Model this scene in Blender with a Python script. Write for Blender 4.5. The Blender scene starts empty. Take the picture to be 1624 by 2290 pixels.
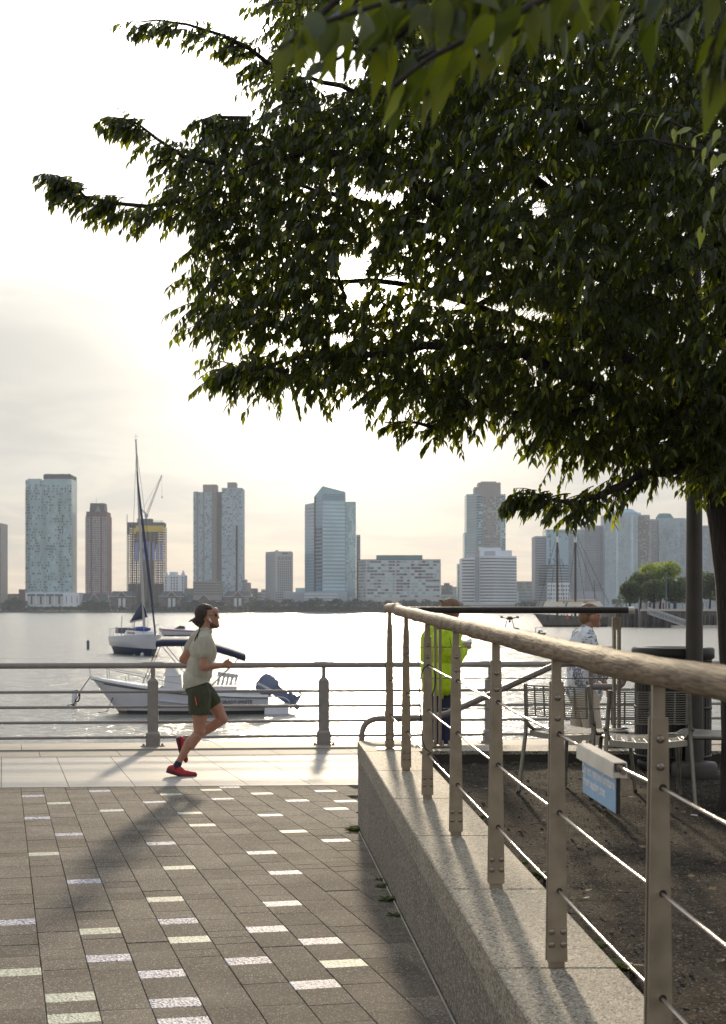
import bpy, math, random
from mathutils import Vector, Matrix, Euler
R = math.radians
random.seed(7)
scene = bpy.context.scene
col = scene.collection

# ---------------------------------------------------------------- camera
CAMZ, F, CX, HY = 1.70, 3383.0, 812.0, 1361.0      # survey of the site: eye height, focal length, horizon
cam_d = bpy.data.cameras.new('camera')
cam = bpy.data.objects.new('camera', cam_d); col.objects.link(cam)
cam.location = (0, 0, CAMZ); cam.rotation_euler = (R(90), 0, 0)
cam_d.sensor_fit = 'HORIZONTAL'; cam_d.sensor_width = 24.0; cam_d.lens = 50.0
cam_d.shift_y = 0.1330
cam_d.clip_start = 0.1; cam_d.clip_end = 8000
cam_d.dof.use_dof = True; cam_d.dof.focus_distance = 9.5; cam_d.dof.aperture_fstop = 8.0
scene.camera = cam

# ---------------------------------------------------------------- sky, sun, exposure
SUN_EL, SUN_AZ = R(11.7), R(-0.3)                   # azimuth from +Y towards +X
sunv = Vector((math.sin(SUN_AZ)*math.cos(SUN_EL), math.cos(SUN_AZ)*math.cos(SUN_EL), math.sin(SUN_EL)))
world = bpy.data.worlds.new('World'); scene.world = world; world.use_nodes = True
nt = world.node_tree; N = nt.nodes; L = nt.links
for n in list(N): N.remove(n)
out = N.new('ShaderNodeOutputWorld'); bg = N.new('ShaderNodeBackground')
L.new(bg.outputs[0], out.inputs[0])
def m_(op, a, b=None, c=None, clamp=False):
    n = N.new('ShaderNodeMath'); n.operation = op; n.use_clamp = clamp
    for i, s in enumerate((a, b, c)):
        if s is None: continue
        if isinstance(s, (int, float)): n.inputs[i].default_value = s
        else: L.new(s, n.inputs[i])
    return n.outputs[0]
def ramp_(fac, stops):
    n = N.new('ShaderNodeValToRGB'); L.new(fac, n.inputs[0]); e = n.color_ramp.elements
    while len(e) < len(stops): e.new(0.5)
    for k, (p, c) in enumerate(stops):
        e[k].position = p; e[k].color = (c[0], c[1], c[2], 1)
    return n.outputs[0]
def mixc_(f, a, b, mode='MIX'):
    n = N.new('ShaderNodeMix'); n.data_type = 'RGBA'; n.blend_type = mode; n.clamp_factor = True
    if isinstance(f, (int, float)): n.inputs[0].default_value = f
    else: L.new(f, n.inputs[0])
    for i, s in ((6, a), (7, b)):
        if isinstance(s, tuple): n.inputs[i].default_value = (s[0], s[1], s[2], 1)
        else: L.new(s, n.inputs[i])
    return n.outputs[2]
sky = N.new('ShaderNodeTexSky'); sky.sky_type = 'NISHITA'; sky.sun_disc = False
sky.sun_elevation = SUN_EL; sky.sun_rotation = SUN_AZ; sky.air_density = 1.0; sky.dust_density = 2.0
tc = N.new('ShaderNodeTexCoord')
sep = N.new('ShaderNodeSeparateXYZ'); L.new(tc.outputs['Generated'], sep.inputs[0])
el = m_('MAXIMUM', sep.outputs[2], 0.0)
dotn = N.new('ShaderNodeVectorMath'); dotn.operation = 'DOT_PRODUCT'
L.new(tc.outputs['Generated'], dotn.inputs[0]); dotn.inputs[1].default_value = sunv
cosd = m_('MAXIMUM', dotn.outputs['Value'], 0.0)
ang = m_('ARCCOSINE', m_('MINIMUM', cosd, 1.0))     # angle from the sun, radians
# thin stratus seen in perspective: streaks
den = m_('ADD', el, 0.06)
cx_ = m_('DIVIDE', sep.outputs[0], den); cy_ = m_('DIVIDE', sep.outputs[1], den)
comb = N.new('ShaderNodeCombineXYZ'); L.new(m_('MULTIPLY', cx_, 0.8), comb.inputs[0]); L.new(m_('MULTIPLY', cy_, 0.55), comb.inputs[1])
nz = N.new('ShaderNodeTexNoise'); L.new(comb.outputs[0], nz.inputs['Vector'])
nz.inputs['Scale'].default_value = 1.7; nz.inputs['Detail'].default_value = 7; nz.inputs['Roughness'].default_value = 0.55; nz.inputs['Distortion'].default_value = 0.6
nz2 = N.new('ShaderNodeTexNoise'); L.new(comb.outputs[0], nz2.inputs['Vector'])
nz2.inputs['Scale'].default_value = 0.35; nz2.inputs['Detail'].default_value = 4; nz2.inputs['Distortion'].default_value = 1.0
veil = ramp_(nz.outputs[0], [(0.40, (0, 0, 0)), (0.60, (1, 1, 1))])
veil2 = ramp_(nz2.outputs[0], [(0.42, (0, 0, 0)), (0.62, (1, 1, 1))])
vv = m_('ADD', m_('MULTIPLY', veil, 0.55), m_('MULTIPLY', veil2, 0.45))
# cloud deck colour by elevation: warm light band at the horizon, blue grey above, pale higher up
lit = ramp_(el, [(0.0, (0.86, 0.74, 0.62)), (0.035, (0.83, 0.74, 0.61)), (0.09, (0.79, 0.765, 0.69)), (0.16, (0.82, 0.79, 0.72)), (0.22, (0.86, 0.83, 0.77)), (0.6, (0.72, 0.76, 0.82))])
shd = ramp_(el, [(0.0, (0.74, 0.63, 0.51)), (0.03, (0.62, 0.585, 0.535)), (0.07, (0.53, 0.54, 0.545)), (0.12, (0.58, 0.58, 0.555)), (0.2, (0.64, 0.635, 0.61)), (0.6, (0.52, 0.57, 0.66))])
deck = mixc_(vv, shd, lit)
# deck brightens towards the sun, is dimmer away from it
away = ramp_(m_('DIVIDE', ang, 3.1416), [(0.0, (1.1, 1.1, 1.08)), (0.10, (1.0, 1.0, 1.0)), (0.5, (0.92, 0.94, 0.97)), (1.0, (1.0, 1.0, 1.0))])
deck = mixc_(1.0, deck, away, 'MULTIPLY')
g1 = m_('MULTIPLY', m_('POWER', 2.71828, m_('MULTIPLY', m_('MULTIPLY', ang, ang), -8.0)), 5.0)
st_ = N.new('ShaderNodeMapRange'); st_.interpolation_type = 'SMOOTHSTEP'; L.new(el, st_.inputs[0]); st_.inputs[1].default_value = 0.17; st_.inputs[2].default_value = 0.44
g1 = m_('MULTIPLY', g1, m_('MULTIPLY', st_.outputs[0], m_('ADD', m_('MULTIPLY', vv, 0.7), 0.45)))
g2 = m_('MULTIPLY', m_('POWER', 2.71828, m_('MULTIPLY', ang, -22.0)), 8.0)
glow1 = mixc_(1.0, (1.0, 0.96, 0.88), g1, 'MULTIPLY'); glow2 = mixc_(1.0, (1.0, 0.90, 0.72), g2, 'MULTIPLY')
skys = mixc_(1.0, sky.outputs[0], (0.06, 0.06, 0.06), 'MULTIPLY')
tot = mixc_(0.965, skys, deck); tot = mixc_(1.0, tot, glow1, 'ADD'); tot = mixc_(1.0, tot, glow2, 'ADD')
L.new(tot, bg.inputs[0]); bg.inputs[1].default_value = 1.0

sl = bpy.data.lights.new('sun', 'SUN'); sl.energy = 3.3; sl.angle = R(2.2); sl.color = (1.0, 0.82, 0.58)
so = bpy.data.objects.new('sun', sl); col.objects.link(so); so.rotation_euler = sunv.to_track_quat('Z', 'Y').to_euler()
so.location = (0, 30, 30)
scene.view_settings.view_transform = 'Standard'; scene.view_settings.look = 'None'
scene.view_settings.exposure = 0.16; scene.view_settings.gamma = 1.0; scene.view_settings.use_curve_mapping = False
scene.render.engine = 'CYCLES'
scene.cycles.max_bounces = 6; scene.cycles.diffuse_bounces = 3; scene.cycles.glossy_bounces = 3
scene.cycles.transmission_bounces = 3; scene.cycles.volume_bounces = 0; scene.cycles.transparent_max_bounces = 8
scene.cycles.use_denoising = True
scene.cycles.sample_clamp_indirect = 4.0

# ---------------------------------------------------------------- helpers
def P(px, py, Y):
    """a point seen at survey angle (px, py) standing at distance Y"""
    return Vector(((px-CX)/F*Y, Y, CAMZ-(py-HY)/F*Y))
def G(y): return 0.21-0.0136*y                      # promenade falls gently to the river
WATER = -2.1

def mat(name, c, rough=0.6, metal=0.0, var=0.0, vscale=5.0, c2=None, bump=0.0, bscale=50.0, spec=0.5, bdist=0.01, stretch=None, detail=5, rvar=0.0, obj_rand=0.0, speck=None, trans=None, coat=0):
    m = bpy.data.materials.new(name); m.use_nodes = True; t = m.node_tree; n = t.nodes; l = t.links
    b = n['Principled BSDF']; b.inputs['Roughness'].default_value = rough; b.inputs['Metallic'].default_value = metal
    b.inputs['Specular IOR Level'].default_value = spec; b.inputs['Coat Weight'].default_value = coat
    b.inputs['Base Color'].default_value = (*c, 1)
    geo = n.new('ShaderNodeNewGeometry'); vec = geo.outputs['Position']
    if stretch:
        mp = n.new('ShaderNodeMapping'); mp.inputs['Scale'].default_value = stretch; l.new(vec, mp.inputs[0]); vec = mp.outputs[0]
    colo = None
    if var or c2:
        nz = n.new('ShaderNodeTexNoise'); nz.inputs['Scale'].default_value = vscale; nz.inputs['Detail'].default_value = detail; l.new(vec, nz.inputs['Vector'])
        rp = n.new('ShaderNodeValToRGB'); l.new(nz.outputs[0], rp.inputs[0])
        a = c if c2 else tuple(max(0, x*(1-var)) for x in c); bb = c2 if c2 else tuple(x*(1+var) for x in c)
        rp.color_ramp.elements[0].position = 0.32; rp.color_ramp.elements[0].color = (*a, 1)
        rp.color_ramp.elements[1].position = 0.68; rp.color_ramp.elements[1].color = (*bb, 1)
        colo = rp.outputs[0]
        if rvar:
            mr = n.new('ShaderNodeMapRange'); l.new(nz.outputs[0], mr.inputs[0]); mr.inputs[1].default_value = .3; mr.inputs[2].default_value = .7
            mr.inputs[3].default_value = rough-rvar; mr.inputs[4].default_value = rough+rvar; l.new(mr.outputs[0], b.inputs['Roughness'])
    def mx(f, a, bb, mode='MIX'):
        x = n.new('ShaderNodeMix'); x.data_type = 'RGBA'; x.blend_type = mode
        for i, s in ((0, f), (6, a), (7, bb)):
            if isinstance(s, tuple): x.inputs[i].default_value = (*s, 1)
            elif isinstance(s, (int, float)): x.inputs[i].default_value = s
            else: l.new(s, x.inputs[i])
        return x.outputs[2]
    if speck:                                         # list of (scale, threshold, colour)
        for sc, th, sc_c in speck:
            v = n.new('ShaderNodeTexVoronoi'); v.inputs['Scale'].default_value = sc; l.new(vec, v.inputs['Vector'])
            s2 = n.new('ShaderNodeSeparateColor'); l.new(v.outputs['Color'], s2.inputs[0])
            g = n.new('ShaderNodeMath'); g.operation = 'GREATER_THAN'; g.inputs[1].default_value = th; l.new(s2.outputs[0], g.inputs[0])
            colo = mx(g.outputs[0], colo if colo else c, sc_c)
    if obj_rand:
        oi = n.new('ShaderNodeObjectInfo'); mr = n.new('ShaderNodeMapRange'); l.new(oi.outputs['Random'], mr.inputs[0])
        mr.inputs[3].default_value = 1-obj_rand; mr.inputs[4].default_value = 1+obj_rand
        cm = n.new('ShaderNodeCombineColor')
        for k in range(3): l.new(mr.outputs[0], cm.inputs[k])
        colo = mx(1.0, colo if colo else c, cm.outputs[0], 'MULTIPLY')
    if colo: l.new(colo, b.inputs['Base Color'])
    if bump:
        bz = n.new('ShaderNodeTexNoise'); bz.inputs['Scale'].default_value = bscale; bz.inputs['Detail'].default_value = 4; l.new(vec, bz.inputs['Vector'])
        bm = n.new('ShaderNodeBump'); bm.inputs['Strength'].default_value = bump; bm.inputs['Distance'].default_value = bdist
        l.new(bz.outputs[0], bm.inputs['Height']); l.new(bm.outputs[0], b.inputs['Normal'])
    if trans:
        tr = n.new('ShaderNodeBsdfTranslucent'); tr.inputs[0].default_value = (*trans, 1)
        ms = n.new('ShaderNodeAddShader'); l.new(b.outputs[0], ms.inputs[0]); l.new(tr.outputs[0], ms.inputs[1])
        l.new(ms.outputs[0], n['Material Output'].inputs[0])
    return m

ORIG = {}
LAB = bpy.data.scenes.new('scratch')
def evaluated_mesh(o):
    """evaluate one object alone, away from the big scene"""
    LAB.collection.objects.link(o); vl = LAB.view_layers[0]; vl.update(); dg = vl.depsgraph; dg.update()
    me = bpy.data.meshes.new_from_object(o.evaluated_get(dg)); LAB.collection.objects.unlink(o); bpy.data.objects.remove(o); return me
def wloc(o): return ORIG.get(o.name, Vector((0, 0, 0)))
class MB:
    def __init__(s): s.v = []; s.f = []; s.m = []; s.cm = 0; s.sm = []; s.smooth = False; s.X = None
    def add(s, vs, fs, sm=None):
        o = len(s.v)
        if s.X is not None: vs = [s.X @ Vector(v) for v in vs]
        s.v.extend([tuple(v) for v in vs])
        for f in fs: s.f.append(tuple(i+o for i in f)); s.m.append(s.cm); s.sm.append(s.smooth if sm is None else sm)
        return s
    def box(s, c, d, rot=None, taper=1.0):
        hx, hy, hz = d[0]/2, d[1]/2, d[2]/2
        vs = []
        for k, z in enumerate((-hz, hz)):
            q = taper if k else 1.0
            vs += [Vector((-hx*q, -hy*q, z)), Vector((hx*q, -hy*q, z)), Vector((hx*q, hy*q, z)), Vector((-hx*q, hy*q, z))]
        if rot is not None:
            M = rot.to_matrix() if isinstance(rot, Euler) else rot
            vs = [M @ v for v in vs]
        c = Vector(c)
        return s.add([v+c for v in vs], [(0, 3, 2, 1), (4, 5, 6, 7), (0, 1, 5, 4), (1, 2, 6, 5), (2, 3, 7, 6), (3, 0, 4, 7)])
    def bbox(s, x0, x1, y0, y1, z0, z1): return s.box(((x0+x1)/2, (y0+y1)/2, (z0+z1)/2), (x1-x0, y1-y0, z1-z0))
    def bar(s, a, b, w, t, up=(0, 0, 1)):
        a = Vector(a); b = Vector(b); d = (b-a); l = d.length
        if l < 1e-6: return s
        z = d/l; x = z.cross(Vector(up))
        if x.length < 1e-4: x = z.cross(Vector((0, 1, 0)))
        x.normalize(); y = x.cross(z)
        M = Matrix((x, y, z)).transposed()
        return s.box((a+b)/2, (w, t, l), M)
    def tube(s, pts, r, seg=8, caps=True, smooth=True):
        pts = [Vector(p) for p in pts]; n = len(pts)
        rs = r if isinstance(r, (list, tuple)) else [r]*n
        T = [(pts[min(i+1, n-1)]-pts[max(i-1, 0)]).normalized() for i in range(n)]
        up = Vector((0, 0, 1)) if abs(T[0].z) < 0.9 else Vector((1, 0, 0))
        x = T[0].cross(up).normalized(); vs = []; fs = []
        for i in range(n):
            x = (x - T[i]*x.dot(T[i])).normalized(); y = T[i].cross(x)
            for k in range(seg):
                a = 2*math.pi*k/seg
                vs.append(pts[i]+(x*math.cos(a)+y*math.sin(a))*rs[i])
        for i in range(n-1):
            for k in range(seg):
                a = i*seg+k; b = i*seg+(k+1) % seg
                fs.append((a, b, b+seg, a+seg))
        s.add(vs, fs, smooth)
        if caps:
            s.add(vs[:seg], [tuple(range(seg))[::-1]], False); s.add(vs[-seg:], [tuple(range(seg))], False)
        return s
    def lathe(s, c, prof, seg=16, smooth=True, sx=1, sy=1):
        c = Vector(c); vs = []; fs = []
        for r, z in prof:
            for k in range(seg):
                a = 2*math.pi*k/seg; vs.append(c+Vector((r*math.cos(a)*sx, r*math.sin(a)*sy, z)))
        for i in range(len(prof)-1):
            for k in range(seg):
                a = i*seg+k; b = i*seg+(k+1) % seg; fs.append((a, b, b+seg, a+seg))
        s.add(vs, fs, smooth)
        n = len(prof)
        s.add([vs[k] for k in range(seg)], [tuple(range(seg))[::-1]], False); s.add([vs[(n-1)*seg+k] for k in range(seg)], [tuple(range(seg))], False)
        return s
    def poly(s, pts): return s.add(pts, [tuple(range(len(pts)))])
    def prism(s, pts, vec):
        n = len(pts); pts = [Vector(p) for p in pts]; q = [p+Vector(vec) for p in pts]
        return s.add(pts+q, [tuple(range(n))[::-1], tuple(range(n, 2*n))]+[(i, (i+1) % n, n+(i+1) % n, n+i) for i in range(n)])
    def grid(s, rows, sm=True, closed=False):
        n = len(rows[0]); vs = [p for r in rows for p in r]; fs = []
        for i in range(len(rows)-1):
            for k in range(n if closed else n-1):
                a = i*n+k; b = i*n+(k+1) % n; fs.append((a, b, b+n, a+n))
        return s.add(vs, fs, sm)
    def sphere(s, c, r, seg=12, rings=8):
        rr = r if isinstance(r, (tuple, list)) else (r, r, r); c = Vector(c)
        rows = []
        for i in range(rings+1):
            t = math.pi*i/rings
            rows.append([c+Vector((rr[0]*math.sin(t)*math.cos(2*math.pi*k/seg), rr[1]*math.sin(t)*math.sin(2*math.pi*k/seg), -rr[2]*math.cos(t))) for k in range(seg)])
        return s.grid(rows, True, True)
    def data(s, name, mats, off=None):
        me = bpy.data.meshes.new(name)
        vs = s.v if off is None else [(a-off[0], b-off[1], c-off[2]) for a, b, c in s.v]
        me.from_pydata(vs, [], s.f)
        if not isinstance(mats, (list, tuple)): mats = [mats]
        for m in mats: me.materials.append(m)
        me.polygons.foreach_set('material_index', s.m); me.polygons.foreach_set('use_smooth', s.sm); me.update()
        return me
    def build(s, name, mats, parent=None, local=False):
        off = None if (local or parent is None) else wloc(parent)
        if parent is None and not local:
            n = len(s.v); off = Vector((sum(v[0] for v in s.v)/n, sum(v[1] for v in s.v)/n, min(v[2] for v in s.v)))
        me = s.data(name, mats, off)
        o = bpy.data.objects.new(name, me); col.objects.link(o)
        if parent is not None: o.parent = parent; ORIG[o.name] = wloc(parent)
        elif off is not None: o.location = off; ORIG[o.name] = off
        return o
def tag(o, label=None, cat=None, group=None, kind=None):
    for k, v in (('label', label), ('category', cat), ('group', group), ('kind', kind)):
        if v: o[k] = v
    return o
def thing(name, label, cat, loc=(0, 0, 0), group=None, rz=0):
    o = bpy.data.objects.new(name, None); col.objects.link(o); o.empty_display_size = 0.1
    o.location = loc; o.rotation_euler = (0, 0, rz); ORIG[o.name] = Vector(loc)
    return tag(o, label, cat, group)
def struct(o): o['kind'] = 'structure'; return o
def copy_tree(o, parent=None):
    c = o.copy(); col.objects.link(c)
    if parent is not None: c.parent = parent
    for ch in o.children: copy_tree(ch, c)
    return c
def text_mesh(s, size, ext, name, m, M, parent, bold=0.0, w=None):
    cu = bpy.data.curves.new('t', 'FONT'); cu.body = s; cu.size = size; cu.extrude = ext; cu.align_x = 'CENTER'; cu.align_y = 'CENTER'; cu.offset = bold
    cu.resolution_u = 2
    to = bpy.data.objects.new('t', cu); me = evaluated_mesh(to)
    me.transform(M); off = wloc(parent); me.transform(Matrix.Translation(-off))
    me.materials.clear(); me.materials.append(m); me.name = name
    o = bpy.data.objects.new(name, me); col.objects.link(o); o.parent = parent; return o

# ---------------------------------------------------------------- materials
M = {}
M['paver'] = mat('paver_concrete', (0.175, 0.146, 0.114), 0.85, var=0.30, vscale=2.2, detail=9, bump=0.8, bscale=170, bdist=0.005, obj_rand=0.2,
                 speck=[(260, 0.86, (0.055, 0.05, 0.045)), (180, 0.93, (0.42, 0.39, 0.33))], spec=0.12)
M['joint'] = mat('joint_sand', (0.07, 0.062, 0.052), 0.95, var=0.4, vscale=30)
M['slab'] = mat('pale_granite', (0.35, 0.33, 0.295), 0.65, var=0.12, vscale=4, bump=0.35, bscale=220, bdist=0.003, obj_rand=0.05, speck=[(300, 0.85, (0.2, 0.19, 0.18))], stretch=(0.6, 1.6, 1), spec=0.3)
M['strip'] = mat('border_stone', (0.19, 0.17, 0.145), 0.75, var=0.15, vscale=4, bump=0.3, bscale=200, bdist=0.003, obj_rand=0.1)
M['ledge'] = mat('ledge_concrete', (0.27, 0.235, 0.19), 0.7, var=0.15, vscale=3, bump=0.3, bscale=120, bdist=0.004)
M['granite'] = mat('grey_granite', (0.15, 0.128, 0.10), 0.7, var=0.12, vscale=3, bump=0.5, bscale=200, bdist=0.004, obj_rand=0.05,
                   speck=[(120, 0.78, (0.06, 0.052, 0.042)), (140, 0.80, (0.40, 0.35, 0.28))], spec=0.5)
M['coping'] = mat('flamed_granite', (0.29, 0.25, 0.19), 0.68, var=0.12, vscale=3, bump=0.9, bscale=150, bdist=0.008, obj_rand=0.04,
                  speck=[(120, 0.80, (0.09, 0.078, 0.06)), (140, 0.78, (0.50, 0.45, 0.36))], spec=0.3)
M['darkgranite'] = mat('back_wall_granite', (0.048, 0.04, 0.033), 0.75, var=0.2, vscale=5, bump=0.4, bscale=150, bdist=0.004)
M['steel'] = mat('weathered_steel', (0.32, 0.265, 0.195), 0.42, metal=0.55, var=0.15, vscale=14, bump=0.15, bscale=300, bdist=0.001, rvar=0.08)
M['railpaint'] = mat('grey_rail_paint', (0.23, 0.205, 0.185), 0.4, metal=0.15, var=0.1, vscale=10, bump=0.1, bscale=200, bdist=0.001)
M['cable'] = mat('bright_cable', (0.62, 0.56, 0.52), 0.28, metal=0.9, bump=0.3, bscale=600, bdist=0.001)
M['bolt'] = mat('bolt_steel', (0.30, 0.25, 0.2), 0.35, metal=0.9)
M['hole'] = mat('cable_hole', (0.012, 0.011, 0.01), 0.8)
M['rubber'] = mat('black_rubber', (0.015, 0.014, 0.014), 0.6)
M['pipe'] = mat('dark_pipe', (0.045, 0.038, 0.034), 0.45, metal=0.2, var=0.2, vscale=20, bump=0.15, bscale=90, bdist=0.002)
def wood_mat():
    m = mat('weathered_wood', (0.30, 0.235, 0.165), 0.68, spec=0.4); t = m.node_tree; n = t.nodes; l = t.links; b = n['Principled BSDF']
    geo = n.new('ShaderNodeNewGeometry'); mp = n.new('ShaderNodeMapping'); mp.inputs['Scale'].default_value = (42, 1.6, 42); l.new(geo.outputs['Position'], mp.inputs[0])
    nz = n.new('ShaderNodeTexNoise'); nz.inputs['Scale'].default_value = 3.0; nz.inputs['Detail'].default_value = 8; nz.inputs['Distortion'].default_value = 0.8; l.new(mp.outputs[0], nz.inputs['Vector'])
    n2 = n.new('ShaderNodeTexNoise'); n2.inputs['Scale'].default_value = 5; n2.inputs['Detail'].default_value = 6; l.new(geo.outputs['Position'], n2.inputs['Vector'])
    r1 = n.new('ShaderNodeValToRGB'); l.new(nz.outputs[0], r1.inputs[0])
    r1.color_ramp.elements[0].position = 0.35; r1.color_ramp.elements[0].color = (0.12, 0.088, 0.056, 1); r1.color_ramp.elements[1].position = 0.62; r1.color_ramp.elements[1].color = (0.35, 0.265, 0.17, 1)
    r2 = n.new('ShaderNodeValToRGB'); l.new(n2.outputs[0], r2.inputs[0])
    r2.color_ramp.elements[0].position = 0.38; r2.color_ramp.elements[0].color = (0.74, 0.70, 0.66, 1); r2.color_ramp.elements[1].position = 0.66; r2.color_ramp.elements[1].color = (1.12, 1.1, 1.05, 1)
    x = n.new('ShaderNodeMix'); x.data_type = 'RGBA'; x.blend_type = 'MULTIPLY'; x.inputs[0].default_value = 1; l.new(r1.outputs[0], x.inputs[6]); l.new(r2.outputs[0], x.inputs[7]); l.new(x.outputs[2], b.inputs['Base Color'])
    bm = n.new('ShaderNodeBump'); bm.inputs['Strength'].default_value = 0.7; bm.inputs['Distance'].default_value = 0.004; l.new(nz.outputs[0], bm.inputs['Height']); l.new(bm.outputs[0], b.inputs['Normal'])
    return m
M['wood'] = wood_mat()
M['dirt'] = mat('gravelly_soil', (0.026, 0.021, 0.016), 0.95, c2=(0.085, 0.069, 0.052), vscale=9, detail=9, bump=1.0, bscale=110, bdist=0.03, speck=[(140, 0.93, (0.26, 0.22, 0.17)), (170, 0.88, (0.022, 0.018, 0.013))], spec=0.1)
M['stone'] = mat('pebble', (0.17, 0.145, 0.115), 0.7, obj_rand=0.3, var=0.3, vscale=20)
M['bark'] = mat('bark', (0.028, 0.021, 0.016), 0.9, var=0.35, vscale=12, bump=1.0, bscale=40, bdist=0.02, stretch=(1, 1, .35))
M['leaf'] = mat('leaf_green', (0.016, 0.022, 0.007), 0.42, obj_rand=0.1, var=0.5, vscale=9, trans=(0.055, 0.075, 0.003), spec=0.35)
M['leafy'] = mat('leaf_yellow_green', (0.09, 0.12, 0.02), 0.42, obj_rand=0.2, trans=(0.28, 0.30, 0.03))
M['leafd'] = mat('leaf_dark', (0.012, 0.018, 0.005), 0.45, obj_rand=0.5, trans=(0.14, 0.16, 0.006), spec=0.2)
M['weed'] = mat('weed_green', (0.055, 0.07, 0.022), 0.7, trans=(0.05, 0.06, 0.01))
M['chair'] = mat('chair_metal', (0.24, 0.225, 0.19), 0.4, metal=0.6, var=0.2, vscale=25, rvar=0.1)
M['bin'] = mat('bin_black', (0.022, 0.019, 0.018), 0.5, metal=0.2, var=0.2, vscale=20)
M['lamp_pole'] = mat('lamp_pole_paint', (0.07, 0.06, 0.053), 0.55, metal=0.2, var=0.15, vscale=8, bump=0.12, bscale=250, bdist=0.001)
M['signblue'] = mat('sign_blue', (0.30, 0.48, 0.67), 0.5, var=0.08, vscale=9)
M['signwhite'] = mat('sign_white', (0.75, 0.77, 0.8), 0.5)
M['channel'] = mat('brushed_channel', (0.78, 0.74, 0.66), 0.35, metal=0.5, var=0.1, vscale=12)
M['skin'] = mat('skin_tan', (0.36, 0.175, 0.11), 0.5, var=0.12, vscale=14, bump=0.15, bscale=90, bdist=0.002)
M['hair'] = mat('dark_brown_hair', (0.04, 0.022, 0.014), 0.5, var=0.4, vscale=60, bump=1.0, bscale=160, bdist=0.01, stretch=(1, 1, .4))
M['hairl'] = mat('light_brown_hair', (0.20, 0.11, 0.05), 0.5, var=0.4, vscale=60, bump=1.0, bscale=160, bdist=0.01)
M['tee'] = mat('sage_tshirt', (0.40, 0.375, 0.29), 0.85, var=0.06, vscale=9, bump=0.9, bscale=9, bdist=0.02, stretch=(1.6, 1, .6))
M['shorts'] = mat('olive_shorts', (0.045, 0.048, 0.022), 0.85, var=0.15, vscale=9, bump=0.9, bscale=12, bdist=0.02)
M['orange'] = mat('orange_trim', (0.75, 0.09, 0.04), 0.5)
M['redshoe'] = mat('red_knit', (0.42, 0.014, 0.015), 0.6, var=0.25, vscale=40, bump=0.5, bscale=120, bdist=0.004)
M['sole'] = mat('maroon_sole', (0.09, 0.02, 0.03), 0.7)
M['sock'] = mat('navy_sock', (0.02, 0.022, 0.06), 0.9)
M['hivis'] = mat('lime_jacket', (0.46, 0.64, 0.004), 0.65, bump=1.0, bscale=9, bdist=0.05, stretch=(1.6, 1, .7), trans=(0.05, 0.09, 0.0))
M['navy'] = mat('navy_trousers', (0.018, 0.024, 0.06), 0.8, bump=0.5, bscale=10, bdist=0.02)
M['khaki'] = mat('khaki_trousers', (0.42, 0.35, 0.27), 0.85, bump=0.5, bscale=10, bdist=0.02)
M['lens'] = mat('dark_lens', (0.01, 0.01, 0.012), 0.1)
M['white'] = mat('white_gloss', (0.8, 0.8, 0.8), 0.35)
def shirt_mat():
    m = mat('floral_shirt', (0.6, 0.62, 0.66), 0.85, bump=0.8, bscale=8, bdist=0.02); t = m.node_tree; n = t.nodes; l = t.links; b = n['Principled BSDF']
    geo = n.new('ShaderNodeNewGeometry')
    nz = n.new('ShaderNodeTexNoise'); nz.inputs['Scale'].default_value = 22; nz.inputs['Detail'].default_value = 5; nz.inputs['Distortion'].default_value = 2.0; l.new(geo.outputs['Position'], nz.inputs['Vector'])
    n2 = n.new('ShaderNodeTexNoise'); n2.inputs['Scale'].default_value = 6; l.new(geo.outputs['Position'], n2.inputs['Vector'])
    mu = n.new('ShaderNodeMath'); mu.operation = 'MULTIPLY'; l.new(nz.outputs[0], mu.inputs[0]); l.new(n2.outputs[0], mu.inputs[1])
    r1 = n.new('ShaderNodeValToRGB'); l.new(mu.outputs[0], r1.inputs[0]); e = r1.color_ramp.elements
    e[0].position = 0.225; e[0].color = (0.70, 0.71, 0.74, 1); e[1].position = 0.255; e[1].color = (0.10, 0.13, 0.19, 1)
    x = e.new(0.30); x.color = (0.16, 0.15, 0.13, 1); x = e.new(0.325); x.color = (0.5, 0.5, 0.5, 1)
    l.new(r1.outputs[0], b.inputs['Base Color']); return m
M['floral'] = shirt_mat()
M['hairb'] = mat('short_dark_beard', (0.10, 0.05, 0.032), 0.7, var=0.5, vscale=120)

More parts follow.
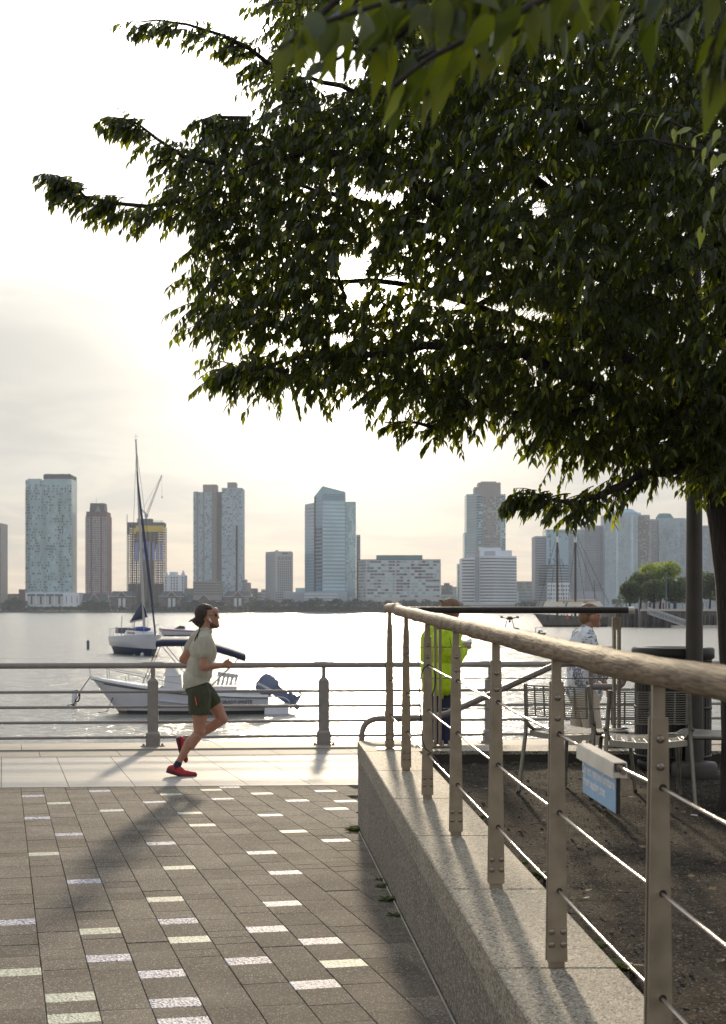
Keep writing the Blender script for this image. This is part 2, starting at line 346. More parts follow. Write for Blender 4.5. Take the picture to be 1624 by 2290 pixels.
# ================================================================ water, land, promenade
def water_mat():
    m = bpy.data.materials.new('river_water'); m.use_nodes = True; t = m.node_tree; n = t.nodes; l = t.links; b = n['Principled BSDF']
    b.inputs['Base Color'].default_value = (0.15, 0.145, 0.12, 1); b.inputs['Roughness'].default_value = 0.22; b.inputs['IOR'].default_value = 1.33  # base colour lifted above river albedo to stand in for reflected brightness
    b.inputs['Specular IOR Level'].default_value = 1.0
    geo = n.new('ShaderNodeNewGeometry')
    def nzz(scale, st, det=3, dist=0.0):
        mp = n.new('ShaderNodeMapping'); mp.inputs['Scale'].default_value = st; l.new(geo.outputs['Position'], mp.inputs[0])
        z = n.new('ShaderNodeTexNoise'); z.inputs['Scale'].default_value = scale; z.inputs['Detail'].default_value = det; z.inputs['Distortion'].default_value = dist; l.new(mp.outputs[0], z.inputs['Vector']); return z.outputs[0]
    a = nzz(0.22, (0.7, 1.0, 1), 4, .4); c = nzz(1.6, (0.75, 1.15, 1), 4, .5); d = nzz(8.0, (0.8, 1.1, 1), 4, .3)
    def mul(x, k):
        q = n.new('ShaderNodeMath'); q.operation = 'MULTIPLY'; q.inputs[1].default_value = k; l.new(x, q.inputs[0]); return q.outputs[0]
    def addm(x, y):
        q = n.new('ShaderNodeMath'); q.operation = 'ADD'; l.new(x, q.inputs[0]); l.new(y, q.inputs[1]); return q.outputs[0]
    h = addm(addm(mul(a, 0.8), mul(c, 0.22)), mul(d, 0.036))
    bm = n.new('ShaderNodeBump'); bm.inputs['Strength'].default_value = 1.0; bm.inputs['Distance'].default_value = 1.0
    l.new(h, bm.inputs['Height']); l.new(bm.outputs[0], b.inputs['Normal'])
    return m
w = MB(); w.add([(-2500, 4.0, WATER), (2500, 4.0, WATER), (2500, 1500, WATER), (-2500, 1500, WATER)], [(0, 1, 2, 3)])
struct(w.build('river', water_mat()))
M['land'] = mat('far_bank_ground', (0.07, 0.065, 0.055), 0.95, var=0.3, vscale=.05)
lm = MB(); lm.bbox(-2500, 2500, 1432, 3200, -3.4, -0.9); struct(lm.build('far_bank', M['land']))
M['riprap'] = mat('riprap_stone', (0.055, 0.05, 0.045), 0.95, var=0.5, vscale=.6)
lm = MB(); rows = []
for i in range(161):
    x = -600+i*7.5; rows.append([Vector((x, 1424, -2.3)), Vector((x, 1427+random.uniform(-.5, .5), -1.6+random.uniform(-.4, .4))), Vector((x, 1431.5, -0.6+random.uniform(-.4, .8))), Vector((x, 1432.5, -0.9))])
lm.grid(rows, False); lm.build('shore_rocks', M['riprap'])['kind'] = 'stuff'

# ground sheet of the promenade and behind the camera
def RAILY(X): return 19.1 + 0.115*(X+2.65)          # railing line
def SN(X): return 14.2 + 0.075*(X+3.4)              # slab band, landward edge
def SF(X): return 17.5 + 0.095*(X+4.2)              # slab band, river edge
def LN(X): return 18.42 + 0.105*(X+4.4)
def LF(X): return 19.46 + 0.115*(X+4.4)
g = MB(); XS = [-60, -20, -8, -4, 0, 4, 8, 20, 60]; YS = [-40, -5, 0, 5, 10, 15]
g.grid([[Vector((x, y, G(y)-0.022)) for x in XS] for y in YS] + [[Vector((x, LF(x)-.05, G(LF(x))-0.022)) for x in XS]], False)
gr = struct(g.build('promenade_ground', M['joint']))
sw = MB()
for a, b in zip(XS[:-1], XS[1:]):
    ya, yb = LF(a), LF(b); sw.add([(a, ya-.02, G(ya)-.03), (b, yb-.02, G(yb)-.03), (b, yb-.02, -3.2), (a, ya-.02, -3.2)], [(0, 1, 2, 3)])
struct(sw.build('seawall', M['ledge']))

# ---- pavers: columns run along U, rows of mixed lengths
U = Vector((-0.2383, 1.0, 0)).normalized(); V = Vector((1.0, 0.2383, 0)).normalized()
CW = 0.2078*0.9728; X0 = -3.214; Y0 = 14.2
def kv(px, py):
    Y = F*1.49/(py-1409.0); X = (px-CX)/F*Y
    d = Vector((X-X0, Y-Y0, 0)); return d.dot(V)/CW, d.dot(U)
R1, R2, R3, R4 = (0, 1733.0), (413.7, 1733.0), (0, 2010.3), (413.7, 2010.3)
PT = []
for org, L_ in ((R1, [('b', 283, 188), ('g', 502, 248), ('b', 857, 145), ('g', 948, 312), ('b', 1320, 238), ('g', 1465, 174), ('b', 317, 375), ('b', 580, 517), ('g', 367, 683), ('b', 697, 916), ('b', 1350, 594), ('g', 1606, 333), ('g', 1503, 800)]),
                (R2, [('g', 225, 135), ('b', 385, 112), ('b', 315, 211), ('g', 633, 168), ('b', 890, 229), ('b', 1150, 146), ('g', 1440, 104), ('g', 1470, 228), ('g', 1195, 300), ('b', 690, 353), ('g', 125, 438), ('g', 870, 493), ('b', 1200, 570), ('b', 617, 673), ('b', 817, 845)]),
                (R3, [('g', 1375, 12), ('b', 110, 208), ('g', 838, 282), ('b', 920, 512), ('g', 170, 633), ('b', 1365, 645), ('d', 1485, 197), ('g', 598, 847), ('g', 632, 1025), ('b', 1480, 895), ('g', 1600, 355), ('b', 1560, 1065)]),
                (R4, [('b', 800, 48), ('b', 675, 267), ('d', 518, 535), ('b', 1140, 367), ('g', 1350, 560), ('b', 1105, 737)])):
    for c_, cx, cy in L_:
        k, v = kv(org[0]+cx*.2616, org[1]+cy*.2616); PT.append((math.floor(k), v, c_))
def glass_mat(name, base, c1, c2, dark):
    m = mat(name, base, 0.6, spec=0.12); t = m.node_tree; n = t.nodes; l = t.links; b = n['Principled BSDF']
    geo = n.new('ShaderNodeNewGeometry'); v = n.new('ShaderNodeTexVoronoi'); v.inputs['Scale'].default_value = 95; l.new(geo.outputs['Position'], v.inputs['Vector'])
    s2 = n.new('ShaderNodeSeparateColor'); l.new(v.outputs['Color'], s2.inputs[0])
    r1 = n.new('ShaderNodeValToRGB'); l.new(s2.outputs[0], r1.inputs[0]); e = r1.color_ramp.elements
    e[0].position = dark; e[0].color = (*base, 1); e[1].position = dark+.05; e[1].color = (*c1, 1); x = e.new(0.8); x.color = (*c2, 1)
    l.new(r1.outputs[0], b.inputs['Base Color'])
    bm = n.new('ShaderNodeBump'); bm.inputs['Strength'].default_value = 0.8; bm.inputs['Distance'].default_value = 0.004; l.new(v.outputs['Distance'], bm.inputs['Height']); l.new(bm.outputs[0], b.inputs['Normal'])
    return m
M['pb'] = glass_mat('blue_glass_aggregate', (0.09, 0.09, 0.20), (0.30, 0.31, 0.42), (0.60, 0.60, 0.64), 0.30)
M['pd'] = glass_mat('dark_blue_glass_aggregate', (0.03, 0.03, 0.13), (0.18, 0.19, 0.38), (0.56, 0.57, 0.66), 0.5)
M['pg'] = glass_mat('pale_green_glass_aggregate', (0.26, 0.29, 0.21), (0.40, 0.42, 0.32), (0.56, 0.57, 0.47), 0.2)
def WX(y): return 0.745-0.069*y                     # outer face of the raised granite wall
gap = 0.0022; pavers = []
for k in range(-4, 18):
    pts = sorted([(v, c) for kk, v, c in PT if kk == k])
    segs = []; cur = -10.9+random.uniform(0, .2)
    for v, c in pts+[(0.9, None)]:
        a, b = v-.077, v+.077
        if c is None: a = 0.9+1.2
        L_ = a-cur
        if L_ > 0.04:
            n = max(1, round(L_/random.choice((.27, .31, .31)))); w_ = [random.choice((1, 1, 2, 2, 3)) for _ in range(n)]; tw = sum(w_); q = cur
            for x in w_: segs.append((q, q+L_*x/tw, None)); q += L_*x/tw
        if c is not None: segs.append((a, b, c)); cur = b
    for a, b, c in segs:
        ctr = Vector((X0, Y0, 0)) + V*((k+.5)*CW) + U*((a+b)/2)
        if ctr.y > SN(ctr.x)+.06+(b-a)/2 or ctr.y < 3.2: continue
        if ctr.x > WX(ctr.y)+.12: continue
        x = ctr.x/ctr.y*F+CX
        if x < -260: continue
        pavers.append((ctr, b-a, c))
cands = [p for p in pavers if p[0].y > 5.2 and -60 < p[0].x/p[0].y*F+CX < 1250]
cands.sort(key=lambda p: p[0].y); indiv = cands[:300]; ids = set(id(p) for p in indiv)
def paver_geo(mb, ctr, ln, X=None):
    hw = CW/2-gap/2-random.uniform(0, .0012); hl = ln/2-gap/2; be = .0022
    z = G(ctr.y)+random.uniform(-.0012, .0012); ta, tb = random.uniform(-.004, .004), random.uniform(-.004, .004)
    vs = []
    for q, dz in ((0, -be), (be, 0)):
        for sx, sy in ((-1, -1), (1, -1), (1, 1), (-1, 1)):
            lx, ly = sx*(hw-q), sy*(hl-q); p = ctr+V*lx+U*ly
            vs.append(Vector((p.x, p.y, z-0.0136*(p.y-ctr.y)+ta*lx+tb*ly+dz)))
    lo = [v-Vector((0, 0, .02)) for v in vs[:4]]; vs = lo+vs
    mb.add(vs, [(8, 9, 10, 11)]+[(i, (i+1) % 4, 4+(i+1) % 4, 4+i) for i in range(4)]+[(4+i, 4+(i+1) % 4, 8+(i+1) % 4, 8+i) for i in range(4)])
mk = {None: 'paver', 'b': 'pb', 'g': 'pg', 'd': 'pd'}
for p in indiv:
    b = MB(); paver_geo(b, p[0], p[1]); o = b.build('paver' if p[2] is None else 'glass_paver', M[mk[p[2]]], gr)
b = MB()
order = [M['paver'], M['pb'], M['pg'], M['pd']]
for p in pavers:
    if id(p) in ids: continue
    b.cm = {None: 0, 'b': 1, 'g': 2, 'd': 3}[p[2]]; paver_geo(b, p[0], p[1])
rest = b.build('far_pavers', order, gr); rest['kind'] = 'stuff'

# ---- slab band, border strip, ledge
def band(name, fn0, fn1, joints, m, z, gapx=.006, rows=1):
    """joints: x on the landward line; slabs skewed along U"""
    for a, b in zip(joints[:-1], joints[1:]):
        for r in range(rows):
            mb = MB()
            def at(x, t):
                y = fn0(x)+(fn1(x)-fn0(x))*t; xx = x-0.2383*(y-fn0(x)); return Vector((xx, y, G(y)+z))
            t0, t1 = r/rows, (r+1)/rows; e = .0012
            c = [at(a+gapx/2, t0+e), at(b-gapx/2, t0+e), at(b-gapx/2, t1-e), at(a+gapx/2, t1-e)]
            lo = [v-Vector((0, 0, .03)) for v in c]
            mb.add(lo+c, [(4, 5, 6, 7)]+[(i, (i+1) % 4, 4+(i+1) % 4, 4+i) for i in range(4)])
            mb.build(name, m, gr)
sj = [-5.64-.6234*2, -5.64-.6234, -5.64]
sx = (28-0)*.2616; base = lambda px: (px-CX)/F*14.28
for c_ in (-535, 28, 597, 1157, 1721, 2126, 2666, 3230, 3800, 4370, 4940, 5510, 6080, 6650): sj.append(base(c_*.2616))
sj = sj[2:]
if sj[0] > sj[1]: sj = sj[1:]
band('slab', SN, SF, sj, M['slab'], .003)
lj = [-5.6+i*.93 for i in range(16)]
band('border_slab', SF, LN, lj, M['strip'], .002)
lj = [-7.5+i*2.44+.9 for i in range(9)]
band('ledge_slab', LN, LF, lj, M['ledge'], .014)

# ================================================================ railing along the river
rail = thing('river_railing', 'grey painted metal railing with four thin bars along the river edge', 'railing', (0, RAILY(0), G(RAILY(0))))
DX = 381.0/F*19.1; posts = [-2.652+DX*i for i in range(-2, 6)]
def rz(py): return CAMZ-(py-HY)/F*19.1
for px_ in posts:
    y = RAILY(px_); zb = G(y)+.014; mb = MB(); ang = math.atan(.115)
    Mr = Matrix.Translation((px_, y, zb)) @ Matrix.Rotation(ang, 4, 'Z'); mb.X = Mr
    mb.box((0, 0, .006), (.30, .16, .012))
    def octa(w, d, z0, z1, w1=None, d1=None):
        w1 = w1 or w; d1 = d1 or d; vs = []
        for ww, dd, z in ((w, d, z0), (w1, d1, z1)):
            c = .012; vs += [Vector(q+(z,)) for q in ((-ww/2+c, -dd/2), (ww/2-c, -dd/2), (ww/2, -dd/2+c), (ww/2, dd/2-c), (ww/2-c, dd/2), (-ww/2+c, dd/2), (-ww/2, dd/2-c), (-ww/2, -dd/2+c))]
        mb.add(vs, [(i, (i+1) % 8, 8+(i+1) % 8, 8+i) for i in range(8)]+[tuple(range(8, 16))])
    octa(.178, .15, .012, .155); octa(.178, .15, .155, .185, .135, .12); octa(.135, .12, .185, .82); octa(.135, .12, .82, .86, .06, .06); octa(.055, .055, .86, 1.0)
    mb.build('post', M['railpaint'], rail)
    mb = MB(); mb.X = Mr
    for sx_ in (-1, 1): mb.lathe((sx_*.118, -.04, .012), [(.018, 0), (.018, .012), (.01, .014), (.01, .025)], 6)
    mb.build('anchor_bolt', M['bolt'], rail)
for a, b in zip(posts[:-1], posts[1:]):
    a_, b_ = a+.06, b-.06
    for zz in (.09, .285, .477, .665):
        zt = .125+(.70-.125)*[0, 1/3, 2/3, 1][(.09, .285, .477, .665).index(zz)]
        mb = MB(); mb.tube([(a_, RAILY(a_), G(RAILY(a_))+zt), (b_, RAILY(b_), G(RAILY(b_))+zt)], .019, 10); mb.build('rail', M['railpaint'], rail)
mb = MB(); zt = 1.035
mb.tube([(posts[0], RAILY(posts[0]), G(19.1)+zt), (posts[-1], RAILY(posts[-1]), G(RAILY(posts[-1]))+zt)], .037, 14); mb.build('top_rail', M['railpaint'], rail)
mb = MB()
for p in posts: mb.tube([(p-.13, RAILY(p-.13), G(RAILY(p-.13))+zt), (p+.13, RAILY(p+.13), G(RAILY(p+.13))+zt)], .043, 14)
mb.build('rail_sleeve', M['railpaint'], rail)

# ================================================================ raised granite wall with coping
def TD(y):                                           # coping level rises gently away
    return CAMZ-(1.126-0.0207*(y-4.75))
END = 11.4; WD = .387
wall = thing('granite_wall', 'raised grey granite retaining wall with flat coping carrying the wooden handrail', 'wall', (WX(7), 7, G(7)))
ch = [1.2, 2.36, 3.55, 4.74, 5.94, 7.17, 8.38, 9.59, 10.65]
for i, (a, b) in enumerate(zip(ch[:-1], ch[1:])):
    mb = MB(); e = .0025; c = .006
    def q(y, w, z): return Vector((WX(y)+w, y+.069*w*0, TD(y)+z))
    vs = []
    for zz, k in ((-.13, 0), (-c, 0), (0, c)): vs += [q(a+e+k, -.0+k, zz), q(a+e+k, WD-k, zz), q(b-e-k, WD-k, zz), q(b-e-k, k, zz)]
    mb.add(vs, [(8, 9, 10, 11)]+[(r*4+j, r*4+(j+1) % 4, r*4+4+(j+1) % 4, r*4+4+j) for r in (0, 1) for j in range(4)])
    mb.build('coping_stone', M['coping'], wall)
bx = [1.2, 2.9, 4.3, 5.7, 7.0, 8.15, 9.3, 10.3, END]
for a, b in zip(bx[:-1], bx[1:]):
    mb = MB(); e = .0015; o_ = .004
    vs = [Vector((WX(y)+w, y, z)) for y, z in ((a+e, G(a)-.05), (b-e, G(b)-.05), (b-e, min(TD(b), TD(10.65))-.134), (a+e, TD(a)-.134)) for w in (o_, WD-.004)]
    mb.add(vs, [(0, 2, 4, 6), (1, 7, 5, 3), (0, 1, 3, 2), (2, 3, 5, 4), (4, 5, 7, 6), (6, 7, 1, 0)])
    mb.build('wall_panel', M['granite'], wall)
# corner block and the back wall of the raised bed
bl = TD(10.65)
mb = MB(); mb.add([Vector(p) for p in ((WX(10.655), 10.655, bl-.13), (WX(10.655)+WD, 10.655, bl-.13), (WX(END)+WD, END, bl-.13), (WX(END), END, bl-.13), (WX(10.655), 10.655, bl), (WX(10.655)+WD, 10.655, bl), (WX(END)+WD, END, bl+.006), (WX(END), END, bl+.006))],
       [(4, 5, 6, 7), (0, 1, 5, 4), (1, 2, 6, 5), (2, 3, 7, 6), (3, 0, 4, 7)])
mb.build('coping_stone', M['coping'], wall)
BWY0, BWY1 = 10.66, 11.12
backw = thing('back_wall', 'low dark granite wall closing the far side of the seating bed', 'wall', (2.6, 10.9, G(10.9)))
xs = [WX(10.9)+WD+.004, 1.4, 2.62, 3.84, 5.06]
for a, b in zip(xs[:-1], xs[1:]):
    m1 = MB(); m1.box(((a+b)/2, (BWY0+BWY1)/2, bl-.012), (b-a-.005, BWY1-BWY0, .024)); m1.build('coping_stone', M['coping'], backw)
    m1 = MB(); m1.box(((a+b)/2, (BWY0+BWY1)/2, (bl-.027+G(11))/2-.05), (b-a-.003, BWY1-BWY0-.008, bl-.027-G(11)+.1)); m1.build('wall_panel', M['darkgranite'], backw)
mx_ = 3.0
# caulk line at the foot of the wall
mb = MB(); mb.tube([(WX(y)-.006, y, G(y)+.004) for y in (1.2, 3, 5, 7, 9, 11.1)], .0055, 6); cj = mb.build('wall_base_joint', M['ledge'], wall)

# ---- soil bed
def DZ(y): return CAMZ-(1.31-.0207*y)
from mathutils import noise
mb = MB(); rows = []
ny, nx = 110, 90
for j in range(ny+1):
    y = 1.2+(10.66-1.2)*j/ny; r = []
    x0 = WX(y)+WD+.001
    for i in range(nx+1):
        t = i/nx; x = x0+(7.5-x0)*t**1.5
        h = noise.noise(Vector((x*1.3, y*1.3, 0)))*.022+noise.noise(Vector((x*6, y*6, 3)))*.008+noise.noise(Vector((x*18, y*18, 3)))*.005
        if t < .06: h -= .012
        r.append(Vector((x, y, DZ(y)+h)))
    rows.append(r)
mb.grid(rows, True); soil = mb.build('soil_bed', M['dirt']); struct(soil)
mb = MB(); rnd = random.Random(3)
for i in range(7000):
    y = rnd.uniform(2.6, 10.6); x = WX(y)+WD+.02+rnd.random()**1.3*min(4, (1.35*y*.27+.3)); s = rnd.uniform(.002, .0055)*(1 if rnd.random() < .95 else 2.2)
    c = Vector((x, y, DZ(y)+noise.noise(Vector((x*1.3, y*1.3, 0)))*.022+s*.4))
    vs = [c+Vector((rnd.uniform(.6, 1.3)*s*a, rnd.uniform(.6, 1.3)*s*b, rnd.uniform(.5, .9)*s*cc)) for a, b, cc in ((1, 0, 0), (0, 1, 0), (-1, 0, 0), (0, -1, 0), (0, 0, 1), (0, 0, -1))]
    mb.cm = 0 if rnd.random() < .6 else 1
    mb.add(vs, [(0, 1, 4), (1, 2, 4), (2, 3, 4), (3, 0, 4), (1, 0, 5), (2, 1, 5), (3, 2, 5), (0, 3, 5)])
M['crumb'] = mat('soil_crumb', (0.075, 0.06, 0.045), 0.9)
ps = mb.build('pebbles_and_crumbs', [M['stone'], M['crumb']]); ps['kind'] = 'stuff'
mb = MB()
for i in range(420):                                 # fallen twigs and dry leaf bits
    y = rnd.uniform(3.2, 10.4); x = WX(y)+WD+.05+rnd.random()*(1.4*y*.27+.2); z = DZ(y)+.02; a = rnd.uniform(0, 6.28); l_ = rnd.uniform(.02, .10)
    if rnd.random() < .5:
        mb.cm = 0; mb.tube([(x, y, z), (x+l_*.5*math.cos(a), y+l_*.5*math.sin(a), z+.006), (x+l_*math.cos(a+.5), y+l_*math.sin(a+.5), z)], .0012, 4, False)
    else:
        mb.cm = 1; s = rnd.uniform(.008, .022); c = Vector((x, y, z+.004)); mb.add([c+Vector((s*math.cos(a+q), s*math.sin(a+q)*k, rnd.uniform(0, .012))) for q, k in ((0, 1), (1.6, .5), (3.14, 1), (4.7, .5))], [(0, 1, 2, 3)])
M['litter'] = mat('dry_leaf', (0.22, 0.15, 0.08), 0.8, var=.4, vscale=6)
lt = mb.build('leaf_litter', [M['bark'], M['litter']]); lt['kind'] = 'stuff'

# weeds growing at the foot of the wall and along the bed edge: tufts of small leaves
def weed(name, label, c, s, n, parent=None, m='weed'):
    mb = MB(); c = Vector(c)
    for i in range(n):
        a = random.uniform(0, 6.28); l_ = s*random.uniform(.4, 1); d = Vector((math.cos(a), math.sin(a), random.uniform(.1, .9))); d.normalize()
        sd = d.cross(Vector((0, 0, 1))).normalized(); b0 = c+Vector((random.uniform(-s, s)*.6, random.uniform(-s, s)*.6, 0)); w_ = l_*.28
        mb.add([b0, b0+d*l_*.5+sd*w_, b0+d*l_-Vector((0, 0, l_*.3)), b0+d*l_*.5-sd*w_], [(0, 1, 2), (0, 2, 3)])
    o = mb.build(name, M[m]); tag(o, label, 'weed', 'weeds along the granite wall'); return o
for px, py, s, n, lb in ((803, 1853, .05, 40, 'moss tuft at the far foot of the granite wall'), (810, 1860, .08, 70, 'small green weed beside the far corner of the wall base'),
                         (856, 1970, .04, 30, 'tiny weed third from the far corner along the wall base'), (888, 2015, .07, 60, 'leafy bright weed midway along the wall base'),
                         (905, 2050, .05, 40, 'low weed just nearer than the bright leafy one at wall base'), (865, 1985, .05, 40, 'thin weed in the crack midway along the wall foot')):
    Y = F*1.49/(py-1409.0); weed('weed', lb, (WX(Y)-.02, Y, G(Y)), s, n)
for y, s, n, lb in ((6.6, .07, 120, 'patch of green weeds against the inner coping edge beyond the fourth post'), (6.9, .05, 50, 'sparse weeds inside the coping near the seating'), (5.35, .05, 50, 'dry mossy weeds inside the coping by the nearest posts'),
                    (5.05, .07, 90, 'orange brown moss clump at the inner coping edge'), (4.2, .06, 60, 'weeds by the coping near the closest post'), (8.2, .05, 60, 'weeds inside the wall behind the middle posts')):
    weed('weed', lb, (WX(y)+WD+.06, y, DZ(y)+.005), s, n)
weed('weed', 'weeds at the foot of the back wall left of the trash can', (1.1, 10.55, DZ(10.5)), .07, 80); weed('weed', 'weeds at the foot of the dark back wall centre', (1.45, 10.5, DZ(10.5)), .06, 60)
o = MB().tube([P(1546, 1822, 8.3)+Vector((0, 0, 0)), P(1560, 1824, 8.25)], .004, 8).build('cigarette_butt', M['white']); tag(o, 'white cigarette butt lying on the soil near the tree trunk', 'cigarette butt')

# ================================================================ wooden handrail on tapered steel posts
fence = thing('handrail_fence', 'thick weathered wooden handrail on tapered steel posts with three cables', 'railing', (WX(7)+.19, 7, TD(7)))
FP = [10.8, 9.59, 8.38, 7.17, 5.96, 4.75, 3.54, 2.33]
def FX(y): return WX(y)+.19
PH = .985
fa = math.atan(.069)
for i, y in enumerate(FP):
    zb = TD(min(y, 10.65)); Mr = Matrix.Translation((FX(y), y, zb)) @ Matrix.Rotation(fa, 4, 'Z')
    mb = MB(); mb.X = Mr; t = .012
    # two tapered flat plates with a web, upper bracket
    z0 = .02 if i else .012
    for dy in (-.014, .014):
        vs = [Vector((sx_*(w/2), dy+s_*t/2, z)) for z, w in ((z0, .063), (PH*.91, .038)) for sx_, s_ in ((-1, -1), (1, -1), (1, 1), (-1, 1))]
        mb.add(vs, [(3, 2, 1, 0), (4, 5, 6, 7)]+[(j, (j+1) % 4, 4+(j+1) % 4, 4+j) for j in range(4)])
    mb.box((0, 0, z0+(PH*.9-z0)/2), (.028, .016, PH*.9-z0)); mb.box((0, 0, .03), (.05, .018, .06))
    mb.build('post', M['steel'], fence)
    mb = MB(); mb.X = Mr; mb.box((0, 0, PH*.94), (.029, .018, PH*.16)); mb.build('bracket', M['steel'], fence)
    for zz, n_ in ((.075, 2), (.115, 2), (PH*.86, 1), (PH*.795, 1)):
        for sx_ in ((-1, 1) if n_ == 2 else (0,)):
            mb = MB(); mb.X = Mr @ Matrix.Translation((sx_*.0185, -.02, zz)) @ Matrix.Rotation(R(90), 4, 'X')
            mb.lathe((0, 0, 0), [(.0105, -.002), (.0105, .001), (.0085, .004), (.004, .006)], 10); mb.build('bolt', M['bolt'], fence)
    for k, fz in enumerate((.247, .495, .745)):
        mb = MB(); mb.X = Mr @ Matrix.Translation((.006, -.0205, PH*fz)) @ Matrix.Rotation(R(90), 4, 'X')
        mb.lathe((0, 0, 0), [(.009, -.001), (.009, .0008)], 10); mb.build('hole_shade_disc', M['hole'], fence)  # flat black disc painted as the shade inside a cable hole
mb = MB(); mb.box((FX(10.8), 10.8, TD(10.65)+.004), (.19, .15, .008)); mb.build('base_plate', M['steel'], fence)
for k, fz in enumerate((.247, .495, .745)):
    for a, b in zip(FP[:-1], FP[1:]):
        ts = [0, .25, .5, .75, 1]; mb = MB()
        mb.tube([(FX(a+(b-a)*t)+.004, a+(b-a)*t, TD(min(10.65, a))*(1-t)+TD(b)*t+PH*fz-.004*math.sin(math.pi*t)) for t in ts], .0042, 8); mb.build('cable', M['cable'], fence)
pts = []; rr = []; r3 = random.Random(9); y = 11.0
while y > 1.7:
    zc = CAMZ-(.128-.0212*(y-4.75)) if y > 3.9 else CAMZ-(.146+.004*(3.9-y))
    if y > 10.2: zc = CAMZ+.0015
    pts.append(Vector((FX(y), y, zc))); rr.append(.0365+.0016*math.sin(y*5.1)+r3.uniform(-.0008, .0008)+(.0022 if abs((y % 1.21)-.5) < .06 else 0)); y -= .06
rr[0] *= .8
rr[1] *= .95
mb = MB(); mb.tube(pts, rr, 22); mb.build('wooden_rail', M['wood'], fence)

# ---- cable fence on the back wall with dark pipe
bf = thing('cable_fence', 'dark pipe rail on paired flat posts with three thin cables above the back wall', 'railing', (1.2, 10.95, bl))
YB = 10.95
def BP(px, py): return P(px, py, YB)
mb = MB(); mb.tube([BP(905, 1364.5), BP(1405, 1364.5)], .0235, 16); mb.build('top_pipe', M['pipe'], bf)
mb = MB(); mb.tube([BP(1405, 1364.5), BP(1418, 1364.5)], .0245, 16); mb.build('end_cap', M['channel'], bf)
for px in (979, 1379):
    for dx in (-5.5, 5.5):
        mb = MB(); a = BP(px+dx, 1656); b = BP(px+dx, 1385 if px > 1300 else 1399); mb.bbox(a.x-.0095, a.x+.0095, YB-.03, YB+.03, bl+.008, b.z); mb.build('post', M['steel'], bf)
    a = BP(px, 1388); mb = MB(); mb.box((a.x, YB, a.z-.02), (.062, .05, .09)); mb.box((a.x, YB, a.z+.045), (.02, .02, .09)); mb.build('bracket', M['steel'], bf)
    mb = MB(); mb.box((a.x, YB, bl+.011), (.20, .12, .012)); mb.build('base_plate', M['steel'], bf)
    for dx in (-.075, -.03, .035, .08):
        mb = MB(); mb.lathe((a.x+dx, YB-.035, bl+.015), [(.012, 0), (.012, .012), (.006, .014), (.006, .035)], 6); mb.build('nut', M['bolt'], bf)
for py in (1447, 1517, 1585):
    mb = MB(); mb.tube([BP(862, py), BP(1379, py)], .0036, 6); mb.build('cable', M['pipe'], bf)
    mb = MB(); mb.tube([BP(1318, py), BP(1352, py)], .0065, 6); mb.build('turnbuckle', M['steel'], bf)
mb = MB(); mb.tube([BP(862, 1368), BP(862, 1480), BP(864, 1560), BP(861, 1600)], .004, 6); mb.build('loose_wire', M['rubber'], bf)
# black extension wire looped on the third post
c = [P(452+22*math.cos(t)*1.0+500, 1, 8.3) for t in (0,)]
cw = MB(); pts = []
for i in range(25):
    a = -math.pi*.1+i/24*math.pi*1.25; pts.append(P(951.5+15*math.cos(math.pi-a)*1.0-0, 1530-43*math.sin(a)*1.0, 8.2))
pts = [P(944, 1655, 8.2), P(941, 1600, 8.2), P(938, 1550, 8.2), P(940, 1515, 8.2), P(948, 1494, 8.2), P(958, 1486, 8.2), P(969, 1492, 8.2), P(974, 1510, 8.2), P(973, 1535, 8.2), P(966, 1558, 8.2)]
cw.tube(pts, .004, 6); pts = [P(944, 1655, 8.2), P(952, 1675, 8.15), P(966, 1685, 8.1), P(985, 1712, 8.0)]; cw.tube(pts, .004, 6)
o = cw.build('looped_wire', M['rubber']); tag(o, 'thin black wire looped over the second cable at the third fence post', 'wire')

# ---- tubular handrail of the steps behind the wall
hr = thing('stair_handrail', 'bent grey tube handrail climbing diagonally behind the cable fence', 'handrail', (0.3, 11.6, G(11.6)))
q = 11.75
def rnd_path(pts, r=.07, n=4):
    out_ = [Vector(pts[0])]
    for a, b, c in zip(pts[:-2], pts[1:-1], pts[2:]):
        a, b, c = Vector(a), Vector(b), Vector(c); d1 = (a-b).normalized(); d2 = (c-b).normalized(); rr_ = min(r, (a-b).length*.45, (c-b).length*.45)
        for i in range(n+1):
            t = i/n; p1 = b+d1*rr_*(1-t); p2 = b+d2*rr_*t; out_.append(p1*(1-t)+p2*t if 0 < t < 1 else (p1 if t == 0 else p2))
    out_.append(Vector(pts[-1])); return out_
a0 = P(809, 1700, q); a0.z = G(q)
mb = MB(); mb.tube(rnd_path([a0, P(809, 1608, q), P(985, 1604, q), P(1250, 1484, q), P(1300, 1484, q)], .14, 6), .024, 12); mb.build('tube', M['railpaint'], hr)
e0 = P(1322, 1700, q); e0.z = G(q)
mb = MB(); mb.tube([e0, P(1322, 1470, q)], .02, 10); mb.build('leg', M['railpaint'], hr)
mb = MB(); mb.tube(rnd_path([P(1324, 1536, q), P(1392, 1536, q), P(1400, 1500, q), P(1396, 1470, q), P(1300, 1484, q)], .1, 5), .024, 12); mb.build('tube', M['railpaint'], hr)

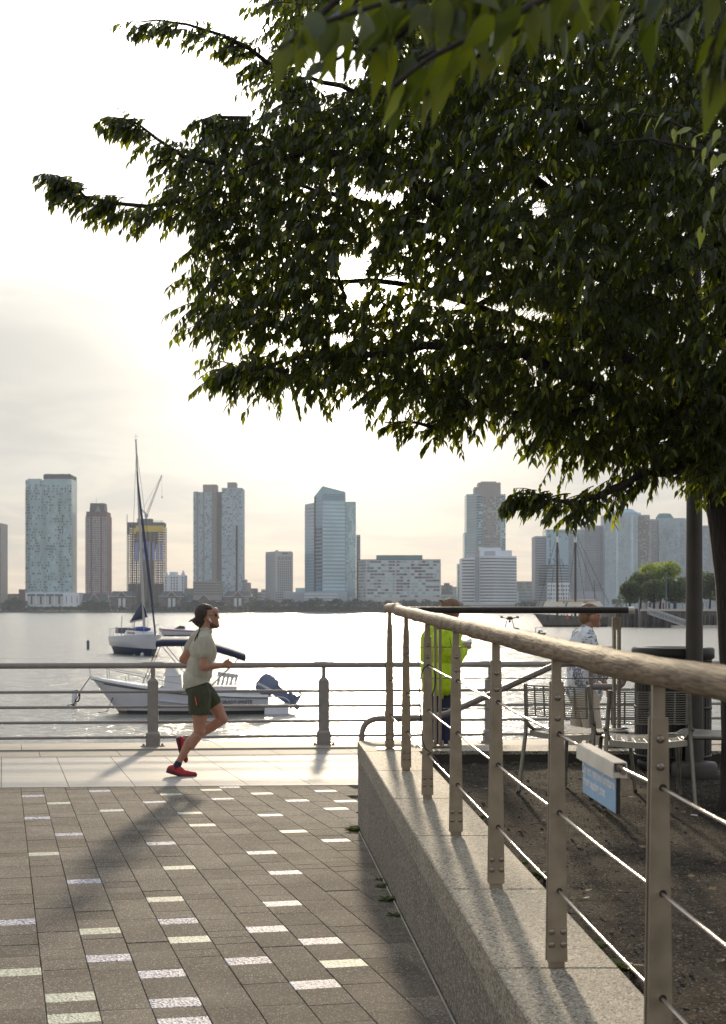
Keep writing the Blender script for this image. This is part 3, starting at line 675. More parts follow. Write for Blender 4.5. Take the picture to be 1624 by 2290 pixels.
# ================================================================ sign on the top cable
sy0, sy1 = 4.38, 3.93
def SX(y, off=0.0): return FX(y)+off
def cz(y):
    a, b = 4.75, 3.54; t = (y-a)/(b-a); return TD(a)*(1-t)+TD(b)*t+PH*.745
sg = thing('hanging_sign', 'blue sign with white lettering hanging in a metal channel from the top cable', 'sign', (SX(4.15), 4.15, cz(4.15)-.09))
dirv = Vector((SX(sy1)-SX(sy0), sy1-sy0, cz(sy1)-cz(sy0))); Ls = dirv.length; dx_ = dirv.normalized(); up_ = Vector((0, 0, 1)); nx_ = dx_.cross(up_).normalized(); up2 = nx_.cross(dx_).normalized()
# local frame: x along the cable towards the camera, y = outward to the paving side (-X), z up
ny_ = -nx_ if nx_.x > 0 else nx_
Ms = Matrix(((dx_.x, -ny_.x, up2.x, 0), (dx_.y, -ny_.y, up2.y, 0), (dx_.z, -ny_.z, up2.z, 0), (0, 0, 0, 1)))
Ms.translation = Vector((SX(sy0)+.004, sy0, cz(sy0)))
mb = MB(); mb.X = Ms
mb.box((Ls/2, 0, .008), (Ls, .036, .003)); mb.box((Ls/2, -.0175, -.013), (Ls, .003, .039)); mb.box((Ls/2, .0175, -.013), (Ls, .003, .039)); mb.box((Ls-.002, 0, -.024), (.004, .032, .014)); mb.build('channel', M['channel'], sg)
mb = MB(); mb.X = Ms
mb.tube([(Ls+.001, -.004, -.003), (Ls+.012, -.004, -.003)], .008, 8); mb.tube([(Ls-.012, .008, -.016), (Ls+.007, .008, -.016)], .008, 10); mb.build('clamp', M['bolt'], sg)
mb = MB(); mb.X = Ms; mb.box((Ls*.5, 0, -.078), (Ls*.9, .010, .100)); mb.build('panel', [M['signblue']], sg)
mb = MB(); mb.X = Ms; mb.box((Ls*.95+.002, 0, -.078), (.004, .011, .100)); mb.build('panel_edge', M['rubber'], sg)
try:
    for s_, zz, xx, sz in (('Do not remove furniture', -.058, .48, .0385), ('from seating area', -.091, .385, .0385)):
        Mt = Ms @ Matrix.Translation((Ls*xx, -.0057, zz)) @ Matrix.Rotation(R(90), 4, 'X')
        text_mesh(s_, sz, .0003, 'lettering', M['signwhite'], Mt, sg, bold=.0012)
except Exception as e: print('text', e)

# ================================================================ chairs
def make_chair(name, label, loc, rz, first=True):
    t = thing(name, label, 'chair', (0, 0, 0), 'metal chairs in the seating area')
    W, H, SH, D = .22, .665, .385, .40                # half width, back height, seat height, depth (local +y = front)
    for s in (-1, 1):
        # rear leg and back upright: bent tube
        mb = MB(); mb.tube(rnd_path([(s*(W+.035), -.26, 0), (s*(W+.015), -.20, SH+.03), (s*W, -.235, H)], .08, 4), .0125, 8); mb.build('rear_leg', M['chair'], t, True)
        mb = MB(); mb.tube(rnd_path([(s*(W+.025), -.215, .45), (s*(W-.005), -.16, SH-.005), (s*(W-.0), .10, SH-.008), (s*W, .23, SH-.012), (s*(W+.03), .255, 0)], .07, 5), .012, 8); mb.build('front_leg', M['chair'], t, True)
    # seat: perforated sheet made of rows of slats between rounded rim strips
    mb = MB()
    def sz(x, y): return SH-.02*math.cos(x/W*1.45)+.016*((y+.16)/.4) - (.03 if y > .2 else 0)
    n = 26
    for i in range(n):
        y = -.10+i*.30/n; w_ = W-.004
        r0 = [Vector((x, y, sz(x, y))) for x in [w_*(k/4) for k in range(-4, 5)]]; r1 = [v+Vector((0, .0075, 0)) for v in r0]
        mb.grid([r0, r1], True); mb.grid([[v-Vector((0, 0, .003)) for v in r1], [v-Vector((0, 0, .003)) for v in r0]], True)
    for x in (-.19, -.13, -.065, 0, .065, .13, .19): mb.tube([(x, y, sz(x, y)-.002) for y in (-.17, 0, .21)], .003, 4)
    for y0, y1 in ((-.185, -.105), (.20, .235)):
        r0 = [Vector((x, y0, sz(x, y0))) for x in [W*(k/6) for k in range(-6, 7)]]; r1 = [v+Vector((0, y1-y0, (0 if y0 < 0 else -.012))) for v in r0]; mb.grid([r0, r1], True)
    r0 = [Vector((x, -.185, sz(x, -.185))) for x in [W*(k/6) for k in range(-6, 7)]]
    mb.grid([r0, [v+Vector((0, -.004, -.034)) for v in r0]], True)
    mb.build('seat', M['chair'], t, True)
    # back: horizontal wires with heavier verticals, curved in plan
    def by(x, z): return -.222-.035*math.cos(x/W*1.3)-(z-.45)*.08
    mb = MB(); z0, z1 = .475, .655
    for i in range(15):
        z = z0+(z1-z0)*i/14; rr_ = .0042 if i in (0, 14) else .0026
        mb.tube([(x, by(x, z), z) for x in [(W-.008)*k/6 for k in range(-6, 7)]], rr_, 5, False)
    mb.build('back_wires', M['chair'], t, True)
    mb = MB()
    for k in range(7):
        x = (W-.01)*(k-3)/3; mb.bar((x, by(x, z0)+.002, z0), (x, by(x, z1)+.002, z1), .010, .005, (0, 1, 0))
    mb.build('back_bars', M['chair'], t, True)
    for s in (-1, 1):
        mb = MB(); mb.lathe((s*(W+.035), -.26, -.002), [(.012, 0), (.013, .02)], 8); mb.lathe((s*(W+.03), .255, -.002), [(.012, 0), (.013, .02)], 8); mb.build('foot', M['rubber'], t, True)
    return t
def place(t, px, py, Y, rz): t.location = P(px, py, Y); t.location.z = DZ(Y)+.004; t.rotation_euler = (0, 0, rz)
ca = make_chair('wire_back_chair', 'leftmost wire back metal chair, turned three quarters before the back wall', (0, 0, 0), 0)
place(ca, 1292, 0, 9.15, R(-40))
cb = copy_tree(ca); cb['label'] = 'wire back metal chair seen squarely from behind in front of the trash can'; place(cb, 1440, 0, 8.75, R(-3))
cc = copy_tree(ca); cc['label'] = 'metal chair half hidden by the tree trunk beside the lamp pole base'; place(cc, 1585, 0, 8.9, R(62))

# ================================================================ trash can
tz = 10.3; tcx = P(1505, 1361, tz).x; tb = DZ(tz)
tcn = thing('trash_can', 'round black slatted metal trash can behind the lamp pole', 'trash can', (tcx, tz, tb))
H_ = CAMZ-(1447-HY)/F*tz-tb; r_ = 88/F*tz
mb = MB(); mb.lathe((tcx, tz, tb), [(r_*.80, 0), (r_*.88, .015), (r_*.88, .07), (r_*.8, .085)], 32); mb.build('base', M['bin'], tcn)
for i in range(44):
    a = 2*math.pi*i/44; c = Vector((tcx+r_*.95*math.cos(a), tz+r_*.95*math.sin(a), tb+.08+(H_-.16)/2)); mb = MB()
    mb.box(c, (.005, .029, H_-.16), Euler((0, 0, a))); mb.build('slat', M['bin'], tcn)
mb = MB(); mb.lathe((tcx, tz, tb), [(r_*.80, .08), (r_*.80, H_-.12)], 24); mb.build('liner', M['rubber'], tcn)
for z in (.09, H_*.5, H_-.2, H_-.1): mb = MB(); mb.lathe((tcx, tz, tb+z), [(r_*.95, 0), (r_*.975, 0), (r_*.975, .022), (r_*.95, .022)], 40); mb.build('band', M['bin'], tcn)
mb = MB(); mb.lathe((tcx, tz, tb+H_-.07), [(r_*1.0, -.01), (r_*1.04, 0), (r_*1.04, .055), (r_*1.0, .068), (r_*.72, .07), (r_*.68, .06), (r_*.55, .0)], 40); mb.build('lid', M['bin'], tcn)

# ================================================================ lamp pole
lz = 10.0; lx = P(1553, 1361, lz).x; lb = DZ(lz)
lp = thing('lamp_pole', 'tall grey brown steel lamp pole on a drum base beside the tree', 'lamp post', (lx, lz, lb))
mb = MB(); mb.lathe((lx, lz, lb-.03), [(.145, 0), (.15, .01), (.15, .10), (.14, .118), (.07, .125)], 32); mb.build('base', M['lamp_pole'], lp)
mb = MB(); mb.lathe((lx, lz, lb), [(.060, .09), (.0575, .6), (.050, 2.2), (.044, 4.2), (.04, 5.2)], 24); mb.build('pole', M['lamp_pole'], lp)
mb = MB(); mb.lathe((lx, lz, lb+5.2), [(.05, 0), (.17, .05), (.2, .09), (.06, .2), (.03, .26)], 20); mb.build('lamp_head', M['lamp_pole'], lp)

# ================================================================ people
def capsule(mb, a, ra, b, rb, seg=12):
    a = Vector(a); b = Vector(b); d = b-a; l_ = max(d.length, 1e-5); z = d/l_
    x = z.cross(Vector((0, 1, 0))); x = z.cross(Vector((1, 0, 0))) if x.length < .1 else x; x.normalize(); y = z.cross(x)
    rows = []
    for t in (-80, -50, -20): rows.append((a+z*ra*math.sin(R(t)), ra*math.cos(R(t))))
    rows.append((a, ra)); rows.append((b, rb))
    for t in (20, 50, 80): rows.append((b+z*rb*math.sin(R(t)), rb*math.cos(R(t))))
    rr_ = [[c+(x*math.cos(2*math.pi*k/seg)+y*math.sin(2*math.pi*k/seg))*r for k in range(seg)] for c, r in rows]
    mb.grid(rr_, True, True); n = len(mb.v); mb.f.append(tuple(range(n-seg, n))); mb.f.append(tuple(range(n-seg*8, n-seg*7))[::-1]); mb.m += [0, 0]; mb.sm += [True, True]
def ellip(mb, c, r, rot=None):
    m2 = MB(); m2.sphere((0, 0, 0), r, 16, 12)
    Mx = rot.to_matrix() if rot is not None else Matrix.Identity(3)
    mb.add([Mx @ Vector(v)+Vector(c) for v in m2.v], m2.f, True)
def flesh(name, mb, m, parent, voxel=.006, smooth=4, sfac=.6, cut=None, folds=None):
    """fuse overlapping solids into one continuous skin"""
    me = mb.data('tmp', m); o = bpy.data.objects.new('tmp', me)
    r = o.modifiers.new('r', 'REMESH'); r.mode = 'VOXEL'; r.voxel_size = voxel; r.use_smooth_shade = True
    s = o.modifiers.new('s', 'SMOOTH'); s.iterations = smooth; s.factor = sfac
    me2 = evaluated_mesh(o)
    if cut:
        import bmesh
        bm = bmesh.new(); bm.from_mesh(me2)
        for co, no in cut: bmesh.ops.bisect_plane(bm, geom=bm.verts[:]+bm.edges[:]+bm.faces[:], plane_co=co, plane_no=no, clear_outer=True)
        bm.to_mesh(me2); bm.free()
    if folds:
        ns = [v.normal.copy() for v in me2.vertices]; cs = [v.co.copy() for v in me2.vertices]; flat = []
        for c, n_ in zip(cs, ns): flat.extend(c+n_*folds(c))
        me2.vertices.foreach_set('co', flat)
    off = wloc(parent); me2.transform(Matrix.Translation(-off)); me2.name = name
    me2.materials.clear(); me2.materials.append(m)
    for p in me2.polygons: p.use_smooth = True
    o = bpy.data.objects.new(name, me2); col.objects.link(o); o.parent = parent; ORIG[o.name] = off; return o
def foldfn(sc, amp, ax=(1, 1, .45)):
    def f(p):
        q = Vector((p.x*ax[0], p.y*ax[1], p.z*ax[2]))*sc; n_ = noise.noise(q+Vector((noise.noise(q*.7)*1.2, 0, 0)))
        return amp*(1-abs(n_)*2.2)*.6
    return f

# ---- the runner
RY = 15.4
def Q(px, py, dy=0.0): return P(px, py, RY)+Vector((0, dy, 0))
run = thing('person', 'runner in sage t-shirt, olive shorts and red shoes passing the river railing', 'person', (Q(408, 1361).x, RY, G(RY)))
b = MB()
NE, FE = -.13, .13
# head, tilted up, facing right
ellip(b, Q(460.3, 1373.5), (.090, .074, .099), Euler((0, R(-12), 0))); ellip(b, Q(470, 1382), (.075, .066, .085), Euler((0, R(-12), 0)))
capsule(b, Q(470, 1392), .05, Q(484, 1397), .028); capsule(b, Q(478, 1376), .05, Q(481, 1392), .04); ellip(b, Q(481, 1367), (.035, .055, .04))
capsule(b, Q(484, 1374), .010, Q(489.6, 1381), .0115); ellip(b, Q(488.3, 1399), (.016, .022, .016)); ellip(b, Q(487, 1388), (.012, .02, .007)); ellip(b, Q(487, 1392.5), (.011, .018, .006))
ellip(b, Q(484, 1371.5), (.016, .045, .010))
ellip(b, Q(469.5, 1386, -.074), (.018, .012, .03), Euler((0, R(-15), 0))); ellip(b, Q(469.5, 1386, .074), (.018, .012, .03))
capsule(b, Q(463, 1394), .058, Q(459, 1420), .062)                                       # neck
capsule(b, Q(460, 1431, NE*1.1), .05, Q(440, 1428, FE*1.1), .05)                        # shoulders
ellip(b, Q(453, 1455), (.10, .15, .15)); ellip(b, Q(446, 1500), (.095, .13, .16)); ellip(b, Q(446, 1540), (.11, .14, .10))
# near arm
capsule(b, Q(463, 1434, -.19), .055, Q(460, 1487, -.235), .043); capsule(b, Q(461, 1490, -.235), .042, Q(500, 1486.5, -.24), .026)
ellip(b, Q(469, 1490, -.235), (.06, .038, .042))
capsule(b, Q(502, 1486.3, -.24), .025, Q(508, 1485, -.24), .027); ellip(b, Q(513, 1482.5, -.24), (.038, .02, .042), Euler((0, R(-20), 0)))
for i, (fx, fy) in enumerate(((521.5, 1477.5), (523.5, 1481.0), (523, 1485), (520.5, 1488.5))):
    dy = -.262+.014*i*0+(-.0); capsule(b, Q(514, 1477+3.2*i, -.255), .0095, Q(fx, fy, -.262), .0088); capsule(b, Q(fx, fy, -.262), .0088, Q(fx-2.2, fy+2.6, -.235), .008)
capsule(b, Q(508, 1480, -.25), .012, Q(512.5, 1474.5, -.255), .010); capsule(b, Q(512.5, 1474.5, -.255), .0095, Q(517.3, 1471.6, -.255), .0075)
# far arm, elbow drawn back
capsule(b, Q(436, 1432, .19), .053, Q(404, 1476, .215), .042); capsule(b, Q(404, 1477, .215), .041, Q(440, 1492, .23), .028); ellip(b, Q(446, 1493, .235), (.04, .03, .035))
for i in range(4): capsule(b, Q(448, 1489+3*i, .24), .009, Q(455, 1490+3*i, .245), .008)
capsule(b, Q(445, 1489, .23), .011, Q(452, 1485, .23), .008)
# near leg (planted)
capsule(b, Q(449, 1548, -.09), .098, Q(450, 1600, -.10), .080); capsule(b, Q(450, 1600, -.10), .080, Q(448, 1632, -.10), .058)
ellip(b, Q(450, 1633, -.10), (.058, .055, .065)); capsule(b, Q(444, 1642, -.10), .055, Q(428, 1665, -.10), .052); capsule(b, Q(425, 1662, -.10), .050, Q(403, 1702, -.10), .031)
ellip(b, Q(425, 1660, -.10), (.05, .05, .08), Euler((0, R(30), 0))); capsule(b, Q(403, 1700, -.10), .032, Q(398, 1716, -.10), .034)
capsule(b, Q(398, 1718, -.10), .034, Q(425, 1728, -.10), .024)
# far leg (swinging)
capsule(b, Q(452, 1548, .09), .095, Q(481, 1582, .10), .072); capsule(b, Q(481, 1582, .10), .072, Q(495, 1608, .10), .056); ellip(b, Q(496, 1611, .10), (.056, .052, .052))
capsule(b, Q(491, 1614, .10), .053, Q(462, 1632, .10), .052); capsule(b, Q(462, 1632, .10), .052, Q(425, 1656, .10), .033); capsule(b, Q(425, 1656, .10), .034, Q(410, 1664, .10), .036)
capsule(b, Q(408, 1666, .10), .034, Q(412, 1692, .10), .025)
flesh('body', b, M['skin'], run, .0055, 3)
h = MB(); ellip(h, Q(455.3, 1371.5), (.092, .080, .098), Euler((0, R(-20), 0))); ellip(h, Q(452, 1383), (.058, .066, .066)); ellip(h, Q(461, 1360), (.070, .070, .042), Euler((0, R(10), 0))); capsule(h, Q(456, 1392), .056, Q(454, 1402), .040)
ellip(h, Q(437.5, 1388), (.036, .036, .033)); ellip(h, Q(441.5, 1394), (.03, .03, .027))
capsule(h, Q(434, 1386), .010, Q(427, 1386), .006); capsule(h, Q(427, 1388), .008, Q(422.5, 1390.5), .0045); capsule(h, Q(440, 1397), .012, Q(443, 1401), .006)
rn = random.Random(2)
for i in range(0): a_ = rn.uniform(0, 3); c0 = Q(459+rn.uniform(-14, 12), 1352+rn.uniform(-1, 3), rn.uniform(-.04, .04)); capsule(h, c0, .010, c0+Vector((-.02, 0, .008)), .004)
flesh('hair', h, M['hair'], run, .005, 2, folds=foldfn(45, .0035, (1, 1, 1)))
h = MB(); capsule(h, Q(474, 1396, 0), .0505, Q(484, 1399.5, 0), .0265); ellip(h, Q(487.8, 1400.3), (.015, .022, .0135))
o = flesh('beard', h, M['hairb'], run, .005, 2)
o.scale = (1, 1, 1)
h = MB(); h.bar(Q(470, 1377, -.078), Q(484, 1374.5, -.066), .006, .004); h.build('sunglass_arm', M['rubber'], run)
h = MB(); ellip(h, Q(485, 1375.5, -.034), (.012, .028, .019)); ellip(h, Q(485, 1375.5, .034), (.012, .028, .019)); h.build('sunglasses', M['lens'], run)
h = MB(); capsule(h, Q(471, 1385, -.088), .0075, Q(474.5, 1390, -.088), .0045); h.build('earbud', M['white'], run)
h = MB(); h.tube([Q(446, 1396, -.05), Q(448, 1404, -.09), Q(449, 1409, -.11), Q(444, 1421, -.14), Q(438, 1433.5, -.155)], [.007, .006, .007, .009, .005], 7); h.build('hair_braid', M['hair'], run)
# t-shirt
s = MB()
capsule(s, Q(462, 1427, -.15), .068, Q(440, 1424, .15), .068); ellip(s, Q(454.5, 1455), (.134, .185, .16)); ellip(s, Q(446.5, 1497), (.128, .168, .19)); ellip(s, Q(441, 1528), (.136, .168, .17), Euler((0, R(-16), 0)))
capsule(s, Q(460, 1415, -.02), .066, Q(452, 1424, 0), .085)
capsule(s, Q(463, 1433, -.19), .075, Q(462, 1459, -.22), .068); capsule(s, Q(434, 1432, .19), .072, Q(420, 1452, .215), .062)
capsule(s, Q(434, 1515), .112, Q(427, 1538), .08)
hd = (Q(472, 1523)-Q(409, 1542)).normalized(); sh = flesh('t_shirt', s, M['tee'], run, .007, 6, cut=[(Q(440, 1532.5), Vector((hd.z, 0, -hd.x)))], folds=foldfn(12, .013, (1.3, 1, .5)))
s = MB()
ellip(s, Q(446, 1542), (.140, .172, .095)); capsule(s, Q(448, 1552, -.085), .118, Q(449, 1588, -.10), .108); capsule(s, Q(452, 1550, .085), .115, Q(472, 1570, .10), .092)
def clampz(me_obj, fn): pass
sho = flesh('shorts', s, M['shorts'], run, .007, 4, cut=[(Q(449, 1596), Vector((0, 0, -1)))], folds=foldfn(10, .010, (1.2, 1, .7)))
s = MB(); s.tube([Q(441, 1556, -.205)+Vector((.0, -.0, 0)), Q(443.5, 1566, -.212), Q(445, 1575, -.212)], .0055, 6); s.build('shorts_trim', M['orange'], run)
for nm, pts in (('sock', ((397, 1714, -.10), (402, 1704, -.10))), ('sock', ((411, 1663, .10), (419, 1659.5, .10)))):
    s = MB(); capsule(s, Q(*pts[0]), .039, Q(*pts[1]), .037); s.build(nm, M['sock'], run)
def shoe(pts, y, name):
    # heel, ball and toe given as survey points of the sole line plus ankle opening
    (hx_, hy_), (bx_, by_), (tx_, ty_), (ax_, ay_) = pts
    s = MB(); A = Q(hx_, hy_, y); B = Q(bx_, by_, y); T = Q(tx_, ty_, y); K = Q(ax_, ay_, y)
    up = (K-(A+B)/2).normalized()
    capsule(s, A+up*.045+(B-A).normalized()*.03, .034, K-up*.012, .038); capsule(s, A+up*.04+(B-A).normalized()*.035, .036, B+up*.038, .040); capsule(s, B+up*.034, .041, T+up*.022-(T-B).normalized()*.025, .022); capsule(s, K-up*.01, .036, B+up*.035, .034)
    u = flesh(name, s, M['redshoe'], run, .006, 3)
    s = MB(); d = (B-A).normalized(); d2 = (T-B).normalized()
    P_ = [A+d*.0, A+d*.06, (A+B)/2, B, B+(T-B)*.5, T]; W_ = [.034, .048, .044, .052, .048, .024]; H_ = [.045, .042, .034, .026, .020, .018]; A = A-up*.008; B = B-up*.006
    rows = []
    for p, w_, hh in zip(P_, W_, H_): rows.append([p+Vector((0, -w_, 0)), p+Vector((0, w_, 0)), p+Vector((0, w_*1.04, 0))+up*hh, p+Vector((0, -w_*1.04, 0))+up*hh])
    s.grid(rows, True, True); n = len(s.v); s.add(rows[0], [(0, 1, 2, 3)]); s.add(rows[-1], [(3, 2, 1, 0)]); o = s.build('sole', M['sole'], u)
    ORIG[u.name] = wloc(run); 
    return u
def shoe_parent_fix(u):
    for c in u.children: pass
u1 = shoe(((375, 1724.5), (413, 1735.5), (442.5, 1733), (399, 1712)), -.10, 'shoe')
u2 = shoe(((391, 1651), (399, 1684), (412, 1708), (413, 1664)), .10, 'shoe')

# ---- person with the lime jacket
GY = 13.9
def Qg(px, py, dy=0.0): return P(px, py, GY)+Vector((0, dy, 0))
gm = thing('person', 'person in a bright lime green jacket holding a drone controller, back to the camera', 'person', (Qg(985, 1361).x, GY, G(GY)))
b = MB()
ellip(b, Qg(1011, 1366), (.078, .09, .105)); capsule(b, Qg(1015, 1375), .055, Qg(1016, 1388, .03), .045); capsule(b, Qg(1008, 1380), .055, Qg(1003, 1405), .058); ellip(b, Qg(1024.5, 1376, .05), (.016, .016, .02))
ellip(b, Qg(1001, 1372, -.0), (.02, .02, .03))
ellip(b, Qg(990, 1450), (.16, .12, .24)); ellip(b, Qg(990, 1520), (.15, .12, .2))
capsule(b, Qg(962, 1425, .04), .06, Qg(962, 1500, .02), .045); capsule(b, Qg(1020, 1425, .06), .055, Qg(1026, 1470, .1), .042); capsule(b, Qg(1026, 1470, .1), .042, Qg(1042, 1455, .25), .030)
ellip(b, Qg(1043, 1449, .27), (.03, .035, .035))
for i in range(4): capsule(b, Qg(1040+2*i, 1446, .25), .0095, Qg(1046+1.2*i, 1441+2.2*i, .29), .009)
capsule(b, Qg(1038, 1448, .26), .010, Qg(1040, 1440, .3), .008)
capsule(b, Qg(962, 1500, .02), .042, Qg(985, 1470, .25), .03); ellip(b, Qg(1000, 1455, .3), (.035, .03, .03))
g0 = CAMZ-G(GY); gz = HY+(CAMZ-G(GY))/GY*F
for x0, x1 in ((977, 974), (1003, 1007)): capsule(b, Qg(x0, 1545), .088, Qg(x1, 1640), .062); capsule(b, Qg(x1, 1640), .06, Qg(x1, gz-22), .042); capsule(b, Qg(x1, gz-14, .02), .04, Qg(x1+2, gz-10, .15), .034)
flesh('body', b, M['skin'], gm, .007, 3)
h = MB(); ellip(h, Qg(1008, 1361), (.094, .102, .098)); ellip(h, Qg(1003, 1372, -.02), (.075, .08, .085)); 
for i in range(22):
    c0 = Qg(1003+rn.uniform(-14, 16), 1347+rn.uniform(-2, 9), rn.uniform(-.05, .04)); capsule(h, c0, .012, c0+Vector((rn.uniform(-.05, .01), 0, rn.uniform(.005, .03))), .004)
flesh('hair', h, M['hairl'], gm, .006, 1, folds=foldfn(50, .006))
s = MB(); capsule(s, Qg(970, 1418), .088, Qg(1012, 1418), .085); ellip(s, Qg(990, 1450), (.185, .15, .22)); ellip(s, Qg(986, 1515), (.178, .155, .22)); ellip(s, Qg(985, 1538), (.172, .15, .095)); capsule(s, Qg(1004, 1400), .062, Qg(1001, 1412), .075)
capsule(s, Qg(961, 1428, .04), .08, Qg(958, 1498, .02), .066); capsule(s, Qg(958, 1498, .02), .062, Qg(982, 1475, .22), .04)
capsule(s, Qg(1014, 1428, .06), .078, Qg(1021, 1474, .1), .066); capsule(s, Qg(1021, 1474, .1), .062, Qg(1038, 1458, .22), .044)
flesh('jacket', s, M['hivis'], gm, .008, 5, cut=[(Qg(985, 1561), Vector((.1, 0, -1)))], folds=foldfn(7, .018, (1.4, 1, .6)))
s = MB(); capsule(s, Qg(981, 1540), .12, Qg(999, 1540), .12)
for x0, x1 in ((978, 975), (1002, 1006)): capsule(s, Qg(x0, 1545), .098, Qg(x1, 1640), .078); capsule(s, Qg(x1, 1640), .078, Qg(x1, gz-16), .066)
flesh('trousers', s, M['navy'], gm, .009, 4, folds=foldfn(9, .010))
for x1 in (974, 1007): s = MB(); capsule(s, Qg(x1, gz-9, -.02), .038, Qg(x1+2, gz-9, .19), .034); flesh('shoe', s, M['rubber'], gm, .008, 2)
ctl = MB(); ctl.box(Qg(1040, 1444, .30), (.16, .03, .09), Euler((R(35), 0, R(10)))); ctl.box(Qg(1050, 1437, .34), (.10, .008, .06), Euler((R(60), R(-20), R(10)))); o = ctl.build('controller', M['signwhite']); tag(o, 'pale tablet controller held in both hands of the lime jacketed person', 'controller')
z_ = MB(); z_.tube([Qg(1003+.0, 1425, -.19), Qg(1013, 1470, -.17)], .003, 5); z_.build('jacket_seam', M['rubber'], gm)

# ---- person with the floral shirt
WY = 15.4
def Qw(px, py, dy=0.0): return P(px, py, WY)+Vector((0, dy, 0))
wm = thing('person', 'person walking right in a loose pale floral shirt and khaki trousers', 'person', (Qw(1315, 1361).x, WY, G(WY)))
wz = HY+(CAMZ-G(WY))/WY*F
b = MB()
ellip(b, Qw(1319, 1374), (.09, .075, .105)); ellip(b, Qw(1328, 1380), (.068, .064, .085)); capsule(b, Qw(1330, 1392), .045, Qw(1338, 1398), .026); ellip(b, Qw(1343.5, 1382), (.014, .012, .014)); capsule(b, Qw(1340, 1375), .012, Qw(1343, 1380), .01)
ellip(b, Qw(1340.5, 1390), (.011, .02, .006)); ellip(b, Qw(1340.3, 1394), (.011, .018, .006)); ellip(b, Qw(1339, 1399), (.016, .022, .016)); ellip(b, Qw(1338, 1371), (.018, .045, .012)); ellip(b, Qw(1322, 1381, -.072), (.02, .012, .032))
capsule(b, Qw(1316, 1392), .055, Qw(1312, 1410), .06); ellip(b, Qw(1305, 1450), (.12, .17, .2)); ellip(b, Qw(1310, 1510), (.12, .16, .18))
capsule(b, Qw(1308, 1425, -.19), .055, Qw(1318, 1480, -.23), .043); capsule(b, Qw(1318, 1480, -.23), .04, Qw(1345, 1525, -.22), .028); ellip(b, Qw(1352, 1540, -.22), (.028, .02, .045), Euler((0, R(-25), 0)))
for i in range(4): capsule(b, Qw(1350+2.2*i, 1545, -.225+.004*i), .010, Qw(1350+2.5*i, 1556-.8*i, -.22), .008)
capsule(b, Qw(1356, 1536, -.23), .010, Qw(1361, 1545, -.235), .008)
capsule(b, Qw(1302, 1425, .19), .055, Qw(1295, 1485, .22), .04); capsule(b, Qw(1295, 1485, .22), .038, Qw(1312, 1535, .23), .028); ellip(b, Qw(1316, 1548, .23), (.028, .02, .045))
for i in range(4): capsule(b, Qw(1313+2.2*i, 1552, .23), .010, Qw(1314+2.4*i, 1563, .23), .008)
capsule(b, Qw(1312, 1560, -.08), .095, Qw(1325, 1640, -.09), .06); capsule(b, Qw(1325, 1640, -.09), .058, Qw(1320, wz-14, -.09), .04); capsule(b, Qw(1318, wz-10, -.09), .036, Qw(1338, wz-8, -.09), .03)
capsule(b, Qw(1308, 1560, .08), .095, Qw(1296, 1635, .09), .06); capsule(b, Qw(1296, 1635, .09), .058, Qw(1272, wz-32, .09), .04); capsule(b, Qw(1270, wz-26, .09), .036, Qw(1284, wz-10, .09), .03)
flesh('body', b, M['skin'], wm, .007, 3)
h = MB(); ellip(h, Qw(1316, 1369), (.098, .083, .092)); ellip(h, Qw(1309, 1380), (.07, .074, .08)); ellip(h, Qw(1326, 1361), (.06, .06, .035)); flesh('hair', h, M['hairl'], wm, .006, 2, folds=foldfn(50, .004))
h = MB(); ellip(h, Qw(1338, 1376.5, -.042), (.008, .012, .008)); h.build('eye', M['lens'], wm)
s = MB(); capsule(s, Qw(1308, 1420, -.15), .075, Qw(1300, 1420, .15), .07); capsule(s, Qw(1312, 1408), .062, Qw(1308, 1418), .08); ellip(s, Qw(1304, 1452), (.15, .19, .2)); ellip(s, Qw(1303, 1510), (.165, .195, .22)); capsule(s, Qw(1288, 1545), .10, Qw(1322, 1545), .12)
capsule(s, Qw(1310, 1428, -.19), .08, Qw(1322, 1478, -.22), .072); capsule(s, Qw(1322, 1478, -.22), .068, Qw(1340, 1508, -.21), .058); capsule(s, Qw(1300, 1428, .19), .075, Qw(1293, 1484, .21), .065)
flesh('shirt', s, M['floral'], wm, .008, 4, folds=foldfn(8, .02, (1.4, 1, .6)))
s = MB(); capsule(s, Qw(1300, 1558), .125, Qw(1318, 1558), .12); capsule(s, Qw(1312, 1565, -.08), .108, Qw(1325, 1640, -.09), .085); capsule(s, Qw(1325, 1640, -.09), .083, Qw(1320, wz-14, -.09), .07)
capsule(s, Qw(1306, 1565, .08), .105, Qw(1296, 1635, .09), .082); capsule(s, Qw(1296, 1635, .09), .08, Qw(1272, wz-34, .09), .066)
flesh('trousers', s, M['khaki'], wm, .009, 4, folds=foldfn(8, .014))
for x1, z1, dy in ((1319, wz-8, -.09), (1272, wz-24, .09)): s = MB(); capsule(s, Qw(x1, z1, dy), .038, Qw(x1+20, z1+(0 if dy < 0 else 12), dy), .034); flesh('shoe', s, M['sole'], wm, .008, 2)

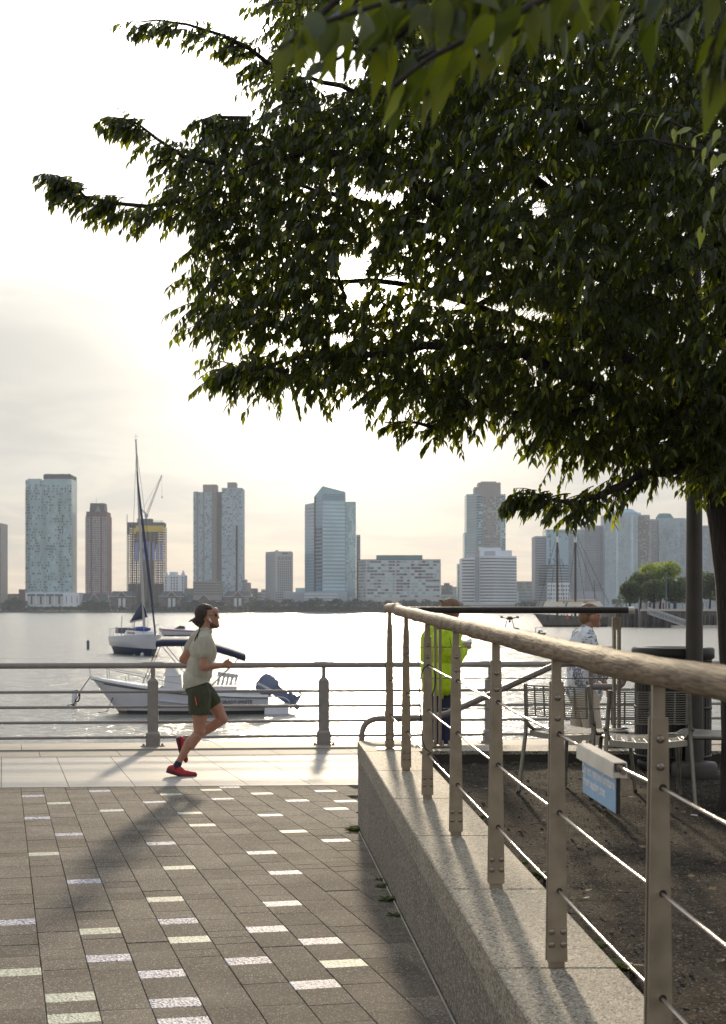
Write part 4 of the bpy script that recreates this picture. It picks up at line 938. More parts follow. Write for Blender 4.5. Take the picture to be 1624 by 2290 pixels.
# ================================================================ drone
DY = 36.0
def Qd(px, py, dy=0.0): return P(px, py, DY)+Vector((0, dy, 0))
dr = thing('drone', 'small black four rotor drone hovering over the river', 'drone', Qd(1140, 1383)); dc = Qd(1140, 1383)
mb = MB(); mb.sphere(dc, (.09, .11, .038), 14, 8); mb.box(dc+Vector((0, 0, .03)), (.10, .14, .03)); mb.build('body', M['rubber'], dr)
for sx_, sy_ in ((-1, -1), (1, -1), (1, 1), (-1, 1)):
    e_ = dc+Vector((sx_*.19, sy_*.15, .02)); mb = MB(); mb.tube([dc, e_], .011, 6); mb.lathe(e_-Vector((0, 0, .015)), [(.018, 0), (.018, .045), (.008, .05)], 8); mb.build('arm', M['rubber'], dr)
    mb = MB(); a_ = random.uniform(0, 3); v_ = Vector((math.cos(a_)*.12, math.sin(a_)*.12, 0)); mb.bar(e_+Vector((0, 0, .042))-v_, e_+Vector((0, 0, .042))+v_, .016, .003); mb.build('propeller', M['rubber'], dr)
for sx_ in (-1, 1):
    mb = MB(); x_ = dc.x+sx_*.11; mb.tube([(dc.x+sx_*.05, DY, dc.z-.02), (x_, DY-.05, dc.z-.22)], .007, 5); mb.tube([(dc.x+sx_*.05, DY, dc.z-.02), (x_, DY+.05, dc.z-.22)], .007, 5); mb.tube([(x_, DY-.12, dc.z-.225), (x_, DY+.12, dc.z-.225)], .008, 5); mb.build('landing_leg', M['rubber'], dr)
mb = MB(); mb.sphere(dc+Vector((0, -.03, -.07)), .03, 10, 6); mb.tube([dc, dc+Vector((0, -.03, -.07))], .01, 5); mb.build('camera_gimbal', M['rubber'], dr)
mb = MB(); mb.sphere(dc+Vector((-.06, -.1, .02)), .009, 6, 4); mb.build('red_lamp', M['orange'], dr)

# ================================================================ boats
M['gel'] = mat('white_gelcoat', (0.60, 0.61, 0.66), 0.25, var=0.05, vscale=2, coat=.3)
M['hullstripe'] = mat('hull_stripe', (0.10, 0.10, 0.12), 0.35)
M['stain'] = mat('waterline_stain', (0.34, 0.29, 0.18), 0.7, c2=(0.18, 0.12, 0.06), vscale=3)
M['boot'] = mat('black_bottom_paint', (0.02, 0.018, 0.018), 0.6)
M['canvas'] = mat('navy_canvas', (0.035, 0.042, 0.085), 0.8, bump=.5, bscale=8, bdist=.02)
M['motor'] = mat('outboard_blue_grey', (0.13, 0.16, 0.25), 0.3)
M['redstripe'] = mat('red_stripe', (0.45, 0.03, 0.03), 0.35)
M['bluebottom'] = mat('navy_bottom_paint', (0.02, 0.035, 0.10), 0.5)
M['alu'] = mat('spar_aluminium', (0.42, 0.42, 0.44), 0.4, metal=.6)
def hull(mb_side, mb_boot, X, L_, B, Hb, Hs, tumble=0, nst=18, boot=.18, flare=1.0, transom=.82, rake=.18):
    """hull from bow (x=0) to stern (x=L_); sheer height Hb at the bow and Hs at the stern. returns sheer rows"""
    rows = []; sheer = []
    for i in range(nst+1):
        t = i/nst; s_ = math.sin(min(1, t*1.55)*math.pi/2)**.75; w_ = B/2*(s_ if t < .65 else 1-(1-transom)*((t-.65)/.35)**1.5)
        zs = Hs+(Hb-Hs)*(1-t)**1.8; zk = -.35*min(1, t*5)+(.0 if t > 0 else 0); xo = rake*L_*(1-t)**2.2
        def xx(z): return L_*t + xo*(1-max(0, (z-zk))/(zs-zk+.001))*1.0
        ww = [w_*.02, w_*.62, w_*.80, w_*.9, w_*.97, w_*1.0]; zz = [zk, zk*.3+.02, boot, zs*.45, zs*.75, zs]
        r = [Vector((xx(z), -w, z)) for w, z in zip(ww[::-1], zz[::-1])]+[Vector((xx(z), w, z)) for w, z in zip(ww, zz)]
        rows.append(r); sheer.append((r[0], r[-1]))
    up = [r[:4] for r in rows]; mb_side.grid(up, True); mb_side.grid([r[8:] for r in rows], True); mb_boot.grid([r[3:9] for r in rows], True)
    mb_side.add([r for r in rows[-1]], [tuple(range(12))])
    return rows
def boat_mat(o, yaw=0): return Matrix.Translation(o) @ Matrix.Rotation(yaw, 4, 'Z')
# ---- fishing boat moored nearest
FY = 55.4; bow = P(207, 1361, FY); bow.z = WATER
fb = thing('motorboat', 'white centre console fishing boat with navy canopy and big outboard moored nearest the railing', 'boat', (bow.x+3.2, FY, WATER))
Mf = boat_mat(Vector((bow.x, FY-.4, WATER)), R(4)); Lf = 6.45
a = MB(); b2 = MB(); a.X = Mf; b2.X = Mf
rows = hull(a, b2, Mf, Lf, 2.35, 1.33, .68, boot=.10, rake=.16)
a.build('hull', M['gel'], fb); b2.build('hull_bottom', M['stain'], fb)
mb = MB(); mb.X = Mf
deck = [[r[0]*(1-k/4)+r[-1]*(k/4)+Vector((0, 0, -.02 if 0 < k < 4 else 0)) for k in range(5)] for r in rows]; 
mb.grid(deck[:8], True); mb.build('foredeck', M['gel'], fb)
mb = MB(); mb.X = Mf; mb.grid([[v+Vector((0, 0, -.45)) for v in r] for r in deck[7:]], True)
for r0, r1 in zip(rows[7:-1], rows[8:]):
    for s in (0, -1): mb.add([r0[s], r1[s], r1[s]+Vector((0, .14 if s == 0 else -.14, 0)), r0[s]+Vector((0, .14 if s == 0 else -.14, 0)), r1[s]+Vector((0, .14 if s == 0 else -.14, -.45)), r0[s]+Vector((0, .14 if s == 0 else -.14, -.45))], [(0, 1, 2, 3), (3, 2, 4, 5)])
mb.build('cockpit', M['gel'], fb)
mb = MB(); mb.X = Mf
for off, z0, z1 in ((.012, -.075, -.0), ): mb.grid([[r[0]+Vector((0, -.03, z1+.02)), r[0]+Vector((0, -.035, z0))] for r in rows], True)
mb.build('rub_rail', M['signwhite'], fb)
mb = MB(); mb.X = Mf; mb.grid([[r[0]*.74+r[2]*.26+Vector((0, -.02, .02)), r[0]*.70+r[2]*.30+Vector((0, -.02, .0))] for r in rows[1:]], True); mb.grid([[r[0]+Vector((0, -.032, -.085)), r[0]+Vector((0, -.03, -.115))] for r in rows], True); mb.build('hull_stripe', M['hullstripe'], fb)
mb = MB(); mb.X = Mf; mb.grid([[r[3]+Vector((0, -.012, .02)), r[3]+Vector((0, -.004, -.14))] for r in rows[2:]], True); mb.build('waterline_band', M['boot'], fb)
# console, windshield, leaning seat
mb = MB(); mb.X = Mf; mb.box((3.0, 0, .95), (.7, .8, .9), None, .85); mb.build('console', M['gel'], fb)
mb = MB(); mb.X = Mf; mb.prism([(2.65, -.38, 1.35), (3.25, -.38, 1.35), (3.2, -.38, 1.42), (2.95, -.38, 1.85), (2.85, -.38, 1.85)], (0, .76, 0)); mb.build('windshield', M['signwhite'], fb)
mb = MB(); mb.X = Mf; mb.box((4.85, 0, .72), (.9, 1.0, .5)); mb.build('seat_box', M['gel'], fb)
for i in range(5):
    mb = MB(); mb.X = Mf @ Matrix.Translation((4.66+i*.155, -.3, 1.22)) @ Matrix.Rotation(R(14), 4, 'Y'); mb.box((0, 0, 0), (.075, .05, .42)); mb.build('seat_slat', M['gel'], fb)
mb = MB(); mb.X = Mf @ Matrix.Rotation(R(0), 4, 'Y'); mb.box((4.95, -.3, 1.38), (.72, .06, .16), Euler((0, R(8), 0))); mb.tube([(4.75, -.3, 1.05), (4.75, -.3, .95)], .02, 6); mb.build('seat_back', M['gel'], fb)
# bimini
mb = MB(); mb.X = Mf; cr = []
for i in range(15):
    t = i/14; x = 2.42+3.2*t; z = 2.62-.55*max(0, (t-.35)/.65)**1.4+(-.03 if i == 0 else 0); cr.append([Vector((x, -1.0, z-.16)), Vector((x, -1.0, z)), Vector((x, -.6, z+.06)), Vector((x, 0, z+.09)), Vector((x, .6, z+.06)), Vector((x, 1.0, z)), Vector((x, 1.0, z-.16))])
mb.grid(cr, True); mb.grid([[v-Vector((0, 0, .02)) for v in r][::-1] for r in cr], True); mb.build('canopy', M['canvas'], fb)
for s in (-1, 1):
    for x0, z0, x1, z1 in ((2.5, 2.5, 1.95, 1.1), (3.3, 2.5, 4.0, 1.0), (5.5, 2.1, 4.3, .9), (4.6, 2.35, 4.2, .9), (2.6, 2.5, 3.9, .95)):
        mb = MB(); mb.X = Mf; mb.tube([(x0, s*.98, z0), (x1, s*1.02, z1)], .013, 5); mb.build('canopy_pole', M['rubber'], fb)
# bow rail
for s in (-1, 1):
    for h_, nm in ((.36, 'bow_rail'),):
        mb = MB(); mb.X = Mf; mb.tube([rows[i][0 if s < 0 else -1]*.94+Vector((0, 0, h_+.02*(8-i)))+Vector((0, rows[i][0 if s < 0 else -1].y*.0, 0)) for i in range(0, 11)], .012, 5); mb.build(nm, M['alu'], fb)
    for i in (0, 2, 4, 6, 8, 10):
        q_ = rows[i][0 if s < 0 else -1]*.94; mb = MB(); mb.X = Mf; mb.tube([q_, q_+Vector((-.05, 0, .36+.02*(8-i)))], .010, 5); mb.build('stanchion', M['alu'], fb)
mb = MB(); mb.X = Mf; mb.tube([(5.75, -1.0, .7), (5.75, -1.0, 2.6)], .01, 5); mb.build('antenna', M['signwhite'], fb)
# swim platform and hoops
mb = MB(); mb.X = Mf; mb.box((6.75, 0, .14), (.9, 2.0, .42), None, .95); mb.build('swim_platform', M['gel'], fb)
for s in (-.9, -.4): mb = MB(); mb.X = Mf; mb.tube(rnd_path([(6.4, s, .62), (7.0, s, .58), (7.22, s, .45), (7.22, s, .2)], .1, 3), .018, 6); mb.build('transom_rail', M['alu'], fb)
# outboard, tilted
ob = thing('outboard', '', '', (0, 0, 0)); bpy.data.objects.remove(ob)
Mo = Mf @ Matrix.Translation((6.40, -.15, 1.0)) @ Matrix.Rotation(R(-52), 4, 'Y')
mb = MB(); mb.X = Mo
prof = [(.16, -.34), (.235, -.28), (.255, -.05), (.25, .16), (.21, .30), (.10, .36)]
mb.lathe((0, 0, 0), prof, 20, True, 1.55, .85); ocw = mb.build('outboard_motor', M['motor'], fb); ORIG[ocw.name] = wloc(fb)
mb = MB(); mb.X = Mo; mb.box((.06, 0, -.60), (.34, .2, .55), None, 1.2); mb.box((.12, 0, -.98), (.46, .10, .35)); mb.sphere((.16, 0, -1.2), (.34, .075, .075), 12, 8); mb.box((.05, 0, -1.35), (.2, .03, .22)); mb.box((.2, 0, -1.02), (.5, .22, .02)); mb.build('lower_unit', M['motor'], ocw)
for i in range(3):
    mb = MB(); mb.X = Mo @ Matrix.Translation((.52, 0, -1.2)) @ Matrix.Rotation(R(120*i), 4, 'X'); mb.box((0, 0, .1), (.03, .09, .16), Euler((0, 0, R(30)))); mb.build('propeller_blade', M['bolt'], ocw)
# lettering on the cowl and the hull
Mt = Mo @ Matrix.Translation((.02, -.224, .12)) @ Matrix.Rotation(R(-100), 4, 'Y') @ Matrix.Rotation(R(90), 4, 'X')
Mt = Mo @ Matrix.Translation((-.08, -.226, .02)) @ Matrix.Rotation(R(90), 4, 'X') @ Matrix.Rotation(R(100), 4, 'Z')
text_mesh('YAMAHA', .15, .004, 'lettering', M['signwhite'], Mt, ocw, bold=.004)
ri = rows[15]; pa = rows[14][2]*.35+rows[14][1]*.65; pb_ = rows[17][2]*.35+rows[17][1]*.65; dxl = (pb_-pa).normalized(); sl_ = math.atan2(dxl.z, dxl.x)
Mt = Mf @ Matrix.Translation((pa+pb_)/2+Vector((-.25, -.05, -.015))) @ Matrix.Rotation(math.atan2(dxl.y, dxl.x), 4, 'Z') @ Matrix.Rotation(R(90), 4, 'X')
text_mesh('GRADY-WHITE', .165, .004, 'lettering', M['hullstripe'], Mt, fb, bold=.006, w=1)
# mooring lines and buoys
def water_at(py): return F*(CAMZ-WATER)/(py-HY)
def buoy(px, py0, py1, rpx, label, nm='mooring_buoy', m=None, tilt=0, kind='cyl', cat='buoy', grp='mooring buoys on the river'):
    Y = water_at(py1); c = P(px, py1, Y); h_ = (py1-py0)/F*Y; r_ = rpx/F*Y; mb = MB(); mb.X = Matrix.Translation(c) @ Matrix.Rotation(R(tilt), 4, 'Y')
    if kind == 'cyl': mb.lathe((0, 0, -.15), [(r_*.9, 0), (r_, .05), (r_, h_+.05), (r_*.8, h_+.15)], 12)
    else: mb.sphere((0, 0, r_*.4), r_, 12, 8)
    o = mb.build(nm, m or M['gel']); tag(o, label, cat, grp); return o, c, h_
o, c1, h1 = buoy(165, 1542, 1579, 5.5, 'white cylindrical mooring buoy left of the fishing boat bow', tilt=4)
mb = MB(); c_ = c1+Vector((.14, -.05, h1)); mb.tube([c_+Vector((.10*math.sin(t), 0, -.25+.22*math.cos(t))) for t in [i*math.pi/8 for i in range(17)]], .035, 6); rg = mb.build('buoy_ring', M['bin'], o)
bowp = Mf @ rows[0][0]
mb = MB(); mb.tube([bowp, bowp+Vector((-.35, 0, -.5)), bowp+Vector((-.6, 0, -1.0)), Vector((c1.x+.45, FY, WATER+.25)), c1+Vector((.15, 0, .1))], .018, 6); mb.sphere(bowp+Vector((-.62, 0, -1.05)), .06, 8, 6); o = mb.build('mooring_line', M['bin']); tag(o, 'dark mooring line from the fishing boat bow to the white buoy', 'rope')
mb = MB(); bp2 = Mf @ rows[1][2]; mb.tube([bp2, bp2+Vector((-.2, 0, -.5)), Vector((bp2.x-.65, FY, WATER))], .014, 5); o = mb.build('mooring_line', M['bin']); tag(o, 'second thin line dropping from the fishing boat hull into the water', 'rope')
buoy(303, 1440, 1465, 4.5, 'white tilted cylinder buoy in front of the sailboat', tilt=24); buoy(326, 0, 1458, 5, 'small white round buoy, upper of two by the sailboat stem', kind='s'); buoy(319, 0, 1466, 5, 'small white round buoy, lower of two by the sailboat stem', kind='s')
buoy(197, 1432, 1452, 3.2, 'lone thin grey spar buoy standing left of the sailboat', 'spar_buoy', M['hullstripe'])

# ---- sailboat
SY = 122.0; sb0 = P(342, 1361, SY); sb0.z = WATER
sb = thing('sailboat', 'moored sailboat with tall bare mast and navy sail cover, bow turned to the shore', 'sailboat', (sb0.x-1.5, SY+3, WATER))
Mb = Matrix.Translation(Vector((sb0.x+.25, SY-1, WATER))) @ Matrix.Rotation(R(113), 4, 'Z') @ Matrix.Rotation(R(3), 4, 'X')
a = MB(); b2 = MB(); a.X = Mb; b2.X = Mb; rows = hull(a, b2, Mb, 9.6, 3.7, 1.75, 1.35, boot=.55, rake=.10)
a.build('hull', M['gel'], sb); b2.build('hull_bottom', M['bluebottom'], sb)
mb = MB(); mb.X = Mb; mb.grid([[r[0]*(1-k/4)+r[-1]*(k/4)+Vector((0, 0, .05*(k in (1, 2, 3)))) for k in range(5)] for r in rows], True); mb.build('deck', M['gel'], sb)
mb = MB(); mb.X = Mb; mb.box((4.6, 0, 1.72), (4.0, 1.9, .45), None, .85); mb.build('cabin', M['gel'], sb)
for s in (-1, 1):
    mb = MB(); mb.X = Mb; mb.box((4.4, s*.93, 1.76), (2.2, .03, .16)); mb.build('cabin_window', M['lens'], sb)
mb = MB(); mb.X = Mb
for i in range(2, 18, 2):
    for s in (0, -1): mb.tube([rows[i][s], rows[i][s]+Vector((0, 0, .65))], .02, 5)
for s in (0, -1): mb.tube([r[s]+Vector((0, 0, .65)) for r in rows[1:]], .015, 5)
mb.tube([rows[0][0]+Vector((0, 0, .05)), rows[0][0]+Vector((0, .0, .8)), rows[2][0]+Vector((0, 0, .8))], .025, 5); mb.build('lifelines', M['alu'], sb)
mb = MB(); mb.X = Mb; mb.box((8.4, 0, 1.9), (1.0, 2.2, .5)); mb.tube([(9.2, .5, 1.5), (9.2, .5, 3.2)], .03, 5); mb.tube([(9.2, -.6, 1.5), (9.2, -.6, 3.0)], .03, 5); mb.build('cockpit_gear', M['hullstripe'], sb)
def Qs(px, py, dy=0): return P(px, py, SY+3.2+dy)
mast_b, mast_t = Qs(323.5, 1420), Qs(304, 984)
mb = MB(); mb.tube([mast_b, (mast_b+mast_t)/2, mast_t], [.115, .105, .065], 10); mb.build('mast', M['alu'], sb)
mb = MB(); mb.bar(mast_t+Vector((-.12, 0, 0)), mast_t+Vector((.12, 0, .05)), .03, .03); mb.tube([mast_t, mast_t+Vector((0, 0, .5))], .012, 5); mb.tube([mast_t+Vector((-.2, 0, .25)), mast_t+Vector((.2, 0, .3))], .01, 4); mb.build('masthead_vane', M['hullstripe'], sb)
mb = MB(); mb.tube([Qs(306, 1050), Qs(313, 1120, -1), Qs(326, 1230, -2.5), Qs(337, 1320, -3.6), Qs(347.5, 1420, -4.6)], [.04, .085, .11, .10, .06], 8); mb.build('furled_jib', M['canvas'], sb)
for px_ in (297, 331):
    mb = MB(); mb.tube([Qs(305, 1000), Qs(px_ if px_ > 310 else 298, 1200, 0), Qs(px_, 1425, 1)], .016, 5); mb.build('shroud', M['hullstripe'], sb)
mb = MB(); mb.bar(Qs(300, 1205), Qs(327, 1203), .05, .04); mb.build('spreader', M['alu'], sb)
mb = MB(); p0, p1, p2, p3 = Qs(317.5, 1346), Qs(291, 1389, 2.4), Qs(305, 1392, 1.5), Qs(330, 1380)
pr = []
for t in [i/8 for i in range(9)]:
    top = p0*(1-t)+p1*t; bot = p3*(1-t)+(p1+Vector((.1, 0, -.15)))*t; th = .28*(1-t)+.07
    pr.append([top+Vector((0, 0, 0)), (top+bot)/2+Vector((-.1, th, 0)), bot, (top+bot)/2+Vector((.1, -th, 0))])
mb.grid(pr, True, True); mb.add(pr[-1], [(0, 1, 2, 3)]); mb.add(pr[0], [(3, 2, 1, 0)]); mb.build('sail_cover', M['canvas'], sb)
mb = MB(); mb.tube([Qs(323, 1385), Qs(292, 1391, 2.4)], .06, 8); mb.build('boom', M['alu'], sb)
M['bluecover'] = mat('blue_cover', (.03, .07, .25), .7)
mb = MB(); mb.sphere(Qs(318, 1407, -1), (.75, .8, .22), 10, 6); mb.build('deck_cover', M['bluecover'], sb)

# ---- speedboats
def speedboat(name, label, px0, px1, pyw, hpx, stripe, flip=1, cat='boat', yaw=0, cab=True, hm=None):
    Y = water_at(pyw); x0 = P(px0, pyw, Y); L_ = (px1-px0)/F*Y; h_ = hpx/F*Y
    t = thing(name, label, cat, (x0.x+L_/2, Y, WATER)); Mx = Matrix.Translation(Vector((x0.x if flip > 0 else x0.x+L_, Y, WATER))) @ Matrix.Rotation(R(0 if flip > 0 else 180)+yaw, 4, 'Z')
    a = MB(); b2 = MB(); a.X = Mx; b2.X = Mx; rows = hull(a, b2, Mx, L_, L_*.32, h_, h_*.72, boot=h_*.12, rake=.12); a.build('hull', hm or M['gel'], t); b2.build('hull_bottom', M['boot'], t)
    mb = MB(); mb.X = Mx; mb.grid([[r[0]*(1-k/4)+r[-1]*(k/4)+Vector((0, 0, h_*.18*(1 if k in (1, 2, 3) else 0)*math.sin(math.pi*i/18))) for k in range(5)] for i, r in enumerate(rows)], True); mb.build('deck', hm or M['gel'], t)
    if stripe:
        mb = MB(); mb.X = Mx
        for s in (0, -1): mb.grid([[r[s]*.75+r[2 if s == 0 else -3]*.25+Vector((0, -.02 if s == 0 else .02, .03)), r[s]*.5+r[2 if s == 0 else -3]*.5+Vector((0, -.02 if s == 0 else .02, .02))] for r in rows[1:]], True)
        mb.build('hull_stripe', stripe, t)
    if cab:
        mb = MB(); mb.X = Mx; mb.prism([(L_*.38, -L_*.09, h_*.95), (L_*.62, -L_*.09, h_*.9), (L_*.60, -L_*.08, h_*1.25), (L_*.5, -L_*.08, h_*1.35)], (0, L_*.18, 0)); mb.build('windshield', M['lens'], t)
        mb = MB(); mb.X = Mx; mb.box((L_*.97, 0, h_*.75), (L_*.07, L_*.09, h_*.7), None, .8); mb.build('outboard_motor', M['boot'], t)
    return t, Mx, rows, L_, h_, Y
speedboat('speedboat', 'white speedboat with a red side stripe moored behind the runner', 354, 452, 1422, 17, M['redstripe'])
M['darkhull'] = mat('dark_hull_paint', (0.045, 0.05, 0.065), 0.4)
t, Mx, rows, L_, h_, Y = speedboat('motorboat', 'small dark open motorboat right of the drone', 1190, 1222, 1422, 7, None, flip=-1, hm=M['darkhull'])
mb = MB(); mb.X = Mx; mb.box((L_*.4, 0, h_*1.6), (L_*.3, L_*.2, h_*.5)); mb.tube([(L_*.75, 0, h_), (L_*.75, 0, h_*2.6), (L_*.65, 0, h_*2.7)], .05, 5); mb.build('wheelhouse', M['darkhull'], t)
t, Mx, rows, L_, h_, Y = speedboat('rowboat', 'tiny dark boat with an upright box below the drone', 1146, 1166, 1412, 4, None, hm=M['darkhull'], cab=False)
mb = MB(); mb.X = Mx; mb.box((L_*.5, 0, h_*1.4), (L_*.55, L_*.3, h_*1.3), None, .8); mb.build('canopy', M['darkhull'], t)

# ---- schooner with cream awning
KY = 318.0
def Qk(px, py, dy=0): return P(px, py, KY)+Vector((0, dy, 0))
sk = thing('schooner', 'two masted schooner with cream awnings and passengers lying off the pier', 'ship', Qk(1265, 1401)); k0 = P(1194, 1401, KY)
M['khull'] = mat('weathered_grey_hull', (0.14, 0.13, 0.115), 0.6, var=.25, vscale=.7)
Mk = Matrix.Translation(Vector((k0.x, KY, WATER))) @ Matrix.Rotation(R(6), 4, 'Z'); Lk = 15.5
a = MB(); b2 = MB(); a.X = Mk; b2.X = Mk; rows = hull(a, b2, Mk, Lk, 4.4, 2.75, 2.1, boot=.35, rake=.13); a.build('hull', M['khull'], sk); b2.build('hull_bottom', M['boot'], sk)
mb = MB(); mb.X = Mk; mb.grid([[r[0]*(1-k/4)+r[-1]*(k/4)-Vector((0, 0, .3*(k in (1, 2, 3)))) for k in range(5)] for r in rows], True); mb.build('deck', M['bark'], sk)
M['awning'] = mat('cream_awning', (0.52, 0.47, 0.38), .8, trans=(.12, .1, .07))
for x0, x1 in ((1212, 1262), (1264, 1306), (1308, 1346)):
    mb = MB(); A = [Qk(x0, 1356, -2.2), Qk(x1, 1356, -2.2), Qk(x1-4, 1344.5), Qk(x0+8, 1344.5), Qk(x1, 1356, 2.2), Qk(x0, 1356, 2.2)]; mb.add(A+[v-Vector((0, 0, .05)) for v in A], [(0, 1, 2, 3), (3, 2, 4, 5), (6, 9, 8, 7), (9, 11, 10, 8)]); mb.build('awning', M['awning'], sk)
M['spar'] = mat('dark_varnished_spar', (0.07, 0.045, 0.035), .5)
for px_, pt, pb1 in ((1246.6, 1186, 1378), (1287, 1192, 1378)):
    mb = MB(); mb.tube([Qk(px_, pb1), Qk(px_, 1214), Qk(px_-.5, pt)], [.26, .22, .10], 8); mb.build('mast', M['spar'], sk)
    mb = MB(); mb.tube([Qk(px_, 1213), Qk(px_, 1200)], .3, 8); mb.build('mast_band', M['signwhite'], sk)
mb = MB(); mb.tube([Qk(1246, 1343), Qk(1331, 1342.5)], .18, 8); mb.build('boom', M['awning'], sk)
for a_, b_ in (((1247, 1205), (1228, 1356)), ((1247, 1205), (1262, 1356)), ((1287, 1200), (1270, 1356)), ((1287, 1200), (1310, 1356)), ((1287, 1190), (1362, 1350)), ((1247, 1188), (1287, 1194)), ((1287, 1200), (1340, 1356)), ((1247, 1190), (1200, 1370))):
    mb = MB(); mb.tube([Qk(*a_), Qk(*b_)], .045, 4, False); mb.build('shroud', M['spar'], sk)
pc = [mat('coat_%d' % i, c, .8) for i, c in enumerate(((.05, .07, .15), (.4, .4, .42), (.3, .08, .07), (.1, .1, .1)))]
for i in range(13):
    px_ = 1222+i*8.2+random.uniform(-2, 2); zt = Qk(px_, 1372+random.uniform(-1, 2), random.uniform(-1.2, 1.2)); mb = MB()
    mb.cm = i % 4; capsule(mb, zt-Vector((0, 0, .35)), .2, zt-Vector((0, 0, .75)), .22, 8); mb.m = [i % 4]*len(mb.f); k_ = len(mb.f); mb.tube([zt-Vector((.0, 0, .75)), zt-Vector((0, 0, 1.35))], .2, 8); mb.cm = 4; mb.sphere(zt-Vector((0, 0, .12)), .12, 8, 6)
    o = mb.build('person', pc+[M['skin']]); tag(o, '%s passenger from the bow standing at the schooner rail' % ('first', 'second', 'third', 'fourth', 'fifth', 'sixth', 'seventh', 'eighth', 'ninth', 'tenth', 'eleventh', 'twelfth', 'thirteenth')[i], 'person', 'passengers on the schooner')
mb = MB(); mb.sphere(Qk(1266, 1382, -2.1), (.3, .08, .3), 10, 6); mb.build('life_ring', M['orange'], sk)
# tug behind
KY = 330.0; tg = thing('workboat', 'dark blue hulled workboat with white cabin between the schooner and the pier', 'boat', Qk(1372, 1400)); k0 = P(1404, 1401, KY)
Mk = Matrix.Translation(Vector((k0.x, KY, WATER))) @ Matrix.Rotation(R(180), 4, 'Z')
a = MB(); b2 = MB(); a.X = Mk; b2.X = Mk; rows = hull(a, b2, Mk, 7.0, 3.0, 1.6, 1.2, boot=.2, rake=.1); a.build('hull', M['bluebottom'], tg); b2.build('hull_bottom', M['boot'], tg)
mb = MB(); mb.X = Mk; mb.grid([[r[0], r[-1]] for r in rows], True); mb.build('deck', M['gel'], tg)
mb = MB(); c_ = Qk(1367, 1377); mb.box(c_, (3.6, 2.2, 1.6)); mb.build('cabin', M['gel'], tg)
for i in range(4): mb = MB(); mb.box(c_+Vector((-1.3+i*.85, -1.12, .25)), (.6, .05, .5)); mb.build('window', M['lens'], tg)
mb = MB(); mb.box(Qk(1367, 1366), (2.4, 1.6, .5)); mb.build('roof', M['gel'], tg)

# ================================================================ the far shore
def bm_(n, c, r=.7, v=.08, **k): return mat(n, c, r, var=v, vscale=.04, **k)
M['conc'] = bm_('pale_concrete', (0.50, 0.50, 0.51)); M['tan'] = bm_('tan_masonry', (0.33, 0.30, 0.285)); M['brick'] = bm_('red_brick', (0.22, 0.085, 0.085)); M['greyb'] = bm_('grey_masonry', (0.38, 0.44, 0.50))
M['mauve'] = bm_('mauve_masonry', (0.37, 0.38, 0.43)); M['teal'] = bm_('teal_roof', (0.10, 0.20, 0.20)); M['roofd'] = bm_('dark_slate_roof', (0.07, 0.075, 0.09)); M['bwhite'] = bm_('white_cladding', (0.70, 0.74, 0.80))
M['gg'] = mat('green_grey_glass', (0.30, 0.45, 0.49), 0.22, var=.18, vscale=.09, spec=.8); M['bg'] = mat('blue_glass', (0.25, 0.41, 0.52), 0.18, var=.15, vscale=.03, spec=.9); M['dg'] = mat('dark_glass', (0.04, 0.05, 0.065), 0.3, spec=.3)
M['lg'] = mat('pale_glass', (0.47, 0.63, 0.67), 0.25, var=.15, vscale=.05, spec=.8); M['wg'] = mat('window_blind', (0.58, 0.64, 0.66), 0.4); M['mg'] = mat('mid_glass', (0.10, 0.145, 0.18), 0.3, spec=.3)
M['yellow'] = bm_('yellow_safety_netting', (0.60, 0.43, 0.02)); M['bare'] = bm_('bare_concrete_frame', (0.23, 0.18, 0.17)); M['sheet'] = bm_('blue_violet_membrane', (0.22, 0.24, 0.5)); M['crane'] = mat('crane_white', (.35, .34, .33), .5)
M['brick2'] = mat('row_house_brick', (0.15, 0.105, 0.10), .8, var=.25, vscale=.3); M['brown'] = bm_('brown_masonry', (.13, .09, .08))
GLS = ['gg', 'bg', 'dg', 'lg', 'wg', 'mg']
br = random.Random(11)
